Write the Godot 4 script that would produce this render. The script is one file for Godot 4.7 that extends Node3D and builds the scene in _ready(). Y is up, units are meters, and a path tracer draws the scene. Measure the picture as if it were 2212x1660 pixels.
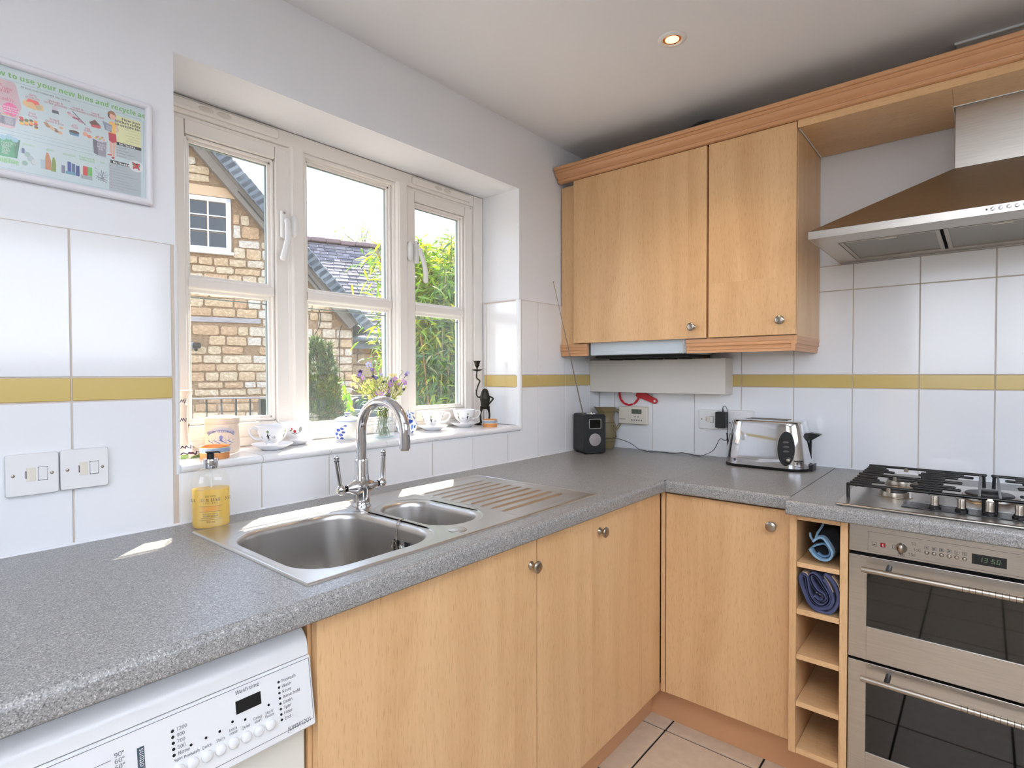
extends Node3D

# ---------- mesh builder ----------
class MB:
	var v := PackedVector3Array()
	var n := PackedVector3Array()
	var uv := PackedVector2Array()
	var t := Transform3D.IDENTITY
	func tri(a: Vector3, b: Vector3, c: Vector3, na: Vector3, nb: Vector3, nc: Vector3, ua := Vector2.ZERO, ub := Vector2.ZERO, uc := Vector2.ZERO) -> void:
		a = t * a
		b = t * b
		c = t * c
		na = (t.basis * na).normalized()
		nb = (t.basis * nb).normalized()
		nc = (t.basis * nc).normalized()
		v.append(a)
		n.append(na)
		uv.append(ua)
		if (b - a).cross(c - a).dot(na + nb + nc) > 0.0:
			v.append(c); v.append(b)
			n.append(nc); n.append(nb)
			uv.append(uc); uv.append(ub)
		else:
			v.append(b); v.append(c)
			n.append(nb); n.append(nc)
			uv.append(ub); uv.append(uc)
	func quad(a: Vector3, b: Vector3, c: Vector3, d: Vector3, nn: Vector3, u0 := Vector2(0, 1), u1 := Vector2(1, 0)) -> void:
		var ub := Vector2(u1.x, u0.y)
		var ud := Vector2(u0.x, u1.y)
		tri(a, b, c, nn, nn, nn, u0, ub, u1)
		tri(a, c, d, nn, nn, nn, u0, u1, ud)
	func quadn(a: Vector3, b: Vector3, c: Vector3, d: Vector3, na: Vector3, nb: Vector3, nc: Vector3, nd: Vector3) -> void:
		tri(a, b, c, na, nb, nc)
		tri(a, c, d, na, nc, nd)
	func flat(a: Vector3, b: Vector3, c: Vector3, out: Vector3) -> void:
		var nn := (b - a).cross(c - a).normalized()
		if nn.dot(out) < 0.0:
			nn = -nn
		tri(a, b, c, nn, nn, nn)
	func box(c: Vector3, s: Vector3, b := 0.0) -> void:
		var h := s * 0.5
		b = minf(b, minf(h.x, minf(h.y, h.z)) * 0.95)
		var hi := h - Vector3(b, b, b)
		for ax in 3:
			var u: int = (ax + 1) % 3
			var w: int = (ax + 2) % 3
			for sg in [-1.0, 1.0]:
				var nn := Vector3.ZERO
				nn[ax] = sg
				var q: Array[Vector3] = []
				for k in [Vector2(-1, -1), Vector2(1, -1), Vector2(1, 1), Vector2(-1, 1)]:
					var p := Vector3.ZERO
					p[ax] = sg * h[ax]
					p[u] = k.x * hi[u]
					p[w] = k.y * hi[w]
					q.append(c + p)
				quad(q[0], q[1], q[2], q[3], nn)
			if b > 0.0:
				for su in [-1.0, 1.0]:
					for sw in [-1.0, 1.0]:
						var n1 := Vector3.ZERO
						n1[u] = su
						var n2 := Vector3.ZERO
						n2[w] = sw
						var p1 := Vector3.ZERO
						p1[u] = su * h[u]
						p1[w] = sw * hi[w]
						var p2 := Vector3.ZERO
						p2[u] = su * hi[u]
						p2[w] = sw * h[w]
						var e := Vector3.ZERO
						e[ax] = hi[ax]
						quadn(c + p1 - e, c + p1 + e, c + p2 + e, c + p2 - e, n1, n1, n2, n2)
		if b > 0.0:
			for sx in [-1.0, 1.0]:
				for sy in [-1.0, 1.0]:
					for sz in [-1.0, 1.0]:
						tri(c + Vector3(sx * h.x, sy * hi.y, sz * hi.z), c + Vector3(sx * hi.x, sy * h.y, sz * hi.z), c + Vector3(sx * hi.x, sy * hi.y, sz * h.z), Vector3(sx, 0, 0), Vector3(0, sy, 0), Vector3(0, 0, sz))
	func bx(x0: float, x1: float, y0: float, y1: float, z0: float, z1: float, b := 0.0) -> void:
		box(Vector3(x0 + x1, y0 + y1, z0 + z1) * 0.5, Vector3(absf(x1 - x0), absf(y1 - y0), absf(z1 - z0)), b)
	# revolve a profile of (radius, height) about y
	func lathe(p: Array, seg := 32, at := Vector3.ZERO, crease := 0.6) -> void:
		var m := p.size()
		var sn: Array[Vector2] = []
		for i in m - 1:
			var d: Vector2 = p[i + 1] - p[i]
			sn.append(Vector2(d.y, -d.x).normalized() if d.length() > 1e-7 else Vector2(1, 0))
		var len := 0.0
		var lens := [0.0]
		for i in m - 1:
			len += (p[i + 1] - p[i]).length()
			lens.append(len)
		for i in m - 1:
			var n0 := sn[i]
			var n1 := sn[i]
			if i > 0 and absf(sn[i - 1].angle_to(sn[i])) < crease:
				n0 = (sn[i - 1] + sn[i]).normalized()
			if i < m - 2 and absf(sn[i + 1].angle_to(sn[i])) < crease:
				n1 = (sn[i + 1] + sn[i]).normalized()
			var va: float = 1.0 - lens[i] / len
			var vb: float = 1.0 - lens[i + 1] / len
			for k in seg:
				var a0 := TAU * k / seg
				var a1 := TAU * (k + 1) / seg
				var d0 := Vector3(sin(a0), 0, cos(a0))
				var d1 := Vector3(sin(a1), 0, cos(a1))
				var q0: Vector3 = at + d0 * p[i].x + Vector3(0, p[i].y, 0)
				var q1: Vector3 = at + d1 * p[i].x + Vector3(0, p[i].y, 0)
				var q2: Vector3 = at + d1 * p[i + 1].x + Vector3(0, p[i + 1].y, 0)
				var q3: Vector3 = at + d0 * p[i + 1].x + Vector3(0, p[i + 1].y, 0)
				var m0 := d0 * n0.x + Vector3(0, n0.y, 0)
				var m1 := d1 * n0.x + Vector3(0, n0.y, 0)
				var m2 := d1 * n1.x + Vector3(0, n1.y, 0)
				var m3 := d0 * n1.x + Vector3(0, n1.y, 0)
				var u0 := float(k) / seg
				var u1 := float(k + 1) / seg
				if p[i].x > 1e-6:
					tri(q0, q1, q2, m0, m1, m2, Vector2(u0, va), Vector2(u1, va), Vector2(u1, vb))
				if p[i + 1].x > 1e-6:
					tri(q0, q2, q3, m0, m2, m3, Vector2(u0, va), Vector2(u1, vb), Vector2(u0, vb))
	# closed rings of equal length, joined smoothly
	func loft(rings: Array, cap0 := false, cap1 := false, closed := true) -> void:
		var R := rings.size()
		var K: int = rings[0].size()
		var nr: Array = []
		var mid := Vector3.ZERO
		for i in R:
			var row := PackedVector3Array()
			for k in K:
				var i0 := maxi(i - 1, 0)
				var i1 := mini(i + 1, R - 1)
				var k0 := (k - 1 + K) % K if closed else maxi(k - 1, 0)
				var k1 := (k + 1) % K if closed else mini(k + 1, K - 1)
				var g: Vector3 = (rings[i][k1] - rings[i][k0]).cross(rings[i1][k] - rings[i0][k])
				row.append(g.normalized())
			nr.append(row)
		for i in R - 1:
			for k in (K if closed else K - 1):
				var k1 := (k + 1) % K
				var ua := Vector2(float(k) / K, 1.0 - float(i) / (R - 1))
				var uc := Vector2(float(k + 1) / K, 1.0 - float(i + 1) / (R - 1))
				tri(rings[i][k], rings[i][k1], rings[i + 1][k1], nr[i][k], nr[i][k1], nr[i + 1][k1], ua, Vector2(uc.x, ua.y), uc)
				tri(rings[i][k], rings[i + 1][k1], rings[i + 1][k], nr[i][k], nr[i + 1][k1], nr[i + 1][k], ua, uc, Vector2(ua.x, uc.y))
		if cap0:
			fan(rings[0], rings[0][0] - rings[1][0] if R > 1 else Vector3.UP)
		if cap1:
			fan(rings[R - 1], rings[R - 1][0] - rings[R - 2][0])
	func fan(r: PackedVector3Array, out: Vector3) -> void:
		var c := Vector3.ZERO
		for q in r:
			c += q
		c /= r.size()
		var nn := Vector3.ZERO
		for k in r.size():
			nn += (r[k] - c).cross(r[(k + 1) % r.size()] - c)
		nn = nn.normalized()
		if nn.dot(out) < 0.0:
			nn = -nn
		for k in r.size():
			tri(c, r[k], r[(k + 1) % r.size()], nn, nn, nn)
	func tube(p: Array, rad, seg := 10, caps := true) -> void:
		var rings: Array = []
		var up := Vector3.UP
		var last := Vector3.ZERO
		var side := Vector3.ZERO
		for i in p.size():
			var d: Vector3 = (p[mini(i + 1, p.size() - 1)] - p[maxi(i - 1, 0)]).normalized()
			if i == 0:
				side = d.cross(up)
				if side.length() < 0.01:
					side = d.cross(Vector3.RIGHT)
				side = side.normalized()
			else:
				side = (side - d * side.dot(d)).normalized()
			var w := d.cross(side)
			var r: float = rad[i] if rad is Array else rad
			var ring := PackedVector3Array()
			for k in seg:
				var a := TAU * k / seg
				ring.append(p[i] + (side * cos(a) + w * sin(a)) * r)
			rings.append(ring)
		loft(rings, caps, caps)
	# polygon in xy pushed along +z from z0 to z1; b bevels both ends
	func extr(poly: PackedVector2Array, z0: float, z1: float, b := 0.0, crease := 0.6) -> void:
		if Geometry2D.is_polygon_clockwise(poly):
			poly.reverse()
		var K := poly.size()
		var en: Array[Vector2] = []
		for k in K:
			var d := poly[(k + 1) % K] - poly[k]
			en.append(Vector2(d.y, -d.x).normalized())
		var ins := PackedVector2Array()
		for k in K:
			var m := (en[k] + en[(k - 1 + K) % K])
			m = m / maxf(m.length_squared() * 0.5, 0.4)
			ins.append(poly[k] - m * b)
		for k in K:
			var k1 := (k + 1) % K
			var na := en[k]
			var nb := en[k]
			if absf(en[(k - 1 + K) % K].angle_to(en[k])) < crease:
				na = (na + en[(k - 1 + K) % K]).normalized()
			if absf(en[k1].angle_to(en[k])) < crease:
				nb = (nb + en[k1]).normalized()
			var A := Vector3(na.x, na.y, 0)
			var Bn := Vector3(nb.x, nb.y, 0)
			var pa := Vector3(poly[k].x, poly[k].y, 0)
			var pb := Vector3(poly[k1].x, poly[k1].y, 0)
			var za := Vector3(0, 0, z0 + b)
			var zb := Vector3(0, 0, z1 - b)
			quadn(pa + za, pb + za, pb + zb, pa + zb, A, Bn, Bn, A)
			if b > 0.0:
				var ia := Vector3(ins[k].x, ins[k].y, 0)
				var ib := Vector3(ins[k1].x, ins[k1].y, 0)
				quadn(pa + zb, pb + zb, ib + Vector3(0, 0, z1), ia + Vector3(0, 0, z1), A, Bn, Vector3(0, 0, 1), Vector3(0, 0, 1))
				quadn(pa + za, pb + za, ib + Vector3(0, 0, z0), ia + Vector3(0, 0, z0), A, Bn, Vector3(0, 0, -1), Vector3(0, 0, -1))
		var idx := Geometry2D.triangulate_polygon(poly)
		for i in range(0, idx.size(), 3):
			for e in [[z1, 1.0], [z0, -1.0]]:
				var q: Array[Vector3] = []
				for j in 3:
					var s := ins[idx[i + j]]
					q.append(Vector3(s.x, s.y, e[0]))
				var nn := Vector3(0, 0, e[1])
				tri(q[0], q[1], q[2], nn, nn, nn)
	func ell(c: Vector3, r: Vector3, seg := 20, rows := 12) -> void:
		for i in rows:
			for k in seg:
				var q: Array[Vector3] = []
				for e in [[i, k], [i, k + 1], [i + 1, k + 1], [i + 1, k]]:
					var th: float = PI * e[0] / rows
					var ph: float = TAU * e[1] / seg
					q.append(Vector3(sin(th) * sin(ph), cos(th), sin(th) * cos(ph)))
				var m: Array[Vector3] = []
				for s in q:
					m.append((s / r).normalized())
				if i > 0:
					tri(c + q[0] * r, c + q[1] * r, c + q[2] * r, m[0], m[1], m[2])
				if i < rows - 1:
					tri(c + q[0] * r, c + q[2] * r, c + q[3] * r, m[0], m[2], m[3])
	func mesh() -> ArrayMesh:
		var a := []
		a.resize(Mesh.ARRAY_MAX)
		a[Mesh.ARRAY_VERTEX] = v
		a[Mesh.ARRAY_NORMAL] = n
		a[Mesh.ARRAY_TEX_UV] = uv
		var m := ArrayMesh.new()
		m.add_surface_from_arrays(Mesh.PRIMITIVE_TRIANGLES, a)
		return m

# ---------- node helpers ----------
var taken := {}
func numbered(called: String) -> String:
	taken[called] = taken.get(called, 0) + 1
	return called if taken[called] == 1 else "%s_%03d" % [called, taken[called] - 1]
func tag(o: Node, label: String, category := "", group := "", kind := ""):
	o.set_meta("label", label)
	if category: o.set_meta("category", category)
	if group: o.set_meta("group", group)
	if kind: o.set_meta("kind", kind)
	return o
func thing(called: String, label: String, category: String, at := Vector3.ZERO, turn := 0.0, group := "") -> Node3D:
	var o := Node3D.new()
	o.name = numbered(called)
	add_child(o)
	o.position = at
	o.rotation.y = turn
	tag(o, label, category, group)
	return o
func part(called: String, mb: MB, m: Material, parent: Node = null, label := "") -> MeshInstance3D:
	return partm(called, mb.mesh(), m, parent, label)
func partm(called: String, mesh: Mesh, m: Material, parent: Node = null, label := "", at := Vector3.ZERO) -> MeshInstance3D:
	var o := MeshInstance3D.new()
	o.mesh = mesh
	o.material_override = m
	o.position = at
	if parent == null:
		o.name = numbered(called)
		add_child(o)
	else:
		var c: Dictionary = parent.get_meta("names") if parent.has_meta("names") else {}
		c[called] = c.get(called, 0) + 1
		parent.set_meta("names", c)
		o.name = called if c[called] == 1 else "%s_%03d" % [called, c[called] - 1]
		parent.add_child(o, true)
	if label: o.set_meta("label", label)
	return o
func struct(called: String, mb: MB, m: Material, label: String, category := "") -> MeshInstance3D:
	var o := part(called, mb, m)
	tag(o, label, category if category else called.split("_")[0], "", "structure")
	return o
func copy(o: Node3D, called: String, label: String, at: Vector3, turn: float) -> Node3D:
	var c: Node3D = o.duplicate()
	c.name = numbered(called)
	add_child(c)
	c.position = at
	c.rotation.y = turn
	c.set_meta("label", label)
	return c

# ---------- shapes ----------
func rrect(w: float, h: float, r: float, k := 5) -> PackedVector2Array:
	var p := PackedVector2Array()
	for q in 4:
		var c := Vector2((w * 0.5 - r) * (1 if q in [0, 3] else -1), (h * 0.5 - r) * (1 if q < 2 else -1))
		for i in k + 1:
			var a := PI * 0.5 * (q + float(i) / k)
			p.append(c + Vector2(cos(a), sin(a)) * r)
	return p
func off2(p: PackedVector2Array, d: Vector2) -> PackedVector2Array:
	var r := PackedVector2Array()
	for q in p:
		r.append(q + d)
	return r
func ring3(p: PackedVector2Array, y: float, c := Vector3.ZERO) -> PackedVector3Array:
	var r := PackedVector3Array()
	for q in p:
		r.append(c + Vector3(q.x, y, -q.y))
	return r
func curve(pts: Array, step := 0.01) -> Array:
	var c := Curve3D.new()
	for i in pts.size():
		var tn: Vector3 = (pts[mini(i + 1, pts.size() - 1)] - pts[maxi(i - 1, 0)]) / 6.0
		c.add_point(pts[i], -tn, tn)
	c.bake_interval = step
	return Array(c.get_baked_points())
var fonts := {}
func font(serif: bool, bold := false) -> SystemFont:
	var key := "%s%s" % [serif, bold]
	if not fonts.has(key):
		var f := SystemFont.new()
		f.font_names = PackedStringArray(["Droid Serif" if serif else "Droid Sans"])
		f.font_weight = 700 if bold else 400
		fonts[key] = f
	return fonts[key]
# lettering laid in the xy plane, facing +z; align 0 left, 1 centre, 2 right; bend wraps it round a vertical cylinder
func txt(mb: MB, s: String, em: float, at: Vector3, align := 1, serif := false, bend := 0.0, bold := false, basis := Basis.IDENTITY) -> void:
	var tm := TextMesh.new()
	tm.font = font(serif, bold)
	tm.text = s
	tm.font_size = 32
	tm.pixel_size = em / 32.0
	tm.depth = 0.0003
	tm.curve_step = 3.0
	tm.horizontal_alignment = align
	tm.vertical_alignment = VERTICAL_ALIGNMENT_CENTER
	var a := tm.get_mesh_arrays()
	if a.is_empty() or a[Mesh.ARRAY_VERTEX] == null:
		return
	var vs: PackedVector3Array = a[Mesh.ARRAY_VERTEX]
	var ns: PackedVector3Array = a[Mesh.ARRAY_NORMAL]
	var ix = a[Mesh.ARRAY_INDEX]
	var cnt: int = ix.size() if ix != null and ix.size() > 0 else vs.size()
	var ps: Array[Vector3] = []
	for i in vs.size():
		var p := vs[i]
		if bend > 0.0:
			var an := (p.x + at.x) / bend
			ps.append(Vector3(sin(an) * (bend + p.z), p.y + at.y, cos(an) * (bend + p.z) - bend + at.z))
		else:
			ps.append(at + basis * p)
	for i in range(0, cnt, 3):
		var k := [i, i + 1, i + 2]
		if ix != null and ix.size() > 0:
			k = [ix[i], ix[i + 1], ix[i + 2]]
		if ns[k[0]].z < 0.5:
			continue
		var nn := basis * ns[k[0]]
		mb.tri(ps[k[0]], ps[k[1]], ps[k[2]], nn, nn, nn)

# ---------- pictures that surfaces carry ----------
func blank(w: int, h: int, c: Color) -> Image:
	var im := Image.create(w, h, false, Image.FORMAT_RGBA8)
	im.fill(c)
	return im
func dot(im: Image, x: float, y: float, rx: float, ry: float, c: Color) -> void:
	for j in range(maxi(0, int(y - ry)), mini(im.get_height(), int(y + ry) + 2)):
		for i in range(maxi(0, int(x - rx)), mini(im.get_width(), int(x + rx) + 2)):
			if pow((i + 0.5 - x) / rx, 2) + pow((j + 0.5 - y) / ry, 2) <= 1.0:
				im.set_pixel(i, j, c)
func poly(im: Image, pts: Array, c: Color) -> void:
	var pp := PackedVector2Array(pts)
	var lo := pp[0]
	var hi := pp[0]
	for q in pp:
		lo = lo.min(q)
		hi = hi.max(q)
	for j in range(maxi(0, int(lo.y)), mini(im.get_height(), int(hi.y) + 1)):
		for i in range(maxi(0, int(lo.x)), mini(im.get_width(), int(hi.x) + 1)):
			if Geometry2D.is_point_in_polygon(Vector2(i + 0.5, j + 0.5), pp):
				im.set_pixel(i, j, c)
func line(im: Image, a: Vector2, b: Vector2, w: float, c: Color) -> void:
	var k := int((b - a).length() / maxf(w * 0.4, 0.6)) + 1
	for i in k + 1:
		var p := a.lerp(b, float(i) / k)
		dot(im, p.x, p.y, w * 0.5, w * 0.5, c)
func path(im: Image, pts: Array, w: float, c: Color) -> void:
	for i in pts.size() - 1:
		line(im, pts[i], pts[i + 1], w, c)
func tex(im: Image) -> ImageTexture:
	return ImageTexture.create_from_image(im)
func rgb_image(w: int, h: int, f: Callable) -> Image:
	var b := PackedByteArray()
	b.resize(w * h * 3)
	var k := 0
	for j in h:
		for i in w:
			var c: Color = f.call(i, j)
			b[k] = int(clampf(c.r, 0, 1) * 255.0)
			b[k + 1] = int(clampf(c.g, 0, 1) * 255.0)
			b[k + 2] = int(clampf(c.b, 0, 1) * 255.0)
			k += 3
	return Image.create_from_data(w, h, false, Image.FORMAT_RGB8, b)
func noise(kind: int, freq: float, sd: int, oct := 1) -> FastNoiseLite:
	var f := FastNoiseLite.new()
	f.noise_type = kind
	f.frequency = freq
	f.seed = sd
	f.fractal_octaves = oct
	if oct == 1: f.fractal_type = FastNoiseLite.FRACTAL_NONE
	return f

# ---------- materials ----------
func mat(called: String, c: Color, rough := 0.5, metal := 0.0) -> StandardMaterial3D:
	var m := StandardMaterial3D.new()
	m.resource_name = called
	m.albedo_color = c
	m.roughness = rough
	m.metallic = metal
	return m
func triplanar(m: StandardMaterial3D, t: Texture2D, s: Vector3, world := false) -> StandardMaterial3D:
	m.albedo_texture = t
	m.uv1_triplanar = true
	m.uv1_scale = s
	m.uv1_world_triplanar = world
	m.uv1_triplanar_sharpness = 8.0
	return m
func wood(m0: StandardMaterial3D, off: Vector3) -> StandardMaterial3D:
	var m: StandardMaterial3D = m0.duplicate()
	m.uv1_offset = off
	return m
func pane(c: Color, a: float) -> StandardMaterial3D:
	var m := mat("glass", Color(c.r, c.g, c.b, a), 0.02)
	m.transparency = BaseMaterial3D.TRANSPARENCY_ALPHA
	return m
func seg_digit(mb: MB, d: String, x: float, y: float, w: float, h: float, z: float) -> void:
	var on: String = {"0": "abcdef", "1": "bc", "3": "abgcd", "5": "afgcd"}[d]
	var b := h * 0.09
	var sk := 0.12
	for s in on:
		var r: Rect2 = {"a": Rect2(0, h - b, w, b), "g": Rect2(0, h * 0.5 - b * 0.5, w, b), "d": Rect2(0, 0, w, b), "b": Rect2(w - b, h * 0.5, b, h * 0.5), "c": Rect2(w - b, 0, b, h * 0.5), "f": Rect2(0, h * 0.5, b, h * 0.5), "e": Rect2(0, 0, b, h * 0.5)}[s]
		var q: Array[Vector3] = []
		for e in [r.position, r.position + Vector2(r.size.x, 0), r.end, r.position + Vector2(0, r.size.y)]:
			q.append(Vector3(x + e.x + e.y * sk, y + e.y, z))
		mb.quad(q[0], q[1], q[2], q[3], Vector3(0, 0, 1))

var X := {}      # materials by name

func setup() -> void:
	var cam := Camera3D.new()
	cam.name = "camera"
	add_child(cam)
	cam.position = Vector3(-2.3945, 1.2576, 1.4570)
	cam.rotation_degrees = Vector3(-1.0849, -49.7899, -0.1149)
	cam.fov = rad_to_deg(2.0 * atan(830.0 / 1208.08))
	cam.near = 0.02
	cam.far = 200.0
	cam.current = true
	var sky_m := ProceduralSkyMaterial.new()
	sky_m.sky_top_color = Color(0.74, 0.84, 1.0)
	sky_m.sky_horizon_color = Color(0.97, 0.985, 1.0)
	sky_m.sky_curve = 0.2
	sky_m.ground_bottom_color = Color(0.55, 0.52, 0.46)
	sky_m.ground_horizon_color = Color(0.7, 0.68, 0.62)
	sky_m.sky_energy_multiplier = 1.95
	sky_m.ground_energy_multiplier = 1.0
	var env := Environment.new()
	env.background_mode = Environment.BG_SKY
	env.sky = Sky.new()
	env.sky.sky_material = sky_m
	env.tonemap_mode = Environment.TONE_MAPPER_LINEAR
	env.tonemap_exposure = 1.08
	env.sdfgi_enabled = true
	env.ssao_enabled = true
	env.ssil_enabled = true
	var we := WorldEnvironment.new()
	we.name = "world"
	we.environment = env
	add_child(we)
	var sun := DirectionalLight3D.new()
	sun.name = "sun"
	add_child(sun)
	sun.look_at_from_position(Vector3.ZERO, Vector3(-0.73, -1.0, 0.73), Vector3.UP)
	sun.light_energy = 6.5
	sun.light_color = Color(1.0, 0.96, 0.88)
	sun.light_angular_distance = 0.6
	sun.shadow_enabled = true
	# unseen area lights in the south and west openings, placed to light the room
	var d1 := AreaLight3D.new()
	d1.name = "unseen_south_light"
	add_child(d1)
	d1.area_size = Vector2(2.0, 0.78)
	d1.position = Vector3(-1.95, 1.75, 3.06)
	d1.light_color = Color(0.95, 0.97, 1.0)
	d1.light_energy = 0.6
	d1.area_normalize_energy = true
	d1.shadow_enabled = true
	d1.area_range = 12.0
	var d2 := AreaLight3D.new()
	d2.name = "unseen_west_light"  # out of view as well, lights the room from the west
	add_child(d2)
	d2.area_size = Vector2(1.2, 1.1)
	d2.position = Vector3(-3.66, 1.55, 1.55)
	d2.rotation.y = -PI / 2
	d2.light_color = Color(0.93, 0.96, 1.0)
	d2.light_energy = 0.4
	d2.area_normalize_energy = true
	d2.shadow_enabled = true
	d2.area_range = 12.0

	# unseen flash behind the camera, bounced off the ceiling to light the room
	var fl := SpotLight3D.new()
	fl.name = "unseen_bounced_flash"
	add_child(fl)
	fl.position = Vector3(-2.75, 1.62, 2.0)
	fl.rotation_degrees = Vector3(82, -50, 0)
	fl.spot_angle = 62.0
	fl.spot_range = 8.0
	fl.spot_attenuation = 2.0
	fl.light_energy = 9.5
	fl.light_color = Color(0.92, 0.955, 1.0)
	fl.light_size = 0.05
	fl.shadow_enabled = true

func materials() -> void:
	# beech veneer, grain along the picture's height
	var n1 := noise(FastNoiseLite.TYPE_SIMPLEX_SMOOTH, 1.0, 11)
	var n2 := noise(FastNoiseLite.TYPE_SIMPLEX_SMOOTH, 1.0, 12, 3)
	var n3 := noise(FastNoiseLite.TYPE_SIMPLEX_SMOOTH, 1.0, 13)
	var W := 448
	var H := 896
	var beech := rgb_image(W, H, func(i: int, j: int) -> Color:
		var x := float(i) / W
		var y := float(j) / H
		var w := n1.get_noise_2d(x * 3.0, y * 1.6) * 0.16
		var cx := absf(fposmod(x + 0.25, 0.5) - 0.25) * 4.0
		var ring := sin((y * 5.0 + cx * cx * 5.0 + w * 14.0 + x * 3.0) * 5.0)
		var broad := n1.get_noise_2d((x + w * 0.3) * 6.0 + 9.0, y * 0.9)
		var fine := n2.get_noise_2d((x + w * 0.15) * 60.0, y * 2.6)
		var pore := maxf(0.0, n3.get_noise_2d(x * 230.0, y * 34.0) - 0.42)
		var k := 0.5 + broad * 0.30 + fine * 0.20 + ring * 0.075 * (1.0 - clampf(cx * 0.9, 0, 0.9))
		return Color(0.805, 0.635, 0.445).lerp(Color(0.900, 0.745, 0.555), clampf(k, 0, 1)) - Color(1, 1.05, 1.0) * pore * 0.16)
	var bt := tex(beech)
	beech.generate_mipmaps()
	var b2: Image = beech.duplicate()
	b2.clear_mipmaps()
	b2.rotate_90(CLOCKWISE)
	X.wood_v = triplanar(mat("beech", Color(1, 1, 1), 0.36), bt, Vector3(1.5, 0.85, 1.5))
	X.wood_h = triplanar(mat("beech_across", Color(1, 1, 1), 0.36), tex(b2), Vector3(0.85, 1.5, 0.85))
	X.wood_edge = mat("beech_edge", Color(0.80, 0.60, 0.43), 0.4)
	# grey speckled laminate
	var r := RandomNumberGenerator.new()
	r.seed = 5
	var speck := rgb_image(640, 640, func(_i: int, _j: int) -> Color:
		var k := r.randf()
		var v := 0.56 + r.randf_range(-0.05, 0.05)
		if k < 0.16: v = r.randf_range(0.30, 0.45)
		elif k > 0.88: v = r.randf_range(0.68, 0.84)
		return Color(v, v * 0.985, v * 0.965))
	X.laminate = triplanar(mat("speckled_laminate", Color(1, 1, 1), 0.33), tex(speck), Vector3(1.45, 1.45, 1.45), true)
	X.laminate.uv1_triplanar_sharpness = 20.0
	X.tile = mat("white_glazed_tile", Color(0.945, 0.948, 0.955), 0.1)
	X.band = mat("ochre_glazed_tile", Color(0.80, 0.70, 0.43), 0.16)
	X.grout = mat("grout", Color(0.80, 0.745, 0.69), 0.9)
	X.plaster = mat("white_wall_paint", Color(0.94, 0.945, 0.96), 0.85)
	X.beige = mat("beige_wall_paint", Color(0.74, 0.71, 0.67), 0.85)  # for the unseen walls; tone picked to lower and warm their bounced light
	X.ceiling = mat("white_ceiling_paint", Color(0.935, 0.935, 0.945), 0.9)
	X.upvc = mat("cream_white_frame", Color(0.945, 0.92, 0.89), 0.35)
	X.white = mat("white_plastic", Color(0.93, 0.925, 0.92), 0.35)
	X.cream = mat("cream_plastic", Color(0.90, 0.87, 0.81), 0.4)
	X.black = mat("black_plastic", Color(0.05, 0.05, 0.055), 0.35)
	X.soot = mat("black_enamel", Color(0.035, 0.035, 0.04), 0.3)
	X.dark = mat("dark_gap", Color(0.04, 0.035, 0.03), 0.8)  # near-black colour standing in for shade in gaps, holes and undersides
	X.chrome = mat("chrome", Color(0.86, 0.86, 0.87), 0.05, 1.0)
	X.nickel = mat("brushed_nickel", Color(0.66, 0.62, 0.57), 0.3, 1.0)
	var st := rgb_image(256, 256, func(_i: int, j: int) -> Color:
		var v := 0.955 + 0.045 * n2.get_noise_2d(_i * 0.012, j * 1.7)
		return Color(v, v, v))
	X.steel = triplanar(mat("brushed_steel", Color(0.80, 0.775, 0.74), 0.3, 1.0), tex(st), Vector3(2.2, 2.2, 2.2))
	X.sink = mat("satin_steel", Color(0.77, 0.755, 0.735), 0.34, 1.0)
	X.glass = pane(Color(0.96, 1.0, 0.98), 0.04)
	X.oven_glass = mat("black_oven_glass", Color(0.012, 0.014, 0.011), 0.03)
	X.oven_glass.metallic_specular = 0.6
	X.china = mat("white_china", Color(0.94, 0.94, 0.95), 0.12)
	X.terracotta = mat("terracotta", Color(0.83, 0.56, 0.33), 0.55)
	var fl := rgb_image(256, 256, func(i: int, j: int) -> Color:
		var v := 0.5 + 0.5 * n2.get_noise_2d(i * 0.03, j * 0.03)
		return Color(0.80, 0.72, 0.62).lerp(Color(0.86, 0.79, 0.70), clampf(v, 0, 1)))
	X.floor_tile = triplanar(mat("beige_floor_tile", Color(1, 1, 1), 0.3), tex(fl), Vector3(2.5, 2.5, 2.5), true)
	X.floor_grout = mat("dark_floor_grout", Color(0.13, 0.10, 0.085), 0.9)
	X.red = mat("red_plastic", Color(0.80, 0.09, 0.13), 0.35)
	X.ink = mat("grey_print", Color(0.30, 0.30, 0.32), 0.6)

# ---------- tiles ----------
var tile_meshes := {}
func tile_mesh(w: float, h: float, d: float, b := 0.0016) -> ArrayMesh:
	var key := "%.4f %.4f %.4f" % [w, h, d]
	if not tile_meshes.has(key):
		var mb := MB.new()
		mb.box(Vector3.ZERO, Vector3(w, h, d), b)
		tile_meshes[key] = mb.mesh()
	return tile_meshes[key]
# a tile on the window wall between x0..x1, y0..y1
func tile_n(p: Node, x0: float, x1: float, y0: float, y1: float, m: Material) -> void:
	var g := 0.0014
	partm("tile", tile_mesh(x1 - x0 - 2 * g, y1 - y0 - 2 * g, 0.008), m, p, "", Vector3((x0 + x1) * 0.5, (y0 + y1) * 0.5, -0.004))
func tile_e(p: Node, z0: float, z1: float, y0: float, y1: float, m: Material) -> void:
	var g := 0.0014
	partm("tile", tile_mesh(0.008, y1 - y0 - 2 * g, z1 - z0 - 2 * g), m, p, "", Vector3(0.004, (y0 + y1) * 0.5, (z0 + z1) * 0.5))

const WT := 0.9
const R1 := 1.2003
const R2 := 1.2506
const R3 := 1.5615
const OX0 := -1.894
const OX1 := -0.617
const OY0 := 1.022
const OY1 := 2.014

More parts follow.
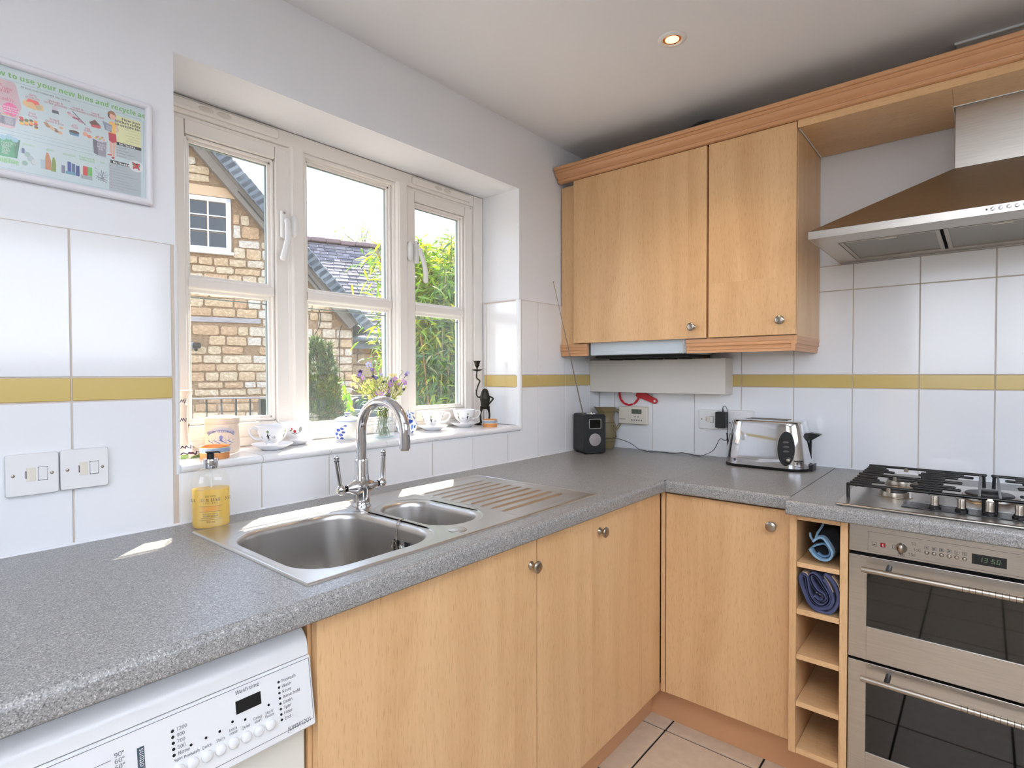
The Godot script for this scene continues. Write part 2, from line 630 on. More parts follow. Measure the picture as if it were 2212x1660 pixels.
func room() -> void:
	# window wall, with the opening
	var mb := MB.new()
	mb.bx(-3.75, OX0, -0.3, 2.4, -0.30, -0.006)
	mb.bx(OX1, 0.25, -0.3, 2.4, -0.30, -0.006)
	mb.bx(OX0, OX1, OY1, 2.4, -0.30, -0.006)
	mb.bx(OX0, OX1, -0.3, OY0, -0.30, -0.006)
	var wn := struct("wall_north", mb, X.plaster, "white wall with the window, tiled white above the worktop", "wall")
	mb = MB.new()
	mb.bx(-3.7, OX0, WT, R3, -0.008, -0.0022)
	mb.bx(OX1, 0.0, WT, R3, -0.008, -0.0022)
	mb.bx(OX0, OX1, WT, OY0, -0.008, -0.0022)
	mb.bx(OX1 - 0.0045, OX1 + 0.002, 1.04, R3, -0.2, -0.01)
	part("grout", mb, X.grout, wn)
	for k in range(-1, 19):
		var x1 := -(0.0962 + 0.2 * k)
		var x0 := x1 - 0.2
		if k == -1: x1 = 0.0
		if x0 < -3.7: continue
		if k <= 1 or k >= 9:
			if k == 9: x1 = OX0 - 0.011
			tile_n(wn, x0, x1, R1, R2, X.band)
			tile_n(wn, x0, x1, R2, R3, X.tile)
			tile_n(wn, x0, x1, WT, R1, X.tile)
		elif k == 2:
			tile_n(wn, -0.605, x1, R1, R2, X.band)
			tile_n(wn, -0.605, x1, R2, R3, X.tile)
			# cut round the corner of the sill
			var g := 0.0014
			var cut := MB.new()
			cut.bx(-0.605 + g, x1 - g, WT + g, R1 - g, -0.008, 0.0, 0.0014)
			cut.bx(x0 + g, -0.605 + g, WT + g, OY0 - g, -0.008, 0.0)
			part("tile", cut, X.tile, wn)
		else:
			tile_n(wn, x0, x1, WT, OY0, X.tile)
	# tiles on the right-hand reveal
	for e in [[WT + 0.143, R1, X.tile], [R1, R2, X.band], [R2, R3 - 0.004, X.tile]]:
		for z in [[-0.2, -0.186], [-0.186, -0.011]]:
			partm("tile", tile_mesh(0.006, e[1] - e[0] - 0.0028, z[1] - z[0] - 0.0028), e[2], wn, "", Vector3(OX1 - 0.004, (e[0] + e[1]) * 0.5, (z[0] + z[1]) * 0.5))
	# rounded edge trims up both sides of the opening
	for sx in [OX0, OX1]:
		mb = MB.new()
		var pr := PackedVector2Array()
		var s := 1.0 if sx == OX1 else -1.0
		for i in 9:
			var a := PI * 0.5 * i / 8.0
			pr.append(Vector2(s * (0.006 - 0.012 * sin(a)), -0.0115 + 0.0125 * cos(a)))
		pr.append(Vector2(s * -0.006, -0.02))
		pr.append(Vector2(s * 0.006, -0.02))
		# profile is x,z; stand it up
		mb.t = Transform3D(Basis(Vector3(1, 0, 0), Vector3(0, 0, -1), Vector3(0, 1, 0)), Vector3(sx, 0, 0))
		var p2 := PackedVector2Array()
		for q in pr: p2.append(Vector2(q.x, -q.y))
		mb.extr(p2, 1.02, R3)
		part("edge_trim", mb, X.tile, wn)
	# sill, seven tiles with a rounded nose
	var sill := Node3D.new()
	sill.name = "window_sill"
	add_child(sill)
	tag(sill, "white glazed tile sill along the bottom of the window", "sill", "", "structure")
	for k in range(3, 10):
		var x1 := -(0.0962 + 0.2 * k) + 0.0
		var x0 := x1 - 0.2
		x1 = minf(x1, OX1 - 0.006) if k > 3 else OX1 - 0.006
		x0 = maxf(x0, OX0 + 0.001)
		if k == 9 or x1 - x0 < 0.02: continue
		mb = MB.new()
		var pr := PackedVector2Array([Vector2(-0.212, 1.015), Vector2(-0.001, 1.015), Vector2(-0.001, 1.022)])
		for i in 9:
			var a := -PI * 0.5 + PI * i / 8.0
			pr.append(Vector2(-0.003 + 0.0125 * cos(a), 1.0325 + 0.0105 * sin(a)))
		pr.append(Vector2(-0.212, 1.043))
		mb.t = Transform3D(Basis(Vector3(0, 0, 1), Vector3(0, 1, 0), Vector3(-1, 0, 0)), Vector3.ZERO)
		mb.extr(pr, -x1 + 0.0008, -x0 - 0.0008)
		part("tile", mb, X.tile, sill)
	# hood wall
	mb = MB.new()
	mb.bx(0.006, 0.25, -0.3, 2.4, -0.3, 3.4)
	var we := struct("wall_east", mb, X.plaster, "white wall behind the cooker, tiled white with an ochre band", "wall")
	mb = MB.new()
	mb.bx(0.0022, 0.008, WT, 1.662, 0.0, 3.0)
	part("grout", mb, X.grout, we)
	for k in range(-1, 15):
		var z0 := 0.0827 + 0.2 * k
		var z1 := z0 + 0.2
		if k == -1: z0 = 0.0
		tile_e(we, z0, z1, WT, R1, X.tile)
		tile_e(we, z0, z1, R1, R2, X.band)
		tile_e(we, z0, z1, R2, 1.5657, X.tile)
		if k > 2: tile_e(we, z0, z1, 1.5657, 1.661, X.tile)
	# unseen south and west walls with openings for light, then ceiling, floor
	mb = MB.new()
	mb.bx(-3.75, 0.25, -0.3, 1.3, 3.0, 3.2)
	mb.bx(-3.75, 0.25, 2.15, 2.4, 3.0, 3.2)
	mb.bx(-3.75, -3.0, 1.3, 2.15, 3.0, 3.2)
	mb.bx(-0.9, 0.25, 1.3, 2.15, 3.0, 3.2)
	struct("wall_south", mb, X.beige, "unseen beige wall behind the viewer with an opening placed for light", "wall")
	mb = MB.new()
	mb.bx(-3.9, -3.6, -0.3, 0.95, -0.3, 3.2)
	mb.bx(-3.9, -3.6, 2.15, 2.4, -0.3, 3.2)
	mb.bx(-3.9, -3.6, 0.95, 2.15, -0.3, 0.9)
	mb.bx(-3.9, -3.6, 0.95, 2.15, 2.2, 3.2)
	struct("wall_west", mb, X.beige, "unseen beige end wall beyond the washing machine with an opening placed for light", "wall")
	mb = MB.new()
	mb.bx(-3.9, 0.25, 2.27, 2.45, -0.3, 3.3)
	struct("ceiling", mb, X.ceiling, "plain white painted ceiling with a recessed spotlight", "ceiling")
	mb = MB.new()
	mb.bx(-3.75, 0.1, -0.15, 0.041, -0.1, 3.1)
	var fl := struct("floor", mb, X.floor_grout, "beige square floor tiles with dark grout lines", "floor")
	for i in range(0, 10):
		for j in range(-1, 8):
			var x1 := -0.326 - 0.3 * i
			var z0 := 0.641 - 0.3 + 0.3 * j + 0.0
			partm("tile", tile_mesh(0.294, 0.005, 0.294, 0.0015), X.floor_tile, fl, "", Vector3(x1 - 0.15, 0.0425, z0 + 0.15))
	# frames of the unseen openings placed to let light in
	mb = MB.new()
	for e in [[-3.0, -2.94], [-2.0, -1.92], [-0.96, -0.9]]:
		mb.bx(e[0], e[1], 1.3, 2.15, 3.08, 3.14, 0.006)
	mb.bx(-3.0, -0.9, 1.3, 1.36, 3.08, 3.14, 0.006)
	mb.bx(-3.0, -0.9, 2.08, 2.15, 3.08, 3.14, 0.006)
	struct("window_2", mb, X.upvc, "unseen white framed opening in the wall behind, placed to light the room", "window")
	mb = MB.new()
	for e in [[0.9, 0.96], [1.52, 1.58], [2.14, 2.2]]:
		mb.bx(-3.76, -3.70, 0.95, 2.15, e[0], e[1], 0.006)
	mb.bx(-3.76, -3.70, 0.95, 1.01, 0.9, 2.2, 0.006)
	mb.bx(-3.76, -3.70, 2.09, 2.15, 0.9, 2.2, 0.006)
	struct("window_3", mb, X.upvc, "unseen white framed window in the far end wall, placed to light the room", "window")
	# unseen eaves above the window outside, placed to block the high sun
	mb = MB.new()
	mb.bx(-4.2, 0.6, 2.30, 2.36, -0.72, -0.29, 0.004)
	mb.bx(-4.2, 0.6, 2.22, 2.44, -0.75, -0.72, 0.004)
	mb.bx(-4.2, 0.6, 2.36, 2.7, -0.6, -0.29)
	struct("unseen_eaves", mb, mat("unseen_eaves_board", Color(0.85, 0.83, 0.80), 0.6), "unseen eaves board outside above the kitchen window, placed to block high sun", "eaves")

func window() -> void:
	var w := Node3D.new()
	w.name = "window_1"
	add_child(w)
	tag(w, "cream white three light casement window over the sink", "window", "", "structure")
	# local frame: x to the right, y up, z towards the room
	var zf := -0.208
	var m1 := -1.474
	var m2 := -1.058
	var mb := MB.new()
	# outer frame with a moulded inner edge
	var stile := func(x0: float, x1: float, y0: float, y1: float) -> void:
		mb.bx(x0, x1, y0, y1, -0.285, zf, 0.004)
	stile.call(OX0 + 0.001, OX0 + 0.05, 1.043, OY1)
	stile.call(OX1 - 0.056, OX1 - 0.001, 1.043, OY1)
	stile.call(OX0 + 0.05, OX1 - 0.056, 1.965, OY1 - 0.001)
	stile.call(OX0 + 0.05, OX1 - 0.056, 1.043, 1.072)
	# inner step
	mb.bx(OX0 + 0.05, OX0 + 0.06, 1.07, 1.97, -0.285, zf - 0.008, 0.003)
	mb.bx(OX1 - 0.066, OX1 - 0.056, 1.07, 1.97, -0.285, zf - 0.008, 0.003)
	mb.bx(OX0 + 0.06, OX1 - 0.066, 1.953, 1.966, -0.285, zf - 0.008, 0.003)
	mb.bx(OX0 + 0.06, OX1 - 0.066, 1.07, 1.08, -0.285, zf - 0.008, 0.003)
	part("frame", mb, X.upvc, w)
	for mx in [m1, m2]:
		mb = MB.new()
		var pr := PackedVector2Array()
		for q in [[-0.034, 0.07], [-0.034, 0.02], [-0.030, 0.016], [-0.026, 0.015], [-0.022, 0.006], [-0.017, 0.003], [-0.0155, 0.0], [0.0155, 0.0], [0.017, 0.003], [0.022, 0.006], [0.026, 0.015], [0.030, 0.016], [0.034, 0.02], [0.034, 0.07]]:
			pr.append(Vector2(q[0], q[1]))
		mb.t = Transform3D(Basis(Vector3(1, 0, 0), Vector3(0, 0, -1), Vector3(0, 1, 0)), Vector3(mx, 0, zf + 0.008))
		mb.extr(pr, 1.06, 1.968, 0.0, 0.3)
		part("mullion", mb, X.upvc, w)
	# a sash: outer rails plus moulded bead round the glass
	var gz := -0.243
	var light := func(x0: float, x1: float, y0: float, y1: float, sw: float, sash: bool) -> void:
		var s := MB.new()
		var z1 := zf - 0.006 if sash else zf - 0.012
		var b0 := 0.009 if sash else 0.007
		var b1 := 0.019 if sash else 0.015
		if sash:
			s.bx(x0, x0 + sw, y0, y1, -0.28, z1, 0.004)
			s.bx(x1 - sw, x1, y0, y1, -0.28, z1, 0.004)
			s.bx(x0 + sw, x1 - sw, y1 - sw, y1, -0.28, z1, 0.004)
			s.bx(x0 + sw, x1 - sw, y0, y0 + sw, -0.28, z1, 0.004)
		else:
			sw = 0.004
			for e in [[x0, x0 + 0.009, y0, y1], [x1 - 0.009, x1, y0, y1], [x0, x1, y0, y0 + 0.009], [x0, x1, y1 - 0.009, y1]]:
				s.bx(e[0], e[1], e[2], e[3], -0.283, gz - 0.0125)
		var gx0 := x0 + sw
		var gx1 := x1 - sw
		var gy0 := y0 + sw
		var gy1 := y1 - sw
		# bead: two steps down to the glass
		for e in [[0.009, z1 - b0], [0.017, z1 - b1]]:
			s.bx(gx0, gx0 + e[0], gy0, gy1, gz, e[1], 0.003)
			s.bx(gx1 - e[0], gx1, gy0, gy1, gz, e[1], 0.003)
			s.bx(gx0, gx1, gy0, gy0 + e[0], gz, e[1], 0.003)
			s.bx(gx0, gx1, gy1 - e[0], gy1, gz, e[1], 0.003)
		var fr := part("sash" if sash else "fixed_light", s, X.upvc, w)
		# glazing bar with a bevelled profile
		s = MB.new()
		var pr := PackedVector2Array([Vector2(-0.004, 1.485), Vector2(0.006, 1.487), Vector2(0.010, 1.494), Vector2(0.022, 1.498), Vector2(0.024, 1.502), Vector2(0.024, 1.520), Vector2(0.022, 1.524), Vector2(0.010, 1.528), Vector2(0.006, 1.535), Vector2(-0.004, 1.537)])
		s.t = Transform3D(Basis(Vector3(0, 0, 1), Vector3(0, 1, 0), Vector3(-1, 0, 0)), Vector3(0, 0, gz))
		s.extr(pr, -gx1 + 0.006, -gx0 - 0.006, 0.0, 0.3)
		part("glazing_bar", s, X.upvc, fr)
		for e in [[gy0, 1.49], [1.53, gy1]]:
			s = MB.new()
			s.bx(gx0, gx1, e[0], e[1], gz - 0.012, gz - 0.008)
			part("pane", s, X.glass, fr)
			s = MB.new()
			for q in [[gx0 + 0.016, gx0 + 0.0185], [gx1 - 0.0185, gx1 - 0.016]]:
				s.bx(q[0], q[1], e[0] + 0.006, e[1] - 0.006, gz - 0.008, gz + 0.001)
			s.bx(gx0 + 0.015, gx1 - 0.015, e[1] - 0.0185, e[1] - 0.016, gz - 0.008, gz + 0.001)
			part("gasket", s, X.gasket, fr)
	X.gasket = mat("grey_gasket", Color(0.55, 0.60, 0.58), 0.6)
	light.call(OX0 + 0.058, m1 - 0.028, 1.074, 1.957, 0.04, true)
	light.call(m1 + 0.03, m2 - 0.03, 1.078, 1.96, 0.04, false)
	light.call(m2 + 0.028, OX1 - 0.064, 1.074, 1.957, 0.04, true)
	# trickle vents in the head
	for e in [[-1.89, -1.535, -1.722], [-1.012, -0.70, -0.858]]:
		mb = MB.new()
		mb.bx(e[0], e[1], 1.976, 2.006, zf - 0.004, zf + 0.009, 0.006)
		var v := part("trickle_vent", mb, X.upvc, w)
		mb = MB.new()
		for q in [-1.0, 1.0]:
			mb.ell(Vector3(e[2] + q * 0.024, 1.991, zf + 0.009), Vector3(0.02, 0.008, 0.0022), 16, 6)
		part("thumb_slide", mb, mat("vent_slide", Color(0.86, 0.83, 0.79), 0.5), v)
	# handles: base plate, curved lever, lock screw; and the striker on the mullion
	for e in [[-1.522, 1.0, -1.0], [-0.992, -1.0, 1.0]]:
		mb = MB.new()
		var hx: float = e[0]
		var hy := 1.72
		mb.box(Vector3(hx, hy, zf + 0.004), Vector3(0.02, 0.085, 0.014), 0.004)
		mb.t = Transform3D(Basis.IDENTITY, Vector3(hx, hy - 0.008, zf + 0.018))
		var lv: Array = []
		var rd: Array = []
		for i in 13:
			var q := i / 12.0
			lv.append(Vector3(e[2] * 0.018 * sin(q * PI * 0.5) * q, -0.115 * q + 0.014, 0.008 + 0.016 * sin(q * PI * 0.8)))
			rd.append(0.0085 + 0.0012 * q)
		mb.tube(lv, rd, 12)
		mb.ell(lv[12], Vector3(0.0097, 0.0097, 0.0097), 12, 8)
		mb.ell(lv[0], Vector3(0.0088, 0.0088, 0.0088), 12, 8)
		mb.t = Transform3D.IDENTITY
		var h := part("handle", mb, X.white, w)
		mb = MB.new()
		mb.ell(Vector3(hx, hy - 0.004, zf + 0.0345), Vector3(0.0048, 0.0048, 0.002), 12, 6)
		mb.ell(Vector3(hx - e[1] * 0.001, hy + 0.034, zf + 0.0115), Vector3(0.004, 0.004, 0.002), 12, 6)
		part("lock_screw", mb, X.nickel, h)
		mb = MB.new()
		mb.ell(Vector3(hx + e[1] * 0.034, hy, zf + 0.006), Vector3(0.013, 0.036, 0.013), 16, 12)
		part("striker", mb, X.white, w)

func knob(parent: Node, at: Vector3, rot := 0.0) -> void:
	var mb := MB.new()
	mb.t = Transform3D(Basis(Vector3.UP, rot) * Basis(Vector3.RIGHT, PI / 2), at)
	mb.lathe([Vector2(0.0105, 0), Vector2(0.0105, 0.0015), Vector2(0.0075, 0.004), Vector2(0.0062, 0.008), Vector2(0.0065, 0.012), Vector2(0.0095, 0.016), Vector2(0.0135, 0.0185), Vector2(0.0152, 0.0205), Vector2(0.0152, 0.0225), Vector2(0.0135, 0.0245), Vector2(0.008, 0.0262), Vector2(0, 0.0266)], 28)
	part("knob", mb, X.nickel, parent, "round brushed nickel knob")

# worktop section in (outward, y) pushed along; depth d, rounded nose
func nose(d: float, back := 0.0) -> PackedVector2Array:
	var p := PackedVector2Array([Vector2(back, WT - 0.04), Vector2(d - 0.004, WT - 0.04)])
	for i in 5:
		var a := -PI * 0.5 + PI * 0.5 * i / 4.0
		p.append(Vector2(d - 0.006 + 0.006 * cos(a), WT - 0.034 + 0.006 * sin(a)))
	for i in 7:
		var a := PI * 0.5 * i / 6.0
		p.append(Vector2(d - 0.013 + 0.013 * cos(a), WT - 0.013 + 0.013 * sin(a)))
	p.append(Vector2(back, WT))
	return p

const SX0 := -1.905
const SX1 := -0.985
const SZ0 := 0.1
const SZ1 := 0.592

func worktops() -> void:
	var alongx := Transform3D(Basis(Vector3(0, 0, 1), Vector3(0, 1, 0), Vector3(-1, 0, 0)), Vector3.ZERO)
	var mb := MB.new()
	mb.t = alongx
	# extrusion axis local z = -x world
	mb.extr(nose(0.647), -(SX0 + 0.015), 3.58)
	mb.extr(nose(0.647), 0.6465, -(SX1 - 0.015))
	mb.extr(nose(0.647, SZ1 - 0.015), -(SX1 - 0.015), -(SX0 + 0.015))
	mb.t = Transform3D.IDENTITY
	mb.bx(SX0 + 0.015, SX1 - 0.015, WT - 0.04, WT, 0.0, SZ0 + 0.015)
	mb.bx(-0.6465, -0.6012, WT - 0.04, WT, 0.0, 0.646)
	tag(part("worktop", mb, X.laminate), "grey speckled laminate worktop holding the sink under the window", "worktop", "grey laminate worktops")
	mb = MB.new()
	mb.bx(-0.6004, 0.0, WT - 0.04, WT, 0.0, 0.647)
	mb.t = Transform3D(Basis(Vector3(-1, 0, 0), Vector3(0, 1, 0), Vector3(0, 0, -1)), Vector3.ZERO)
	mb.extr(nose(0.647), -1.0315, -0.647)
	tag(part("worktop", mb, X.laminate), "grey speckled laminate worktop in the corner under toaster and radio", "worktop", "grey laminate worktops")
	mb = MB.new()
	mb.t = Transform3D(Basis(Vector3(-1, 0, 0), Vector3(0, 1, 0), Vector3(0, 0, -1)), Vector3.ZERO)
	mb.extr(nose(0.705), -2.1, -1.0325, 0.002)
	tag(part("worktop", mb, X.laminate), "deeper grey speckled laminate worktop stepped forward around the gas hob", "worktop", "grey laminate worktops")
	# white sealant bead against the tiles
	mb = MB.new()
	mb.tube([Vector3(-3.6, WT + 0.001, 0.001), Vector3(-0.002, WT + 0.001, 0.001), Vector3(-0.001, WT + 0.001, 0.004), Vector3(-0.001, WT + 0.001, 2.1)], 0.0035, 8)
	struct("trim_1", mb, X.tile, "thin white sealant bead where worktop meets the tiles", "sealant")

func base_units() -> void:
	# sink cabinet: carcass, two doors, corner filler
	var c := thing("sink_cabinet", "long beech base cabinet with two doors below the sink", "cabinet", Vector3(-1.31, 0.165, 0.6))
	var mb := MB.new()
	mb.bx(-0.6, 0.7, 0.0, 0.02, -0.55, 0.0)
	mb.bx(-0.6, -0.582, 0.02, 0.69, -0.55, 0.0)
	mb.bx(0.54, 0.558, 0.02, 0.69, -0.55, 0.0)
	mb.bx(-0.582, 0.54, 0.02, 0.69, -0.55, -0.535)
	mb.bx(-0.582, 0.54, 0.64, 0.69, -0.02, 0.0)
	part("carcass", mb, wood(X.wood_v, Vector3(0.3, 0, 0)), c)
	var dx := [[-0.594, -0.0016, -0.024, 0.626, 0.13], [0.0016, 0.555, 0.292, 0.641, 0.62]]
	for d in dx:
		mb = MB.new()
		mb.bx(d[0], d[1], 0.004, 0.685, 0.002, 0.020, 0.0016)
		var door := part("door", mb, wood(X.wood_v, Vector3(d[4], d[4] * 0.7, 0)), c)
		knob(door, Vector3(d[2], d[3], 0.020))
	mb = MB.new()
	mb.bx(0.5585, 0.6895, 0.004, 0.692, 0.0, 0.0175, 0.001)
	part("corner_filler", mb, wood(X.wood_v, Vector3(0.45, 0.2, 0)), c)
	# cabinet to the right of the corner, front facing -x; local x = world z - 0.636
	var h := thing("corner_cabinet", "beech base cabinet with one door between corner and wine rack", "cabinet", Vector3(0, 0.165, 0.636), -PI / 2)
	mb = MB.new()
	mb.bx(0.0, 0.392, 0.0, 0.02, 0.05, 0.6)
	mb.bx(0.0, 0.018, 0.02, 0.69, 0.05, 0.6)
	mb.bx(0.374, 0.392, 0.02, 0.69, 0.05, 0.6)
	mb.bx(0.018, 0.374, 0.02, 0.69, 0.05, 0.06)
	part("carcass", mb, wood(X.wood_v, Vector3(0.1, 0.4, 0)), h)
	mb = MB.new()
	mb.bx(0.0025, 0.389, 0.006, 0.687, 0.602, 0.620, 0.0016)
	var dr := part("door", mb, wood(X.wood_v, Vector3(0.27, 0.33, 0.4)), h)
	knob(dr, Vector3(0.341, 0.636, 0.620))
	mb = MB.new()
	mb.bx(-0.0155, -0.0012, 0.004, 0.692, 0.600, 0.6195, 0.001)
	part("corner_filler", mb, wood(X.wood_v, Vector3(0.7, 0.1, 0.2)), h)
	# wine rack
	var wr := thing("wine_rack", "narrow open beech rack of five shelves beside the oven", "rack", Vector3(0, 0.165, 1.033), -PI / 2)
	for x in [[0.0, 0.019], [0.1275, 0.1465]]:
		mb = MB.new()
		mb.bx(x[0], x[1], 0.0, 0.692, 0.06, 0.66, 0.001)
		part("side_panel", mb, wood(X.wood_v, Vector3(x[0] * 3, 0.15, 0.5)), wr)
	for y in [[0.0, 0.016], [0.137, 0.152], [0.273, 0.288], [0.403, 0.419], [0.539, 0.553], [0.674, 0.690]]:
		mb = MB.new()
		mb.bx(0.0195, 0.127, y[0], y[1], 0.07, 0.658, 0.001)
		part("shelf", mb, wood(X.wood_h, Vector3(0.2, y[0], 0.3)), wr)
	mb = MB.new()
	mb.bx(0.0195, 0.127, 0.0, 0.69, 0.055, 0.068)
	part("back_panel", mb, X.wood_v, wr)
	# plinths
	mb = MB.new()
	mb.bx(-1.9, -0.562, 0.0451, 0.162, 0.545, 0.560, 0.001)
	struct("trim_2", mb, X.wood_edge, "beech plinth board along the floor below the sink cabinet", "plinth")
	mb = MB.new()
	mb.bx(-0.562, -0.547, 0.0451, 0.162, 0.545, 2.1, 0.001)
	struct("trim_3", mb, X.wood_edge, "beech plinth board along the floor below corner cabinet and oven", "plinth")

func wall_units() -> void:
	# local x = world z, local z = -world x
	var c := thing("wall_cabinet", "large beech wall cabinet left of the cooker hood with two doors", "cabinet", Vector3(0, 1.385, 0.0), -PI / 2)
	var mb := MB.new()
	mb.bx(0.075, 0.968, 0.695, 0.712, 0.002, 0.325)
	mb.bx(0.075, 0.093, 0.0, 0.695, 0.002, 0.325)
	mb.bx(0.662, 0.680, 0.0, 0.695, 0.002, 0.325)
	mb.bx(0.68, 0.954, 0.0, 0.018, 0.002, 0.325)
	part("carcass", mb, X.wood_v, c)
	mb = MB.new()
	mb.bx(0.954, 0.972, -0.003, 0.696, 0.001, 0.3255, 0.001)
	part("end_panel", mb, wood(X.wood_v, Vector3(0.2, 0.1, 0.7)), c)
	for d in [[0.077, 0.6665, 0.616, 0.046, 0.36], [0.6745, 0.9705, 0.925, 0.052, 0.83]]:
		mb = MB.new()
		mb.bx(d[0], d[1], 0.003, 0.712, 0.327, 0.345, 0.0016)
		var door := part("door", mb, wood(X.wood_v, Vector3(d[4] * 0.3, d[4], d[4] * 0.7)), c)
		knob(door, Vector3(d[2], d[3], 0.345))
	mb = MB.new()
	mb.bx(0.001, 0.0745, -0.05, 0.70, 0.309, 0.326, 0.001)
	part("filler_strip", mb, wood(X.wood_v, Vector3(0.6, 0.2, 0.1)), c)
	# light rail under the cabinet
	var rail := PackedVector2Array([Vector2(0, 0.0), Vector2(0.018, 0.0), Vector2(0.018, -0.014), Vector2(0.016, -0.016), Vector2(0.016, -0.019), Vector2(0.0175, -0.021), Vector2(0.0175, -0.026), Vector2(0.013, -0.030), Vector2(0.012, -0.035), Vector2(0.014, -0.037), Vector2(0.014, -0.041), Vector2(0.012, -0.043), Vector2(0.012, -0.052), Vector2(0, -0.052)])
	mb = MB.new()
	mb.t = Transform3D(Basis(Vector3(0, 0, 1), Vector3(0, 1, 0), Vector3(-1, 0, 0)), Vector3(0, 0.0, 0.318))
	mb.extr(rail, -0.966, -0.585, 0.0, 0.2)
	part("light_rail", mb, X.wood_edge, c)
	mb = MB.new()
	mb.t = Transform3D(Basis(Vector3(0, 0, 1), Vector3(0, 1, 0), Vector3(-1, 0, 0)), Vector3(0, 0.0, 0.318))
	mb.extr(rail, -0.14, -0.002, 0.0, 0.2)
	part("light_rail", mb, X.wood_edge, c)
	mb = MB.new()
	mb.t = Transform3D(Basis.IDENTITY, Vector3(0.955, 0.0, 0.0))
	mb.extr(rail, 0.002, 0.335, 0.0, 0.2)
	part("light_rail", mb, X.wood_edge, c)
	# boiler inside the first cabinet, its lower casing showing
	var b := thing("boiler", "pale grey boiler casing showing below the larger wall cabinet door", "boiler", Vector3(0, 1.334, 0.14), -PI / 2)
	mb = MB.new()
	mb.bx(0.002, 0.436, 0.0, 0.68, 0.03, 0.312, 0.004)
	part("casing", mb, mat("boiler_grey", Color(0.80, 0.84, 0.87), 0.3), b)
	mb = MB.new()
	mb.bx(0.424, 0.428, -0.001, 0.2, 0.06, 0.3135)
	part("seam", mb, X.chrome, b)
	mb = MB.new()
	mb.bx(0.01, 0.43, -0.012, -0.001, 0.05, 0.28)
	for i in 6:
		mb.bx(0.03 + i * 0.065, 0.06 + i * 0.065, -0.018, -0.012, 0.12, 0.2, 0.003)
	part("underside", mb, X.dark, b)
	for i in 3:
		mb = MB.new()
		mb.tube([Vector3(0.32 + 0.045 * i, -0.013, 0.05), Vector3(0.32 + 0.045 * i, -0.06, 0.05)], 0.0075, 12)
		part("pipe", mb, mat("copper", Color(0.78, 0.45, 0.30), 0.25, 1.0), b)
	# pipe boxing on the tiles
	mb = MB.new()
	mb.bx(-0.09, -0.0002, 1.169, 1.3185, 0.0005, 0.6485, 0.0012)
	tag(part("pipe_boxing", mb, mat("cream_boxing", Color(0.86, 0.835, 0.80), 0.3)), "cream pipe boxing across the tiles under the wall cabinet", "boxing")
	# bridging shelf over the hood
	var s := thing("bridging_shelf", "beech shelf bridging over the cooker hood chimney", "shelf", Vector3(0, 2.075, 0.973), -PI / 2)
	mb = MB.new()
	mb.bx(0.0, 0.403, 0.0, 0.02, 0.002, 0.33, 0.001)
	mb.bx(0.403, 0.631, 0.0, 0.02, 0.192, 0.33, 0.001)
	mb.bx(0.631, 1.05, 0.0, 0.02, 0.002, 0.33, 0.001)
	part("board", mb, X.wood_h, s)
	mb = MB.new()
	mb.bx(0.0, 1.05, -0.001, 0.024, 0.331, 0.345, 0.001)
	part("front_strip", mb, X.wood_h, s)
	mb = MB.new()
	mb.tube([Vector3(0.002, -0.0005, 0.004), Vector3(0.002, -0.0005, 0.328)], 0.0022, 6)
	mb.tube([Vector3(0.402, -0.0005, 0.19), Vector3(0.402, -0.0005, 0.01)], 0.002, 6)
	mb.tube([Vector3(0.402, -0.0005, 0.192), Vector3(0.632, -0.0005, 0.192)], 0.002, 6)
	part("sealant", mb, X.tile, s)
	# cornice, one long moulding
	mb = MB.new()
	var pr := PackedVector2Array([Vector2(0.0, 0.0), Vector2(0.014, 0.0), Vector2(0.020, 0.002), Vector2(0.0235, 0.006), Vector2(0.0245, 0.011), Vector2(0.022, 0.0145), Vector2(0.0225, 0.017), Vector2(0.026, 0.0195), Vector2(0.031, 0.0225), Vector2(0.0365, 0.027), Vector2(0.040, 0.032), Vector2(0.0415, 0.036), Vector2(0.0405, 0.038), Vector2(0.044, 0.0395), Vector2(0.0475, 0.0425), Vector2(0.048, 0.0455), Vector2(0.0465, 0.0475), Vector2(0.0515, 0.049), Vector2(0.054, 0.0525), Vector2(0.054, 0.058), Vector2(0.051, 0.0615), Vector2(0.0, 0.0615)])
	mb.t = Transform3D(Basis(Vector3(-1, 0, 0), Vector3(0, 1, 0), Vector3(0, 0, -1)), Vector3(-0.334, 2.0995, 0))
	mb.extr(pr, -2.03, -0.0015, 0.0, 0.45)
	tag(part("cornice", mb, X.wood_edge), "moulded beech cornice running along the top of the wall cabinets", "cornice")
	# something dark standing on top of the cabinet
	mb = MB.new()
	mb.t = Transform3D(Basis.IDENTITY, Vector3(-0.20, 2.0985, 0.605))
	mb.lathe([Vector2(0, 0), Vector2(0.07, 0), Vector2(0.085, 0.02), Vector2(0.088, 0.06), Vector2(0.08, 0.088)], 26)
	mb.lathe([Vector2(0.08, 0.088), Vector2(0.078, 0.118), Vector2(0.05, 0.136), Vector2(0.0, 0.14)], 26)
	tag(part("dark_pot", mb, mat("dark_pot", Color(0.09, 0.09, 0.11), 0.6)), "dark rounded pot on top of the wall cabinet behind the cornice", "pot")

